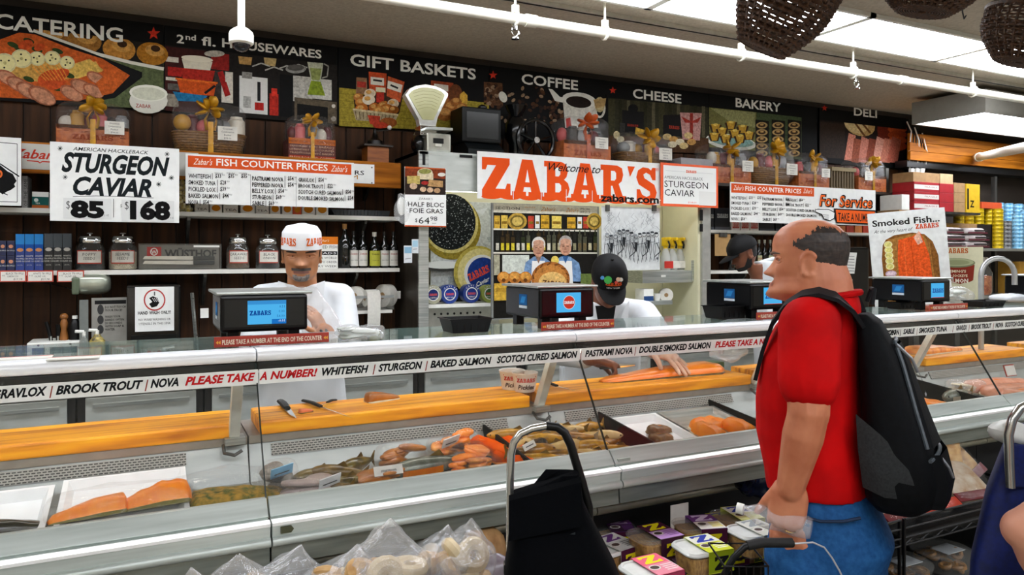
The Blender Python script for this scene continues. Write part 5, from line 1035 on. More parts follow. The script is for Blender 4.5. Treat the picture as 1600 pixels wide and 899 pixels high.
Y = 4.16; c0 = atY(1117, 366, Y); c1 = atY(1141.5, 400, Y); t = thing('clipboard', 'brown clipboard hanging from the right shelf', 'clipboard', ((c0.x + c1.x) / 2, Y, c1.z)); MB().box(c0.x, c1.x, Y, Y + .004, c1.z, c0.z).build('board', mat('hardboard', '#a5814f', .6), t, bevel=.001); MB().box((c0.x + c1.x) / 2 - .035, (c0.x + c1.x) / 2 + .035, Y - .012, Y, c0.z - .02, c0.z + .012).build('clip', DSTEEL(), t, bevel=.003)
MB().tube([((c0.x + c1.x) / 2, Y, c0.z), ((c0.x + c1.x) / 2, Y + .04, 1.72)], .003, 5).build('hook', DSTEEL(), t)
t = thing('paper_cup_holder', 'pale plastic cup holder fixed beside the grey post', 'holder', (bx(1105, 4.15), 4.2, 1.46)); MB().box(bx(1101, 4.15), bx(1109, 4.15), 4.15, 4.24, atY(1105, 430, 4.15).z, atY(1105, 401, 4.15).z).build('case', mat('pale_blue_plastic', '#a9bcc2', .4), t, bevel=.01); MB().box(bx(1102, 4.15), bx(1108, 4.15), 4.147, 4.15, atY(1105, 427, 4.15).z, atY(1105, 422, 4.15).z).build('mouth', DSTEEL(), t)
# coffee brewer (black) with taped sheet
x0, x1 = bx(1308, 4.0), bx(1362, 4.0); t = thing('black_brewer', 'tall black machine behind the customer head with a printed sheet', 'machine', ((x0 + x1) / 2, 4.0, CBZ)); MB().box(x0, x1, 4.02, 4.4, CBZ, atY(1330, 386, 4.0).z).build('body', BG, t, bevel=.02); MB().box(x0 + .03, x1 - .03, 3.94, 4.05, CBZ, CBZ + .1).build('drip_tray', BLACKP(), t, bevel=.005)
p = PR(4.012); p.poly([(1316, 394), (1339, 395), (1335, 428), (1312, 427)], '#cfcfc8')
for k in range(6): p.line([(1318, 400 + k * 4.6), (1335, 401 + k * 4.6)], .9, '#55555a')
p.rect(1310, 437, 1332, 446, '#b9b9b4'); p.build('taped_sheet', t)
# -- smoked fish poster, salmon tin poster (angled boards)
def lboard(name, label, cat, c, rz, roll, w, h, m):
    t = thing(name, label, cat, c, rz); t.rotation_euler = Euler((0, -roll, 0)).to_matrix().to_4x4().to_euler(); t.rotation_euler = (Matrix.Rotation(rz, 3, 'Z') @ Matrix.Rotation(-roll, 3, 'Y')).to_euler()
    MB().box(-w / 2, w / 2, 0, .012, -h / 2, h / 2).build('panel', m, t, w=False, bevel=.001); return t
sc = 5.15 / F; w, h = 108 * sc, 150 * sc
c = atD(1421, 404, 5.15); t = lboard('smoked_fish_poster', 'leaning white Smoked Fish poster with a salmon side on a board', 'poster', c, math.radians(-48), math.radians(4.5), w, h, mat('poster_white'))
p = PR(None, y0=-.0004); q = lambda x, y: ((x - 1413) * sc * 1.02, (402 - y) * sc)
def Q(pts): return [q(*a) for a in pts]
p.text('Smoked Fish...', *q(1366, 348), 10 * sc, '#15120f', q(1458, 0)[0], .025, 0, 3); p.text('At the very heart of', *q(1367, 359), 5.5 * sc, '#333', q(1421, 0)[0], .0, .4, 2); p.slab(*q(1425, 357), 7.5 * sc, '#c9481c', '#cfd2cf', q(1456, 0)[0])
bd = [(1378, 378), (1383, 370), (1395, 364), (1420, 362), (1436, 366), (1446, 378), (1452, 400), (1452, 470), (1376, 470), (1375, 400)]
p.poly(Q(bd), '#7a4f1f'); p.poly(Q([(1380, 380), (1386, 371), (1420, 364), (1434, 368), (1442, 380), (1446, 470), (1379, 470)]), '#9c6c30')
for k in range(5): p.line(Q([(1384 + k * 14, 372), (1383 + k * 15, 468)]), 1.2 * sc, '#87592a')
p.poly(Q([(1400, 372), (1420, 368), (1430, 362), (1434, 374), (1440, 398), (1443, 470), (1396, 470), (1397, 400)]), '#d4521c'); p.poly(Q([(1421, 370), (1429, 360), (1433, 378), (1426, 382)]), '#d8a890'); p.line(Q([(1417, 374), (1419, 468)]), 1.5 * sc, '#b8420f'); p.line(Q([(1408, 376), (1406, 468)]), 1 * sc, '#e26a30')
for k in range(5): x, y = q(1385.5, 378 + k * 8.6); p.ell(x, y, 6 * sc, 5.4 * sc, '#d8d29a'); p.ell(x, y, 4.6 * sc, 4 * sc, '#cfc774')
for k in range(3): x, y = q(1386, 424 + k * 7); p.ell(x, y, 8 * sc, 5 * sc, '#b59aa8'); p.ell(x, y, 6 * sc, 3.4 * sc, '#cfbac4')
p.build('print', t, m=printp())
MB().box(-.015, .015, .012, .03, -h / 2 - 1.22, -h / 2 + .2).build('stand_post', DSTEEL(), t, w=False)
sc2 = 5.3 / F; c = atD(1497, 428, 5.3); t = lboard('salmon_tin_poster', 'yellowed poster of a Red Sockeye Salmon tin', 'poster', c, math.radians(-40), 0, 68 * sc2 * 1.03, 84 * sc2, mat('yellowed_board', '#c2c0a0', .5, 0, .06))
p = PR(None, y0=-.0004); q2 = lambda x, y: ((x - 1497) * sc2, (428 - y) * sc2)
p.slab(*q2(1478, 396), 8 * sc2, '#a8521c', '#c2c0a0', q2(1511, 0)[0])
x, y = q2(1495, 411); p.raw([q2(*a) for a in ((1471, 412), (1520, 414), (1518, 438), (1500, 444), (1474, 438))], [(0, 1, 2, 3, 4)], '#7a2a1c'); p.ell(*q2(1495, 437), 23 * sc2, 6 * sc2, '#7a2a1c'); p.ell(x, y, 26 * sc2, 7.5 * sc2, '#6f7456'); p.ell(x, y + .004, 24 * sc2, 6 * sc2, '#9aa07c'); p.ell(x, y + .003, 18 * sc2, 4 * sc2, '#868c68')
p.text('DEMING\'S', *q2(1481, 426), 4 * sc2, '#d8c8a8', q2(1508, 0)[0], .02, 0, 1); p.text('RED SOCKEYE', *q2(1479, 433), 4 * sc2, '#d8c8a8', q2(1510, 0)[0], .02, 0, 1); p.text('SALMON', *q2(1480, 442), 6.5 * sc2, '#e0d8c8', q2(1511, 0)[0], .03, 0, 1); p.build('print', t)
MB().box(-.015, .015, .012, .03, -42 * sc2 - 1.22, 0).build('stand_post', DSTEEL(), t, w=False)
# -- stock on shelves at the far right
Y = 3.98; ZS = atY(1520, 388, Y).z
t = thing('stock_rack', 'steel rack of tins and cartons at the far right', 'rack', (7.0, Y, 0))
XS0, XS1 = bx(1426, Y), 8.6
for z, l in ((ZS, 1), (ZS - .42, 1), (.5, 1)): MB().box(bx(1468, Y) if z == ZS else XS0, XS1, Y, 4.27, z - .025, z).build('rack_shelf', STEEL(), t, bevel=.002)
for x in (XS0 + .01, 7.2, 8.5): MB().box(x, x + .035, 4.232, 4.268, 0, 2.3).build('upright', DSTEEL(), t)
ZR = atY(1460, 330, Y).z; MB().box(XS0 - .02, bx(1532, Y) , Y, 4.27, ZR - .02, ZR).build('rack_shelf', DSTEEL(), t);
def rbx(p, a, b, c, d): p.rect(a + .0, c + (d - c) * .25, b, c + (d - c) * .72, '#cfcac4'); p.text('FRAGILE', a + (b - a) * .42, c + (d - c) * .42, (d - c) * .18, '#8a3a3a', b - .02, 0, 0, 1)
hz = (atY(1455, 285, Y).z - ZR) / 3
for i in range(3):
    zb_ = ZR + i * hz; sbox('red_carton', 'red carton with white band, %s of the stack' % ('bottom', 'middle', 'top')[i], 'box', 1428.5, 1467, 0, zb_ + .0005, mat('red_carton', '#9c1620', .5), Y + .01, .2, 'red cartons on the high rack shelf', rbx, zt=zb_ + hz - .001)
    sbox('red_carton', 'plain end of a red carton, %s of the narrow stack' % ('bottom', 'middle', 'top')[i], 'box', 1468, 1490, 0, zb_ + .0005, mat('red_carton'), Y + .02, .19, 'red cartons on the high rack shelf', None, zt=zb_ + hz - .001)
sbox('brown_carton', 'brown carton lying on top of the red cartons', 'box', 1427, 1468, 270, ZR + 3 * hz, CARD(), Y + .02, .19); sbox('brown_carton', 'pale brown carton on the narrow red stack', 'box', 1469, 1489, 272, ZR + 3 * hz, mat('pale_cardboard', '#b59c74', .7), Y + .03, .18)
for i in range(3): z0 = ZR + i * .085; sbox('brown_carton', 'brown carton beside the red stack, %s of three' % ('bottom', 'middle', 'top')[i], 'box', 1491, 1508, 0, z0 + .0005, CARD(), Y + .02, .19, 'brown cartons beside the red stack', None, zt=z0 + .084)
sbox('yellow_carton', 'yellow carton with black print above the yellow tins', 'box', 1510, 1531, 288, ZR, mat('yellow_carton', '#d0a818', .5), Y + .02, .18, None, lambda p, a, b, c, d: (p.rect(a + .01, c + .03, a + .035, d - .04, '#1c1a10'), p.text('Z', a + .05, c + .05, .06, '#1c1a10', None, .03)))
YT, BT, KT = mat('yellow_tin', '#d8b80c', .35, .1, c2='#8a7408', sc=50, stretch=(1, 1, 3)), mat('blue_tin', '#4f9cc8', .35, .1, c2='#a8cfe0', sc=50), mat('dark_tin', '#23252c', .35, .1, c2='#9a9c9c', sc=60)
rt, ht = .044, .036
def canmesh(m):
    return MB().lathe([(rt * .96, 0), (rt, .002), (rt, .004), (rt * .985, .005), (rt * .985, ht - .005), (rt, ht - .004), (rt, ht - .002), (rt * .96, ht - .001), (0, ht - .002)], (0, 0, 0), 14).mesh('fish_tin', m, **SM)
YM, BM, KM = canmesh(YT), canmesh(BT), canmesh(KT)
ON = ['top', 'second', 'third', 'fourth', 'fifth', 'sixth', 'seventh', 'eighth', 'ninth', 'tenth', 'eleventh', 'twelfth']
def column(px, yy, n, me, kind, cn, zb_):
    x = bx(px, yy)
    for k in range(n):
        o = link('fish_tin', me); o.location = (x, yy, zb_ + k * ht); tag(o, '%s fish tin, %s from the top of the %s column' % (kind, ON[n - 1 - k], cn), 'tin', kind + ' fish tins stacked on the rack')
ZP = ZS + .225
t = thing('tin_riser', 'cardboard carton under the yellow tins', 'box', (bx(1500, Y), 4.1, ZS)); MB().box(bx(1468, Y + .05), bx(1546, Y + .05), Y + .16, 4.225, ZS, ZP - .002).build('carton', CARD(), t, bevel=.002); MB().box(bx(1470, Y + .15), bx(1500, Y + .15), Y + .158, Y + .16, ZS + .1, ZP - .02).build('carton_flap', mat('ochre_card', '#b5862c', .6), t)
for i, px in enumerate((1498, 1513, 1529, 1545)): column(px, Y + .22, 4, YM, 'yellow', ('leftmost', 'second', 'third', 'fourth')[i], ZP)
column(1559, Y + .06, 10, YM, 'yellow', 'nearest tall', ZS)
column(1572, Y + .06, 7, KM, 'dark', 'left', ZS); column(1581, Y + .16, 7, KM, 'dark', 'right', ZS)
for i, px in enumerate((1590, 1603, 1616)): column(px, Y + .06, 9 + (i % 2), BM, 'blue', ('left front', 'middle front', 'right front')[i], ZS)
for i, px in enumerate((1560, 1575, 1590, 1605)): column(px, Y + .22, 12, BM, 'blue', ('first rear', 'second rear', 'third rear', 'fourth rear')[i], ZS)
sbox('orange_carton', 'flat orange red carton on the yellow tins', 'box', 1534, 1568, 294, ZP + 4 * ht + .002, mat('orange_red_carton', '#b8461f', .5), Y + .18, .1, zt=ZP + 4 * ht + .06)
for i, (px0, px1, z0) in enumerate(((1467, 1509, 0), (1468, 1508, .06), (1470, 1506, .12), (1510, 1546, 0), (1512, 1546, .06), (1511, 1543, .12))):
    x0, x1 = bx(px0, Y + .02), bx(px1, Y + .02); t = thing('coffee_bag', 'white and maroon coffee bag, %s of the %s pile' % (('bottom', 'middle', 'top')[i % 3], ('left', 'right')[i // 3]), 'bag', ((x0 + x1) / 2, Y + .08, ZS + z0), group='flat coffee bags piled on the rack')
    MB().ell(((x0 + x1) / 2, Y + .085, ZS + z0 + .031), ((x1 - x0) / 2, .07, .03), 20, 10, pw=.55, crump=.08, fr=25, seed=i).build('bag', mat('coffee_bag_film', '#cbc3c0', .4, 0, c2='#b5acac', sc=30), t, **SM)
    MB().box(x0 + .01, x1 - .01, Y + .012, Y + .018, ZS + z0 + .008, ZS + z0 + .022).build('printed_band', mat('maroon_band', '#5a1f2c', .5), t); MB().box(x0 + .1, x1 - .02, Y + .01, Y + .018, ZS + z0 + .03, ZS + z0 + .042).build('label_strip', mat('dark_strip', '#2c2428', .5), t)
# lower shelf goods: red lantern jar, faucet
c = atY(1556, 440, 3.95); t = thing('candy_jar', 'clear jar of red candies behind the steel gooseneck', 'jar', (c.x, 4.1, ZS - .42)); z = ZS - .42
MB().lathe([(.09, 0), (.11, .03), (.11, .2), (.07, .27), (.07, .3)], (c.x, 4.1, z), 20).build('glass', JG, t, **SM); MB().lathe([(.09, .005), (.1, .03), (.1, .17), (0, .19)], (c.x, 4.1, z), 18).build('candies', mat('red_candy', '#8a2a18', .4, 0, c2='#c9824a', sc=50), t, **SM); MB().lathe([(.075, .3), (.075, .34), (0, .35)], (c.x, 4.1, z), 18).build('lid', CHROME(), t, **SM)
for i, px in enumerate((1514, 1606)): sbox('ochre_carton', ('ochre carton beside the candy jar', 'tan carton at the right edge under the tins')[i], 'box', px - 12, px + 12, 0, ZS - .42, mat('ochre_card', '#b5862c', .6), Y + .05, .2, zt=ZS - .12)
# wooden fascia boards
t = thing('wood_fascia', 'varnished wooden fascia of three boards below the box light', 'fascia', (7.2, 4.3, 2.4))
for i in range(3): MB().box(6.05, 9.4, 4.28 + .004 * i, 4.31, 2.40 + i * .08, 2.477 + i * .08).build('board', BEAM, t, bevel=.003)
MB().box(6.05, 9.4, 4.31, 4.43, 2.34, 2.40).build('rail', BLKC, t)
q0, q1 = atY(1528, 246, 4.25), atD(1612, 228, 4.6)
t = thing('branch_pipe', 'short white pipe slanting out from the wooden fascia', 'pipe', q0); MB().tube([q0, q1], .035, 12).build('pipe', PW, t, **SM); MB().tube([q0, q0.lerp(q1, .05)], .043, 12).build('collar', PW, t, **SM)
t = thing('dark_post', 'dark post with loose cables at the end of the banner', 'post', (6.22, 4.4, 0)); MB().box(6.25, 6.4, 4.44, 4.48, 0, 2.8).build('post', BLKC, t); R = random.Random(6)
for k in range(7):
    a = atY(1417 + k * 4, 190 + 3 * k, 4.3); MB().tube([a, atY(1424 + k * 4, 205 + k * 5, 4.28), atY(1420 + k * 5, 240, 4.3), atY(1422 + k * 3, 272 + 2 * k, 4.34)], .006, 6).build('cable', WHITEP() if k % 3 == 0 else BLACKP(), t, **SM)
for k in range(3): c = atY(1424 + 8 * k, 268, 4.3); MB().cbox(c, (.04, .03, .05)).build('plug', WHITEP(), t, bevel=.005)
b = MB(); c0 = atY(1415, 310, 4.28)
t = board('hanging_tag_strip', 'narrow white hanging strip of letters left of the red cartons', 'tag', 1417, 1422, 280, 302, 4.25, WHITEP(), .003); p = PR(4.25); p.rect(1418, 284, 1421, 299, '#777'); p.build('print', t)
sbox('paper_stack', 'stack of white paper beside the red cartons', 'paper', 1409, 1421, 304, atY(1415, 328, 4.0).z, WHITEP(), 4.0, .2); MBz = atY(1415, 328, 4.0).z
t = thing('paper_ledge', 'small ledge under the white paper stack', 'shelf', (bx(1415, 4.0), 4.2, MBz)); MB().box(bx(1405, 4.0), bx(1427, 4.0), 4.0, 4.2, MBz - .02, MBz - .001).build('ledge', CARD(), t); MB().box(bx(1414, 4.0), bx(1416, 4.0), 4.16, 4.2, MBz - .2, MBz - .02).build('bracket', DSTEEL(), t)
# == the fish case: eight equal segments
SEG, SX0 = .98, -1.695
RAIL = mat('white_aluminium', '#f0f2f4', .3, .1, .04, 4, stretch=(.3, 8, 8))
ALU = mat('case_front_steel', '#ccd4cf', .42, .4, c2='#aab3ad', sc=5, stretch=(.5, 3, 9))
def grille_mat():
    m, n, l, out = nt('slotted_grille'); b = n.new('ShaderNodeBsdfPrincipled'); l.new(b.outputs[0], out.inputs[0])
    tc = n.new('ShaderNodeTexCoord'); mp = n.new('ShaderNodeMapping'); mp.inputs['Rotation'].default_value = (math.pi / 2, 0, 0)
    l.new(tc.outputs['Object'], mp.inputs[0]); t = n.new('ShaderNodeTexBrick'); l.new(mp.outputs[0], t.inputs[0])
    t.inputs['Scale'].default_value = 10; t.inputs['Color1'].default_value = (.012, .012, .012, 1); t.inputs['Color2'].default_value = (.02, .02, .018, 1); t.inputs['Mortar'].default_value = (.30, .30, .27, 1)
    t.inputs['Brick Width'].default_value = .12; t.inputs['Row Height'].default_value = .06; t.inputs['Mortar Size'].default_value = .017; t.inputs['Mortar Smooth'].default_value = .1
    l.new(t.outputs[0], b.inputs['Base Color']); b.inputs['Roughness'].default_value = .4; return m
GR = grille_mat()
LAMP = emis('case_lamp', '#fff6e8', CASE_E)
def make_case():
    t = thing('fish_case', 'x', 'display case', (SX0, 1.78, 0), group='glass fronted fish case segments'); L = SEG - .004; S = Vector((SX0, 0, 0))
    def pz(name, poly, m, x0=0, x1=L, bevel=0, **k): return MB().prism(poly, SX0 + x0, SX0 + x1, 'x').build(name, m, t, bevel=bevel, **k)
    arc = [(2.058 - .022 * math.sin(a), 1.286 + .017 * math.cos(a)) for a in np.linspace(0, math.pi, 9)]
    pz('top_rail', [(2.1, 1.303)] + arc + [(2.1, 1.269)], RAIL, **SM)
    pz('rail_shade_channel', [(2.052, 1.268), (2.052, 1.246), (2.13, 1.246), (2.13, 1.268)], BLACKP())  # black channel above the lamp tube, stands in for shade under the rail
    MB().cyl((SX0 + .05, 2.105, 1.236), (SX0 + L - .05, 2.105, 1.236), .009, n=8).build('lamp_tube', LAMP, t)
    pz('glass_top', [(2.1, 1.293), (2.1, 1.302), (2.44, 1.302), (2.44, 1.293)], film('green_glass', '#7f9a92', .22, .03, .5, 3, 0))
    pz('front_glass', [(2.044, 1.268), (2.050, 1.268), (1.862, .968), (1.856, .968)], GLASS(), .002, L - .002)
    pz('glass_edge', [(2.042, 1.268), (2.050, 1.268), (1.862, .968), (1.854, .968)], mat('glass_edge_green', '#1c2624', .3), L - .002, L + .001)
    br = MB().prism([(2.085, 1.262), (2.115, 1.262), (2.235, 1.04), (2.205, 1.04)], SX0 + L - .05, SX0 + L - .022, 'x').build('bracket', mat('pale_bracket', '#c9cbc0', .4, .3), t, bevel=.002)
    MB().box(SX0 + L - .062, SX0 + L - .008, 2.19, 2.25, 1.022, 1.04).build('bracket_foot', STEEL(), br)
    MB().tube([(SX0 + L - .065, 2.21, 1.02), (SX0 + L - .065, 2.18, 1.005), (SX0 + L - .04, 2.165, 1.0), (SX0 + L - .02, 2.17, 1.01)], .005, 6).build('hook', DSTEEL(), br)
    pz('board_ledge', [(2.22, 1.036), (2.22, 1.014), (2.45, 1.014), (2.45, 1.036)], mat('taupe_steel', '#9c958a', .4, .5), 0, L)
    pz('rear_sheet', [(2.226, 1.014), (2.236, 1.014), (2.182, .912), (2.172, .912)], mat('rear_sheet_steel', '#b4b9b6', .4, .5, c2='#959b98', sc=5, stretch=(.6, 3, 3)), 0, L)
    gq = [(2.221, 1.008), (2.226, 1.008), (2.210, .978), (2.205, .978)]
    pz('vent_grille', [(y - .003, z) for y, z in gq], GR, .06, L - .16)
    pz('deck', [(1.86, .917), (2.175, .917), (2.175, .905), (1.86, .905)], mat('rear_sheet_steel'), 0, L)
    pz('front_panel', [(1.866, .95), (1.866, .968), (1.85, .968), (1.818, .934), (1.826, .925), (1.85, .925)], ALU, 0, L, bevel=.0015)
    pz('mid_strip', [(1.80, .926), (1.825, .93), (1.82, .878), (1.79, .88), (1.787, .92)], ALU, 0, L, bevel=.002)
    pz('edge_trim', [(1.784, .921), (1.784, .928), (1.802, .932), (1.802, .925)], mat('bright_trim', '#f0f2f0', .3, .2, .04), 0, L)
    MB().cyl((SX0, 1.788, .884), (SX0 + L, 1.788, .884), .0115, n=12).build('bullnose', ALU, t, **SM)
    pz('lower_panel', [(1.80, .876), (1.82, .876), (1.812, .825), (1.796, .825)], mat('dull_steel', '#8b9189', .38, .6, c2='#6d736c', sc=6, stretch=(.6, 3, 8)), 0, L, bevel=.001)
    MB().cyl((SX0, 1.93, .765), (SX0 + L, 1.93, .765), .017, n=12).build('bumper', mat('cream_bumper', '#aaa996', .35, .4, .1), t, **SM)
    pz('underbody', [(1.96, .83), (1.96, .05), (2.42, .05), (2.42, .83)], mat('case_black', '#080808', .6, 0, .2), 0, L)
    pz('worker_side_panel', [(2.45, .10), (2.45, 1.01), (2.435, 1.01), (2.435, .10)], STEEL(), 0, L)
    pz('plinth', [(2.0, 0), (2.0, .05), (2.4, .05), (2.4, 0)], BLACKP(), 0, L)
    return t
case0 = make_case()
cl = ['leftmost glass fish case segment cut by the frame edge', 'fish case segment holding two salmon pieces in a white tray', 'fish case segment with bagged fish and two knives on its board', 'fish case segment with golden smoked chubs behind black dividers', 'fish case segment mostly hidden behind the customer in red', 'fish case segment right of the backpack with the slanted glass seam', 'fish case segment at the right frame edge', 'farthest fish case segment beyond the blue cart']
case0['label'] = cl[0]
for i in range(1, 8): copy_thing(case0, (SX0 + i * SEG, 1.78, 0), cl[i])
def sgx(i): return SX0 + i * SEG
c = atY(447, 828, 1.783); b = MB().prism([(c.x - .012, c.z - .008), (c.x + .012, c.z - .008), (c.x + .018, c.z), (c.x + .012, c.z + .008), (c.x - .012, c.z + .008)], 1.781, 1.7868)
tag(b.build('name_plate', mat('olive_plate', '#4a4c36', .4, .3), bevel=.001), 'small olive metal plate on the case front below the bagged fish', 'plate')
c = atY(973, 722, 1.83); tag(MB().box(c.x - .022, c.x + .022, 1.822, 1.8275, c.z - .012, c.z + .012).build('faded_sticker', mat('faded_sticker', '#9aa097', .6)), 'faded square sticker on the case front beside the glass seam', 'sticker')
# cutting boards
def board_mat():
    m, n, l, out = nt('orange_butcher_block'); b = n.new('ShaderNodeBsdfPrincipled'); l.new(b.outputs[0], out.inputs[0])
    t = tex(n, l, (3, 60, 30), Scale=1.0, Detail=6.0); r = n.new('ShaderNodeValToRGB'); l.new(t.outputs[0], r.inputs[0])
    e = r.color_ramp.elements; e[0].position = .3; e[0].color = (*hx('#a85808'), 1); e[1].position = .68; e[1].color = (*hx('#fab414'), 1); k = e.new(.48); k.color = (*hx('#e4930a'), 1)
    l.new(r.outputs[0], b.inputs['Base Color']); b.inputs['Roughness'].default_value = .45; return m
BM_ = board_mat(); ZB = 1.076
for i, (a, b_) in enumerate(((-1.66, -.76), (-.68, .236), (.295, 1.168), (1.215, 2.165), (2.255, 3.13), (3.24, 4.06), (4.24, 5.1))):
    o = MB().box(a, b_, 2.215, 2.43, 1.0365, ZB).build('cutting_board', BM_, bevel=.006)
    tag(o, ['orange butcher block board at the left frame edge', 'long bare orange butcher block board under the red PLEASE TAKE A NUMBER lettering', 'orange butcher block board with two knives and a fish piece', 'orange butcher block board where the black cap worker slices salmon', 'orange butcher block board seen just left of the red shirt', 'orange butcher block board with pale salmon right of the backpack', 'farthest orange butcher block board'][i], 'cutting board', 'orange butcher block boards in the case')
# lettered strips under the rail
SYp = 2.012
def strip(x0, x1, label, items):
    t = thing('lettered_strip', label, 'sign', ((x0 + x1) / 2, SYp, 1.216), group='lettered strips under the rail')
    MB().box(x0, x1, SYp, SYp + .004, 1.2165, 1.2545).build('strip', WHITEP(), t)
    p = PR(None, y0=SYp - .0003)
    for s, a, b_, k in items: p.text(s, bx(a, SYp), 1.2275, .0205, k, bx(b_, SYp), .04, .3, 3)
    p.build('lettering', t, w=True)
KK, RR, BB = '#121516', '#c01a1c', '#8a3a2c'
strip(-1.69, sgx(2) - .002, 'white lettered strip reading Gravlox Brook Trout Nova', [('GRAVLOX', -12, 74, KK), ('|', 77, 83, BB), ('BROOK TROUT', 87, 224, KK), ('|', 226, 232, BB), ('NOVA', 235, 279, KK), ('PLEASE TAKE', 289, 399, RR)])
strip(sgx(2) + .001, sgx(3) - .002, 'white lettered strip reading A Number Whitefish Sturgeon Baked Salmon', [('A', 405, 417, RR), ('NUMBER!', 422, 496, RR), ('WHITEFISH', 503, 576, KK), ('|', 582, 587, BB), ('STURGEON', 591, 660, KK), ('|', 664, 668.5, BB), ('BAKED SALMON', 672, 768, KK), ('SCOTCH CURED SALMON', 776, 902, KK)])
strip(sgx(3) + .001, sgx(5) - .002, 'white lettered strip reading Pastrami Nova Double Smoked Salmon Please Take A Number', [('|', 906, 909, BB), ('PASTRAMI NOVA', 914, 988, KK), ('|', 991, 994, BB), ('DOUBLE SMOKED SALMON', 998, 1111, KK), ('PLEASE TAKE A NUMBER!', 1117, 1226, RR), ('WHITEFISH', 1232, 1275, KK), ('|', 1278, 1280, BB), ('STURGEON', 1283, 1330, KK), ('| BAKED SALMON', 1333, 1400, KK)])
strip(sgx(5) + .001, sgx(7), 'white lettered strip reading Sturgeon Sable Smoked Tuna Gravlox Brook Trout Nova', [('|', 1471 + 17, 1473 + 17, BB), ('GRAVLOX', 1482 + 12, 1505 + 6, KK), ('|', 1513, 1515, BB), ('BROOK TROUT', 1517, 1549, KK), ('|', 1551, 1553, BB), ('NOVA', 1555, 1567, KK), ('SCOTCH CURED SALMON', 1570, 1622, KK)])
strip_x = [('STURGEON |', 1375, 1408, KK), ('SABLE', 1411, 1429.5, KK), ('|', 1432, 1433.5, BB), ('SMOKED TUNA', 1435.5, 1479, KK)]
p = PR(None, y0=SYp - .0003); tt = [o for o in bpy.data.objects if o.name == 'lettered_strip.002'][0]
for s, a, b_, k in strip_x: p.text(s, bx(a, SYp), 1.2275, .0205, k, bx(b_, SYp), .04, .3, 2)
p.build('lettering', tt, w=True)
# -- scales on the glass top
ZG = 1.3025
SCR = emis('screen_blue', '#4fb4ee', 1.0)
def scale_(x, label, w=.215, scr='table', d=.26, Y=2.17):
    t = thing('counter_scale', label, 'scale', (x + w / 2, Y, ZG), group='black counter scales with blue screens')
    MB().box(x, x + w, Y, Y + d, ZG + .035, ZG + .138).build('housing', mat('scale_black', '#07080a', .25, 0, .2, spec=.3), t, bevel=.008)
    MB().box(x - .012, x + w + .012, Y - .008, Y + d + .01, ZG + .139, ZG + .147).build('weighing_plate', STEEL(), t, bevel=.003)
    for a in (x + .02, x + w - .05):
        for yy in (Y + .02, Y + d - .05): MB().box(a, a + .03, yy, yy + .03, ZG, ZG + .035).build('foot', BLACKP(), t)
    MB().box(x + .01, x + w - .01, Y - .001, Y + .003, ZG + .05, ZG + .125).build('bezel', mat('scale_bezel', '#16181a', .12), t)
    a0, a1, z0, z1 = x + w * .3, x + w * .74, ZG + .056, ZG + .122
    MB().box(a0, a1, Y - .004, Y, z0, z1).build('screen', SCR, t)
    p = PR(None, y0=Y - .0045); W_, H_ = a1 - a0, z1 - z0
    if scr == 'table':
        p.slab(a0 + W_ * .05, z0 + H_ * .38, H_ * .2, '#0a3a8c', '#4fb4ee', a0 + W_ * .6); p.poly([(a0, z1 - H_ * .16), (a1, z1 - H_ * .16), (a1, z1), (a0, z1)], '#3a8fd0'); p.poly([(a0 + W_ * .62, z0), (a1, z0), (a1, z0 + H_ * .2), (a0 + W_ * .62, z0 + H_ * .2)], '#1c6fc0')
        for k, s in enumerate(('0.51', '0.00', '54.00', '-0.01')): p.text(s, a1 - W_ * .04, z0 + H_ * (.68 - .2 * k), H_ * .11, '#e8f4ff' if k == 3 else '#1c5aa0', None, 0, 0, 1, al='r')
    elif scr == 'logo':
        p.ell((a0 + a1) / 2, (z0 + z1) / 2, H_ * .36, H_ * .36, '#cfd4dc', n=28); p.ell((a0 + a1) / 2, (z0 + z1) / 2, H_ * .33, H_ * .33, '#c0392c', n=28); p.slab(a0 + W_ * .3, z0 + H_ * .43, H_ * .14, '#e8ecf0', '#c0392c', a1 - W_ * .3)
    else: p.slab(a0 + W_ * .06, z0 + H_ * .34, H_ * .3, '#1c3a8c', '#4fb4ee', a1 - W_ * .06); p.poly([(a0, z0), (a1, z0), (a1, z0 + H_ * .03), (a0, z0 + H_ * .03)], '#d05040')
    p.build('screen_print', t, w=True, m=printe())
    o = PR(None); s = .03; o.raw([(-s, -s), (s, -s), (s, s), (-s, s)], [(0, 1, 2, 3)], '#1c5a94'); o.raw([(-s, -s * 1.6), (s, -s * 1.6), (s, -s * 1.1), (-s, -s * 1.1)], [(0, 1, 2, 3)], '#c9d4dc'); o.raw([(-s * .7, -s * .6), (s * .3, -s * .6), (s * .7, s * .6), (-s * .3, s * .6)], [(0, 1, 2, 3)], '#2f86c8')
    lo = o.build('logo_sticker', t, w=False)
    for v in lo.data.vertices: v.co = Vector((-w / 2 - .0006 + v.co.y, .12 - v.co.x, .095 + v.co.z * .62))
    # red notice clipped below
    x0, x1 = x - .02, x + w + .05; rn = MB().box(x0, x1, Y - .05, Y - .046, ZG + .002, ZG + .03).build('red_notice', mat('notice_red', '#a02c18', .45), t, bevel=.001)
    p = PR(None, y0=Y - .0505); p.text('PLEASE TAKE A NUMBER AT THE END OF THE COUNTER', x0 + .02, ZG + .009, .013, '#e8d8c0', x1 - .02, .02, 0, 2)
    for a in (x0 + .004, x0 + .010, x1 - .016, x1 - .01): p.poly([(a, ZG + .015), (a + .006, ZG + .01), (a + .006, ZG + .02)], '#e0a040')
    p.build('notice_print', rn, w=True)
    MB().box((x0 + x1) / 2 - .05, (x0 + x1) / 2 + .05, Y - .046, Y + .01, ZG + .012, ZG + .016).build('notice_bracket', BLACKP(), rn)
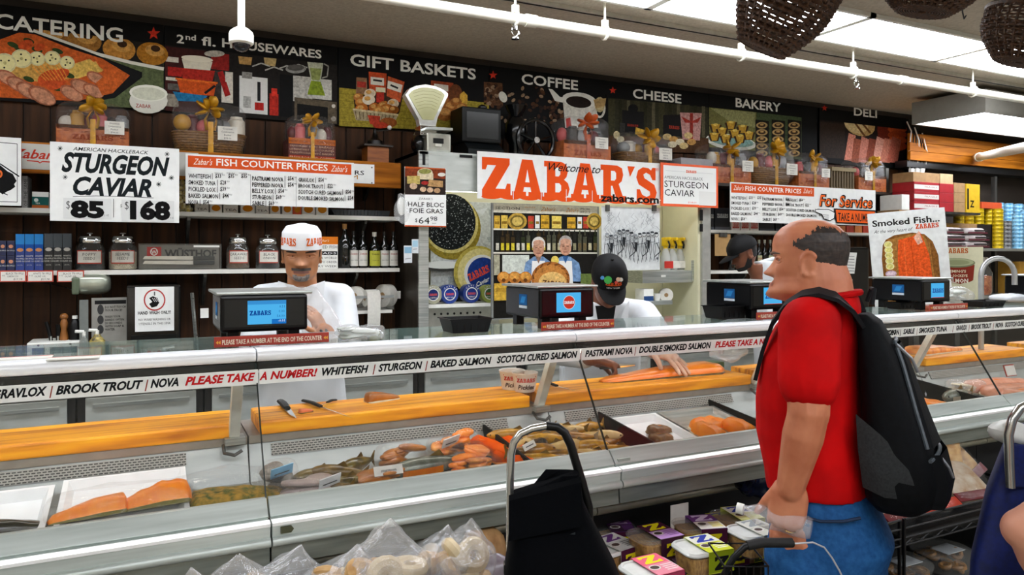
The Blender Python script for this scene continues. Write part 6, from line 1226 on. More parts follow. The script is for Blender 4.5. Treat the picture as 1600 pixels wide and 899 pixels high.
scale_(.185, 'black scale with ZABARS price table on its screen, nearest the camera', .235, 'table')
scale_(1.18, 'black scale with a round red logo on its screen by the black cap worker', .215, 'logo')
scale_(2.12, 'black scale with slab lettered screen left of the customer face', .215, 'name')
scale_(3.15, 'black scale with slab lettered screen right of the customer neck', .2, 'name')
scale_(4.22, 'black scale cut by the right frame edge', .215, 'name')
# containers and loose things on the glass top
def tub(c, w, d, h, label, m=None, rim=True):
    t = thing('black_tub', label, 'tub', c, group='black plastic tubs on the glass top'); x, y, z = c; k = .84
    ring = lambda f, zz: [Vector((x + sx * w / 2 * f, y + sy * d / 2 * f, zz)) for sx, sy in ((-1, -1), (1, -1), (1, 1), (-1, 1))]
    MB().loft([ring(k, z), ring(1, z + h), ring(.95, z + h), ring(k * .94, z + .004)]).build('tub_body', m or BLACKP(), t)
    b = MB(); b.loft([ring(1.06, z + h - .003), ring(1.06, z + h), ring(.95, z + h), ring(.95, z + h - .003)], False); b.build('rim', m or BLACKP(), t)
    for i in range(5): a = x - w * .34 + i * w * .17; MB().box(a, a + .006, y - d / 2 * .94, y - d / 2 * .9, z + .006, z + h * .9).build('rib', m or BLACKP(), t)
c = atZ(731, 519, ZG); tub((c.x, c.y + .02, ZG), .145, .105, .046, 'black plastic tub on the glass top below the caviar tins')
c = atZ(1133, 497, ZG); tub((c.x, c.y, ZG), .14, .11, .05, 'black plastic tub stacked left of the third scale')
c = atZ(1405, 482, ZG); tub((c.x, c.y - .02, ZG), .15, .08, .032, 'low black tub in front of the fourth scale')
c = atZ(1538, 479, ZG); tub((c.x, c.y, ZG), .19, .1, .03, 'flat black tub under the steel gooseneck')
def crum(name, label, cat, c, r, m, seed=0, cr=.3, fr=22, inner=None):
    t = thing(name, label, cat, (c[0], c[1], c[2] - r[2])); MB().ell(c, r, 22, 14, crump=cr, fr=fr, pw=.75, seed=seed).build('film', m, t, smooth=True, ang=60)
    if inner:
        R_ = random.Random(seed); bb = MB()
        for k in range(6):
            o = Vector((R_.uniform(-.38, .38) * r[0], R_.uniform(-.3, .3) * r[1], (-.55 + .2 * k) * r[2])); bb.ell(Vector(c) + o, (r[0] * .52, r[1] * .55, r[2] * .28), 14, 8, Euler((R_.uniform(-.25, .25), R_.uniform(-.2, .2), R_.uniform(-.6, .6))).to_matrix(), crump=.25, fr=34, pw=.8, seed=seed + k)
        bb.build('content', inner, t, **SM)
    return t
c = atZ(562, 531, ZG); crum('wrapped_parcel', 'crumpled clear wrapped parcel on the glass top beside the worker', 'parcel', (c.x, c.y + .01, ZG + .021), (.075, .05, .021), BAG(), 3, .4, 26, mat('pale_parcel', '#c5cac0', .5))
c = atZ(395, 538, ZG); crum('wrapped_parcel', 'flat clear wrapper lying under the first scale notice', 'wrapper', (c.x + .05, c.y + .01, ZG + .01), (.14, .04, .01), BAG(), 7, .3, 30, None)
c = atZ(1490, 470, ZG); crum('wrapped_parcel', 'clear bag bunched up right of the fourth scale', 'bag', (bx(1492, 2.36), 2.36, ZG + .045), (.09, .06, .045), BAG(), 11, .35, 24, mat('pale_parcel'))
c = atZ(1578, 468, ZG); crum('napkin_pile', 'loose white paper napkins on the glass top at the right', 'napkins', (bx(1580, 2.36), 2.36, ZG + .022), (.13, .06, .022), mat('napkin_white', '#d5d9de', .7, 0, .06, 20), 5, .35, 20)
for i, (px, lab) in enumerate(((20, 'pale card with red edge lying on the glass top at the left'), (95, 'second pale card with red edge on the glass top'))):
    c = atZ(px + 20, 561, ZG); t = thing('price_card', lab, 'price card', (c.x, c.y, ZG)); MB().box(c.x - .055, c.x + .055, c.y - .02, c.y + .03, ZG + .0005, ZG + .0025).build('card', TAGC, t); MB().box(c.x - .055, c.x + .055, c.y + .026, c.y + .031, ZG + .0024, ZG + .003).build('red_edge', mat('red_label_border'), t)
c = atZ(1536, 473, ZG); t = thing('gooseneck_faucet', 'thick steel gooseneck arching over the black tub at the right', 'faucet', (c.x, c.y + .15, ZG)); q = dep(c) / F
base = atD(1533, 470, 3.75); top = []
for a in np.linspace(0, math.pi, 11): top.append(base + Vector((ca * 0, 0, 0)) + Vector((sa, -ca, 0)) * (.085 * (1 - math.cos(a))) + Vector((0, 0, .13 + .085 * math.sin(a))))
MB().tube([Vector((base.x, base.y, CBZ + .0))] + [base] + top + [top[-1] - Vector((0, 0, .05))], .013, 10).build('pipe', mat('satin_steel', '#b9bcbc', .3, .6), t, **SM); MB().cyl((base.x, base.y, base.z - .04), (base.x, base.y, base.z - .015), .022, n=12).build('collar', CHROME(), t)
# -- on the boards
def knife(pa, pb, z, label, hl=.36, hw=.009, bw=.014, up=.0):
    a, b_ = atZ(*pa, z), atZ(*pb, z); t = thing('fish_knife', label, 'knife', a); d = b_ - a; L = d.length; u = d / L; s = u.cross(Vector((0, 0, 1)))
    h1 = a + u * L * hl; MB().tube([a + Vector((0, 0, .008)), a + u * L * hl * .5 + Vector((0, 0, .010)), h1 + Vector((0, 0, .007))], [hw, hw * 1.1, hw * .9], 8, flat=.6).build('handle', BLACKP(), t, **SM)
    MB().add([h1 + s * bw / 2 + Vector((0, 0, .004)), h1 - s * bw / 2 + Vector((0, 0, .004)), b_ - s * bw * .1 + Vector((0, 0, .002)), a + u * L * .8 + s * bw * .4 + Vector((0, 0, .003)), h1 + s * bw / 2 + Vector((0, 0, .006)), h1 - s * bw / 2 + Vector((0, 0, .006)), b_ - s * bw * .1 + Vector((0, 0, .003)), a + u * L * .8 + s * bw * .4 + Vector((0, 0, .005))], [(0, 1, 2, 3), (4, 7, 6, 5), (0, 4, 5, 1), (1, 5, 6, 2), (2, 6, 7, 3), (3, 7, 4, 0)]).build('blade', CHROME(), t)
knife((438, 631), (463, 656), ZB, 'short wide bladed knife with black handle on the orange board', .45, .012, .02)
knife((474, 630), (551, 655), ZB, 'long thin knife with black handle on the orange board', .38, .008, .007)
knife((525, 629), (497, 636), ZB, 'small black handled knife crossing the long thin knife', .5, .006, .006)
knife((852, 602), (916, 617), ZB, 'long thin black knife lying left on the slicing board', .3, .008, .006)
SALM = mat('salmon_flesh', '#ff9a0a', .4, 0, c2='#f47c04', sc=18, stretch=(3, 1, 1), coat=.1); SALP = mat('pale_salmon', '#f4a850', .4, 0, c2='#c9672a', sc=22, stretch=(3, 1, 1), coat=.2)
SALR = mat('red_salmon', '#f26404', .4, 0, c2='#cc4402', sc=16, spec=.02); SKIN = mat('smoked_skin', '#8a6a1c', .35, 0, c2='#3c2c0c', sc=30, coat=.3); GOLDF = mat('gold_smoked', '#e0a81c', .35, 0, c2='#7a500a', sc=26, coat=.35)
SILV = mat('silver_fish', '#8f9488', .25, .3, c2='#4f5448', sc=28); SABL = mat('sable_gold', '#c27a14', .35, 0, c2='#94500a', sc=16, coat=.3); WFLESH = mat('white_flesh', '#d6cab0', .5, 0, .12, 30); DILL = mat('dill_crust', '#3f5216', .7, 0, c2='#b58a2a', sc=60, bump=.7)
def slab_fish(name, label, c, L, W, H, rz, m, skin=None, seed=0, tilt=0.0, taper=.55, cat='fish fillet', bend=.0, mid=None, midname='pale_seam', group=None):
    """fillet: thick in the middle, tapering to a tail end, skin underneath"""
    t = thing(name, label, cat, c, group=group); n = 14; M = Matrix.Rotation(rz, 3, 'Z') @ Matrix.Rotation(tilt, 3, 'X')
    def ringf(k, z0, z1, e):
        x = (k - .5) * L; f = (1 - (1 - taper) * k) * min(1, (k * 7 + .55), ((1 - k) * 9 + .4)); w = W / 2 * f + e; hh = H * (.45 + .55 * math.sin(math.pi * min(1, .25 + k * .7))) * f
        wob = .06 * W * noise.noise(Vector((k * 3, seed, 0))); y0 = wob + bend * math.sin(k * math.pi)
        P = []
        for q in np.linspace(0, 2 * math.pi, 17)[:-1]:
            cx = math.copysign(abs(math.cos(q)) ** .55, math.cos(q)) * w; cz = max(0, math.sin(q)) ** .6 * hh * (1 + .15 * noise.noise(Vector((k * 6, q * 1.3, seed)))) if math.sin(q) > 0 else -.002
            P.append(Vector(c) + M @ Vector((x, y0 + cx, z0 + cz * z1)))
        return P
    MB().loft([ringf(i / n, .003, 1, 0) for i in range(n + 1)]).build('flesh', m, t, smooth=True, ang=70)
    MB().loft([ringf(i / n, .0005, .28, .003) for i in range(n + 1)]).build('skin', skin or SKIN, t, smooth=True, ang=70)
    b = MB(); b.loft([[Vector(c) + M @ Vector(((k - .5) * L * .86, bend * math.sin(k * math.pi) + s * W * .025, .003 + H * .98 * (1 - (1 - taper) * k) * (.45 + .55 * math.sin(math.pi * min(1, .25 + k * .7))) + dz)) for s, dz in ((-1, -.001), (0, .0008), (1, -.001))] for k in np.linspace(.12, .9, 9)], False)
    b.build('fat_line', mid or mat('fat_line', '#f59038', .4, spec=.02), t, **SM)
    return t
def whole_fish(name, label, c, L, R_, rz, m, roll=.0, belly=None, seed=0, group=None, cut=False):
    t = thing(name, label, 'fish', c, group=group); M = Matrix.Rotation(rz, 3, 'Z') @ Matrix.Rotation(roll, 3, 'X'); C = Vector(c)
    pr = [(0, .1), (.04, .42), (.12, .75), (.25, .98), (.4, 1), (.55, .9), (.7, .66), (.82, .4), (.9, .28)]
    rings = [[C + M @ Vector(((k - .5) * L + .01 * R_ * noise.noise(Vector((seed, k * 9, 0))), R_ * f * .62 * math.cos(q), R_ * .62 + R_ * f * .6 * math.sin(q))) for q in np.linspace(0, 2 * math.pi, 13)[:-1]] for k, f in pr]
    MB().loft(rings).build('body', m, t, smooth=True, ang=60)
    b = MB(); x = .39 * L; b.prism([(x, R_ * .62 - .1 * R_), (L * .5, -.1 * R_ + R_ * .1), (L * .47, R_ * .6), (L * .5, R_ * 1.25), (x, R_ * .62 + .16 * R_)], -.0015, .0015, 'y', Matrix.Translation(C) @ M.to_4x4()); b.build('tail_fin', SKIN, t)
    b = MB(); b.prism([(-.05 * L, R_ * 1.15), (.08 * L, R_ * 1.5), (.14 * L, R_ * 1.1)], -.001, .001, 'y', Matrix.Translation(C) @ M.to_4x4()); b.build('dorsal_fin', SKIN, t)
    for s in (-1, 1): MB().ell(C + M @ Vector((-.44 * L, s * R_ * .26, R_ * .72)), R_ * .08, 8, 6).build('eye', BLACKP(), t, **SM)
    if belly: MB().loft([[C + M @ Vector(((k - .5) * L, -R_ * .64 * f - .001, R_ * .62 + dz * R_ * f)) for dz in (-.35, 0, .1)] for k, f in ((.12, .7), (.22, .95), (.35, 1), (.48, .95), (.58, .8))], False).build('cut_belly', belly, t, **SM)
    return t
ZD = .918
def on(px, py, z=ZD): return atZ(px, py, z)
def onY(px, Y, z=ZD): return Vector((bx(px, Y), Y, z))
slab_fish('fish_piece', 'white and orange fish piece lying on the bare board', onY(598, 2.36, ZB), .12, .06, .03, .2, SABL, WFLESH, 1, 0, .5)
slab_fish('salmon_fillet', 'long orange salmon side being sliced under the worker hand', onY(1035, 2.335, ZB), .58, .13, .045, math.pi + .02, mat('sliced_salmon', '#f59010', .35, 0, c2='#ea7404', sc=14, stretch=(1, 4, 1), coat=.3), SKIN, 4, 0, .5, 'fish fillet')
slab_fish('salmon_fillet', 'pale salmon side on the far board right of the backpack', onY(1462, 2.33, ZB), .36, .13, .04, .05, SALP, WFLESH, 5, 0, .6)
slab_fish('salmon_scrap', 'small pink salmon scrap beside the short knife', onY(478, 2.28, ZB), .045, .022, .012, .3, mat('pink_scrap', '#e07a50', .4), None, 6, cat='fish scrap')
for i, (px, yy) in enumerate(((800, 2.36), (820, 2.30))):
    c = onY(px, yy, ZB); t = thing('deli_cup', ('paper deli cup with red print at the rear', 'paper deli cup with red print at the front')[i], 'cup', c, group='printed deli cups on the board')
    MB().lathe([(.034, 0), (.036, .004), (.045, .062), (.047, .064), (.047, .067), (.043, .066), (.034, .01), (0, .01)], c, 24).build('cup', mat('cup_white', '#dcd8d0', .5), t, **SM); MB().lathe([(.0, .05), (.042, .052)], c, 20).build('filling', mat('peach_filling', '#c98a5a', .6), t)
    p = PR(None); p.slab(-.035, .036, .014, '#b8281c', '#dcd8d0', .035); p.text('Pickles', -.03, .012, .016, '#3a1a14', .032, .02, .2); p.line([(-.04, .055), (.04, .055)], .004, '#c9402c'); o = p.build('cup_print', t, w=False)
    for v in o.data.vertices: r = .0355 + .0105 * v.co.z / .066 + .0012; a = v.co.x / r - .35; v.co = Vector((math.sin(a) * r, -math.cos(a) * r, v.co.z))
x0 = bx(1083, 2.34); t = thing('liner_box', 'long green and white film box at the end of the slicing board', 'box', (x0 + .1, 2.38, ZB)); MB().box(x0, x0 + .17, 2.35, 2.41, ZB, ZB + .034).build('box', mat('liner_white', '#c2c6bc', .5, 0, .1, 20), t, bevel=.002); MB().box(x0 + .12, x0 + .171, 2.349, 2.411, ZB + .002, ZB + .0345).build('green_end', mat('liner_green', '#3f5a34', .5), t)
c = onY(1138, 2.37, 1.15); crum('hanging_clear_bag', 'bunched clear plastic bag above the film box', 'bag', c, (.075, .05, .04), BAG(), 21, .45, 24)
# -- fish on the deck
TRW = mat('white_foam_tray', '#dfe3e4', .4, 0, .03)
def tray(name, label, x0, x1, y0, y1, z, h, m):
    t = thing(name, label, 'tray', ((x0 + x1) / 2, (y0 + y1) / 2, z)); R_ = lambda e, zz: [Vector((a, b_, zz + (b_ - y0) * .16)) for a, b_ in ((x0 + e, y0 + e), (x1 - e, y0 + e), (x1 - e, y1 - e), (x0 + e, y1 - e))]
    MB().loft([R_(.012, z), R_(0, z + h), R_(.004, z + h), R_(.016, z + .004)]).build('pan', m, t); MB().loft([R_(-.008, z + h - .002), R_(-.008, z + h + .001), R_(.003, z + h + .001), R_(.003, z + h - .002)], False).build('rim', m, t)
    return t
Yf, Yb = 1.885, 2.13
tray('foam_tray', 'white foam tray with dark smoked fish at the left edge', bx(-90, 1.95), bx(70, 2.0), Yf, Yb, ZD, .025, TRW)
slab_fish('smoked_fillet', 'dark skinned smoked fillet in the tray at the left edge', (bx(10, 1.96), 1.965, ZD + .006), .2, .09, .05, .05, mat('dark_smoked', '#2c2a12', .3, 0, c2='#0e0d06', sc=20, coat=.4), mat('olive_skin', '#6f6a2c', .4), 2, -.2)
tray('foam_tray', 'white foam tray holding two bright salmon pieces', bx(92, 1.95), bx(288, 2.02), Yf, Yb + .02, ZD, .025, TRW)
slab_fish('salmon_piece', 'bright orange salmon piece, left one in the white tray', (bx(138, 1.97), 1.975, ZD + .02), .165, .12, .05, math.pi + .15, SALM, mat('olive_skin'), 3, .32, .6)
slab_fish('salmon_piece', 'bright orange salmon piece, right one in the white tray', (bx(245, 1.99), 1.985, ZD + .022), .15, .12, .062, .1 + math.pi, SALM, mat('olive_skin'), 8, .34, .75)
crum('tray_wrap', 'clear film wrapped loosely round the salmon tray', 'film', (bx(190, 1.99), 1.985, ZD + .04), (.165, .11, .042), BAGT(), 31, .12, 14)
slab_fish('dill_salmon', 'pale salmon fillet coated with green dill', (bx(372, 1.99), 1.97, ZD + .002), .24, .11, .05, .06, DILL, WFLESH, 9, .2, .7, mid=mat('dill_green', '#33451a', .8, 0, .4, 70, bump=.8))
crum('fillet_bag', 'clear bag with pale fillet left of the dill salmon', 'bag', (bx(345, 2.02), 2.02, ZD + .042), (.16, .075, .042), BAGT(), 33, .25, 18, None)
def bagfish(px, yy, r, label, inner, seed, tagk=None, z=0.0, rz=0.0, dx=.0):
    c = Vector((bx(px, yy), yy, ZD + r[2] + z)); t = crum('bagged_fish', label, 'bagged fish', c, r, BAGT(), seed, .22, 22, inner); t['group'] = 'plastic bagged fish portions'
    if tagk:
        M = Matrix.Rotation(.5, 3, 'X') @ Matrix.Rotation(.3, 3, 'Z'); MB().cbox(c + Vector((dx, -r[1] * .75, r[2] * .62)), (.06, .003, .032), M).build('price_label', mat('label_' + tagk[1:], tagk, .5), t)
        for k in range(2): MB().cbox(c + Vector((dx, -r[1] * .75 - .003, r[2] * .62 + .006 - .01 * k)), (.04, .001, .003), M).build('label_print', mat('ink_grey', '#444', .6), t)
    return t
bagfish(436, 2.03, (.05, .06, .045), 'bagged grey fish with a pale blue tag beside the glass seam', mat('grey_fish', '#8a847c', .4, 0, .25, 30), 41, '#7fb4d4', 0, 0, .0)
bagfish(478, 1.955, (.1, .07, .034), 'bagged grey fish with a white label in front', mat('mauve_fish', '#b0a19c', .4, 0, .15, 20), 42, '#dfe2e2', 0, 0, .05)
for i, (px, yy, z, rz, L) in enumerate(((500, 2.08, .0, .1, .16), (530, 2.04, .012, -.5, .17), (545, 1.97, .0, .3, .15), (516, 1.955, .0, -.2, .13), (560, 2.07, .02, .6, .14))):
    whole_fish('smoked_chub', ('olive smoked chub lying at the back beside the bagged fish', 'olive smoked chub crossing the others, head up', 'olive smoked chub in front with its tail right', 'short olive smoked chub tucked beside the white label', 'olive smoked chub next to the amber packet')[i], (bx(px, yy), yy, ZD + z), L, .036, rz, SKIN if i % 2 else mat('olive_gold', '#7c6a1c', .3, .1, c2='#332a0a', sc=30, coat=.3), 0, None, i, 'olive smoked chubs')
t = bagfish(592, 1.985, (.085, .055, .028), 'amber sturgeon packet with a white printed label', SABL, 44, None)
c = Vector((bx(606, 1.95), 1.945, ZD + .05)); M = Matrix.Rotation(-.55, 3, 'X'); MB().cbox(c, (.08, .003, .026), M).build('packet_label', TAGC, t); p = PR(None); p.text('sturgeon', 0, -.004, .009, '#222', None, .01, 0, 1, al='c'); o = p.build('label_text', t, w=False); off = wloc(t)
for v in o.data.vertices: v.co = c - off + M @ Vector((v.co.x, -.0025, v.co.z))
bagfish(628, 2.07, (.075, .05, .04), 'bagged golden sable piece at the back of the deck', SABL, 45, None, .015)
slab_fish('sable_piece', 'small amber sable piece in front of the sturgeon packet', (bx(583, 1.9), 1.91, ZD), .07, .035, .025, .2, SABL, SKIN, 12, .2)
whole_fish('brook_trout', 'silver brook trout with an orange cut belly', (bx(672, 2.02), 2.0, ZD), .27, .05, .12, SILV, .0, SALM, 3)
for i, (px, yy, z, r) in enumerate(((698, 2.09, .03, (.06, .045, .03)), (722, 2.08, .045, (.055, .04, .032)), (735, 2.0, .01, (.07, .055, .035)), (752, 1.955, .0, (.06, .05, .03)), (716, 1.965, .0, (.035, .03, .025)))):
    bagfish(px, yy, r, ('bagged salmon slices at the back next to the trout tail', 'bagged bright salmon slices piled highest', 'bagged orange salmon slices in the middle of the pile', 'bagged pale salmon slices at the front by the black bin', 'small bagged amber piece below the trout tail')[i], SALM if i in (1, 2, 4) else SALP, 50 + i, '#d8dad6' if i == 0 else None, z)
# black dividers and the red salmon sides
DIVM = mat('black_divider', '#050606', .5, 0, .2, spec=.1)
for i, X in enumerate((.985, 1.43, 1.93, 3.1)):
    o = MB().prism([(1.875, ZD), (2.165, ZD), (2.2, .985), (2.2, 1.0), (1.875, ZD + .046)], X, X + .008, 'x').build('deck_divider', DIVM, bevel=.001)
    tag(o, ('black divider between the red salmon sides and the golden chubs', 'black divider right of the golden chubs', 'black divider just left of the red shirt', 'black divider right of the backpack')[i], 'divider', 'black dividers on the deck')
o = MB().box(.775, .98, 1.88, 2.13, ZD, ZD + .004).build('black_liner', DIVM); tag(o, 'black liner sheet under the red salmon sides', 'liner')
for i, (px, yy, rz, z, tl, L) in enumerate(((772, 2.06, -1.1, .03, .35, .17), (800, 2.07, -1.2, .03, .3, .18), (820, 2.0, -.5, .012, .3, .2), (835, 1.93, .0, .006, .35, .15))):
    slab_fish('red_salmon_side', ('deep red salmon side at the left of the black liner', 'deep red salmon side standing behind the cart handle', 'deep red salmon side inside the cart handle arch', 'deep red salmon side at the front of the black liner')[i], (bx(px, yy), yy, ZD + z), L, .065, .04, rz, SALR, SALM, 20 + i, tl, .45, group='deep red salmon sides')
crum('black_bag', 'crumpled black bag beside the red salmon sides', 'bag', (bx(838, 2.03), 2.03, ZD + .03), (.05, .05, .03), mat('black_film', '#0c0d0f', .2, 0, .2), 61, .35, 24)
MBc = Vector((bx(822, 1.985), 1.965, ZD + .062)); t = thing('oval_label', 'white oval label on the red salmon side', 'label', MBc); MB().cbox(MBc, (.045, .004, .02), Matrix.Rotation(-.5, 3, 'X') @ Matrix.Rotation(-.3, 3, 'Y')).build('label_card', TAGC, t, bevel=.0015); MB().cbox(MBc + Vector((0, -.004, .001)), (.028, .001, .003), Matrix.Rotation(-.5, 3, 'X') @ Matrix.Rotation(-.3, 3, 'Y')).build('label_print', mat('ink_grey', '#444', .6), t)
R = random.Random(12)
OD = ['first', 'second', 'third', 'fourth', 'fifth', 'sixth', 'seventh', 'eighth', 'ninth', 'tenth', 'eleventh', 'twelfth', 'thirteenth', 'fourteenth', 'fifteenth', 'sixteenth']
k = 0
for row, (yy, z) in enumerate(((1.925, .0), (1.985, .006), (2.045, .02), (2.10, .035))):
    for j in range(4):
        x = 1.055 + j * .092 + R.uniform(-.015, .015) + .02 * row * 0
        whole_fish('golden_chub', 'golden smoked chub, %s from the left in the %s row' % (OD[j], ('front', 'second', 'third', 'rear')[row]), (x, yy, ZD + z + R.uniform(0, .015)), R.uniform(.15, .19), R.uniform(.03, .037), R.choice([-.5, -.25, .2, 2.8, 3.4]) + R.uniform(-.2, .2), (GOLDF, mat('brown_gold', '#bd8418', .3, .1, c2='#4c2e08', sc=26, coat=.3), mat('cream_smoked', '#dcc48c', .4, 0, c2='#b98e3a', sc=22))[k % 3], R.uniform(-.4, .4), None, k, 'golden smoked chubs'); k += 1
tray('white_liner_tray', 'white tray with brown smoked pieces right of the black divider', 1.46, 1.64, Yf + .01, Yb + .02, ZD, .022, TRW)
for i in range(2): slab_fish('brown_piece', ('brown smoked piece at the front of the white tray', 'brown smoked piece at the back of the white tray')[i], (1.53 + i * .04, 1.97 + .06 * i, ZD + .02 + .01 * i), .11, .05, .03, .3, mat('brown_smoked', '#8d6a34', .4, 0, c2='#4c3414', sc=24), None, 70 + i, .2)
tray('steel_tray', 'shallow steel tray with cut salmon pieces next to the red shirt', 1.67, 1.92, Yf + .01, Yb + .03, ZD, .02, STEEL())
for i, (x, yy, rz, L) in enumerate(((1.72, 1.95, .35, .12), (1.79, 2.02, .4, .2), (1.86, 1.96, .3, .12))): slab_fish('salmon_piece', ('bright salmon piece at the left of the steel tray', 'large bright salmon piece at the back of the steel tray', 'salmon piece with white edge at the right of the steel tray')[i], (x, yy, ZD + .02), L, .1, .05, rz, SALM, WFLESH, 80 + i, .25, .6)
# deck right of the customer
for i, (px, yy, L, m, lab) in enumerate(((1462, 1.96, .2, SALM, 'orange salmon pieces beside the backpack'), (1440, 2.03, .14, SALP, 'pale salmon piece half behind the backpack'))): slab_fish('salmon_piece', lab, (bx(px, yy), yy, ZD), L, .09, .04, .1, m, WFLESH, 90 + i, .2)
whole_fish('silver_fish', 'silver fish with clear film right of the backpack', (bx(1498, 2.0), 2.0, ZD), .24, .05, .1, SILV, 0, WFLESH, 7)
for i, (px, yy, L) in enumerate(((1560, 2.08, .5), (1585, 1.99, .45), (1610, 1.93, .4))): slab_fish('salmon_fillet', ('pale pink salmon side at the rear right of the deck', 'pale pink salmon side with a red edged label', 'pale pink salmon side nearest the glass at the right edge')[i], (bx(px, yy), yy, ZD + .02 - .008 * i), L, .1, .045, .05, mat('pink_salmon', '#e3a183', .4, 0, c2='#d07c58', sc=16, stretch=(3, 1, 1), coat=.2), WFLESH, 95 + i, .2, .6)
crum('ice_film', 'frosty crumpled film along the far black divider', 'film', (bx(1505, 2.09), 2.08, ZD + .035), (.14, .05, .035), BAG(), 97, .3, 18, WFLESH)
c = Vector((bx(1578, 1.94), 1.94, 1.045)); t = thing('deck_price_card', 'white price card with red border on the pink salmon', 'price card', c); M = Matrix.Rotation(-.3, 3, 'X'); MB().cbox(c, (.075, .003, .05), M).build('card', mat('red_label_border'), t); MB().cbox(c + Vector((0, -.002, 0)), (.068, .003, .043), M).build('paper', TAGC, t)
# == low goods rack in front of the case
RY0, RY1, RZ = 1.60, 1.95, .62
IRON = mat('black_wire', '#0b0b0c', .35, .4, .2)
for i in range(8):
    a, b_ = SX0 + i * SEG + .01, SX0 + (i + 1) * SEG - .012
    t = thing('wire_rack', ['black wire goods rack at the far left under the fish case', 'black wire goods rack under the salmon tray segment', 'black wire goods rack holding the bread bags', 'black wire goods rack holding the sleeved cookie tubs', 'black wire goods rack behind the customer legs', 'black wire goods rack with flat bread packets right of the customer', 'black wire goods rack behind the blue cart', 'farthest black wire goods rack'][i], 'rack', ((a + b_) / 2, RY0, 0), group='black wire racks below the case')
    for z in (RZ, .40): MB().box(a, b_, RY0 + .01, RY1, z - .012, z - .002).build('shelf_sheet', mat('case_black'), t)
    for z in (RZ + .065, RZ + .035, RZ + .004, RZ - .02): MB().cyl((a, RY0, z), (b_, RY0, z), .0035, n=6).build('front_wire', IRON, t)
    for x in (a, (a + b_) / 2, b_): MB().cyl((x, RY0 + .004, 0), (x, RY0 + .004, RZ + .066), .006, n=8).build('upright', IRON, t)
    zz = MB(); n = 24
    zz.tube([(a + (b_ - a) * k / n, RY0 + .003, RZ - (.004 if k % 2 else .02)) for k in range(n + 1)], .002, 4); zz.build('truss_wire', IRON, t)
    for z in (RZ, .40): MB().cyl((a, RY0, z), (a, RY1, z), .005, n=6).build('side_wire', IRON, t)
# -- bread bags
BREAD = [mat('bagel_crust', '#c4a068', .6, 0, c2='#a2763c', sc=30, bump=.2), mat('pale_roll', '#d2c09c', .6, 0, c2='#b59c70', sc=24, bump=.2), mat('dark_roll', '#8a5a34', .6, 0, .25, 30)]
def torus(b, c, R_, r, M, n=16, m=8):
    b.tube([Vector(c) + M @ Vector((R_ * math.cos(q), R_ * math.sin(q), 0)) for q in np.linspace(0, 2 * math.pi, n + 1)[:-1]], r, m, closed=True)
def bread_bag(px, Y, w, ypk, pkx, label, kind, seed, lab=None):
    R = random.Random(seed); x = bx(px, Y); zt = atY(pkx, ypk, Y).z; xp = bx(pkx, Y); t = thing('bread_bag', label, 'bread bag', (x, Y, RZ), group='clear bags of bagels and rolls')
    w *= 1.25; h = zt - RZ; hb = min(h * .66, .2); b = MB(); d = .085
    for i in range(18):
        c = Vector((x + (R.random() - .5) * w * .58, Y + (R.random() - .5) * d * .9, RZ + .03 + (i // 3) * hb / 6 + R.uniform(0, .02))); M = Euler((R.uniform(0, 1.6), R.uniform(0, 1), R.uniform(0, 3))).to_matrix(); bb = MB()
        if kind == 'bagel': torus(bb, c, .028, .0175, M)
        elif kind == 'roll': bb.ell(c, (.038, .03, .026), 12, 8, M)
        else: bb.ell(c, (.035, .03, .028), 10, 7, M, crump=.15)
        bb.build('bagel' if kind == 'bagel' else 'roll', BREAD[(i + seed) % 2 if kind != 'dark' else 2], t, **SM)
    def ringb(k):
        z = RZ + .004 + (h - .004) * k ** (.8 if k > 0 else 1); f = (1.0 if k < .66 else max(.03, 1 - ((k - .66) / .34) ** .9)); cx = x + (xp - x) * max(0, (k - .5) / .5)
        return [Vector((cx + math.copysign(abs(math.cos(q)) ** .8, math.cos(q)) * w / 2 * f * (1 + (.18 + .5 * max(0, k - .5)) * noise.noise(Vector((math.cos(q) * 2.2, math.sin(q) * 2.2 + k * 5, seed)))), Y + math.sin(q) * d * (f * .9 + .1) * (.5 if k > .9 else 1) * (1 + (.25 + .8 * max(0, k - .5)) * noise.noise(Vector((math.cos(q) * 2.6, math.sin(q) * 2.6 + k * 6, seed + 9)))), z + .008 * noise.noise(Vector((q, k * 4, seed + 4))))) for q in np.linspace(0, 2 * math.pi, 33)[:-1]]
    MB().loft([ringb(k) for k in np.linspace(0, 1, 18)]).build('bag_film', BREADBAG(), t, smooth=True, ang=50)
    if lab:
        c = Vector((x + w * .08, Y - d * .95, RZ + hb * .75)); M = Euler((0, .5, 0)).to_matrix(); MB().cbox(c, (w * .28, .003, .085), M).build('sticker', mat('green_black_label', '#1f2a1c', .4), t)
        p = PR(None); p.text('Bake', -.02, .012, .014, '#b9b08c', None, 0, .2, 1); p.text('SHOP', -.02, -.012, .016, '#d8d4c0', None, 0, 0, 1); p.rect(-.03, -.035, .03, -.02, '#a8643c'); o = p.build('sticker_print', t, w=False); off = wloc(t)
        for v in o.data.vertices: v.co = c - off + M @ Vector((v.co.x, -.003, v.co.z))
bread_bag(360, 1.70, .17, 868, 372, 'low clear bag of rolls at the lower left beside the seam', 'roll', 1)
bread_bag(425, 1.72, .16, 852, 470, 'clear bag of pale rolls leaning toward the bagels', 'roll', 2)
bread_bag(512, 1.68, .17, 852, 560, 'clear bag of pale bagels left of the labelled bag', 'bagel', 3)
bread_bag(600, 1.66, .17, 812, 609, 'clear bagel bag with a tall point and dark bake shop sticker', 'bagel', 4, 1)
bread_bag(668, 1.72, .15, 822, 700, 'clear bag of rolls right of the labelled bagel bag', 'roll', 5)
bread_bag(722, 1.69, .12, 811, 737, 'clear bag with a long twisted point near the black cart', 'bagel', 6)
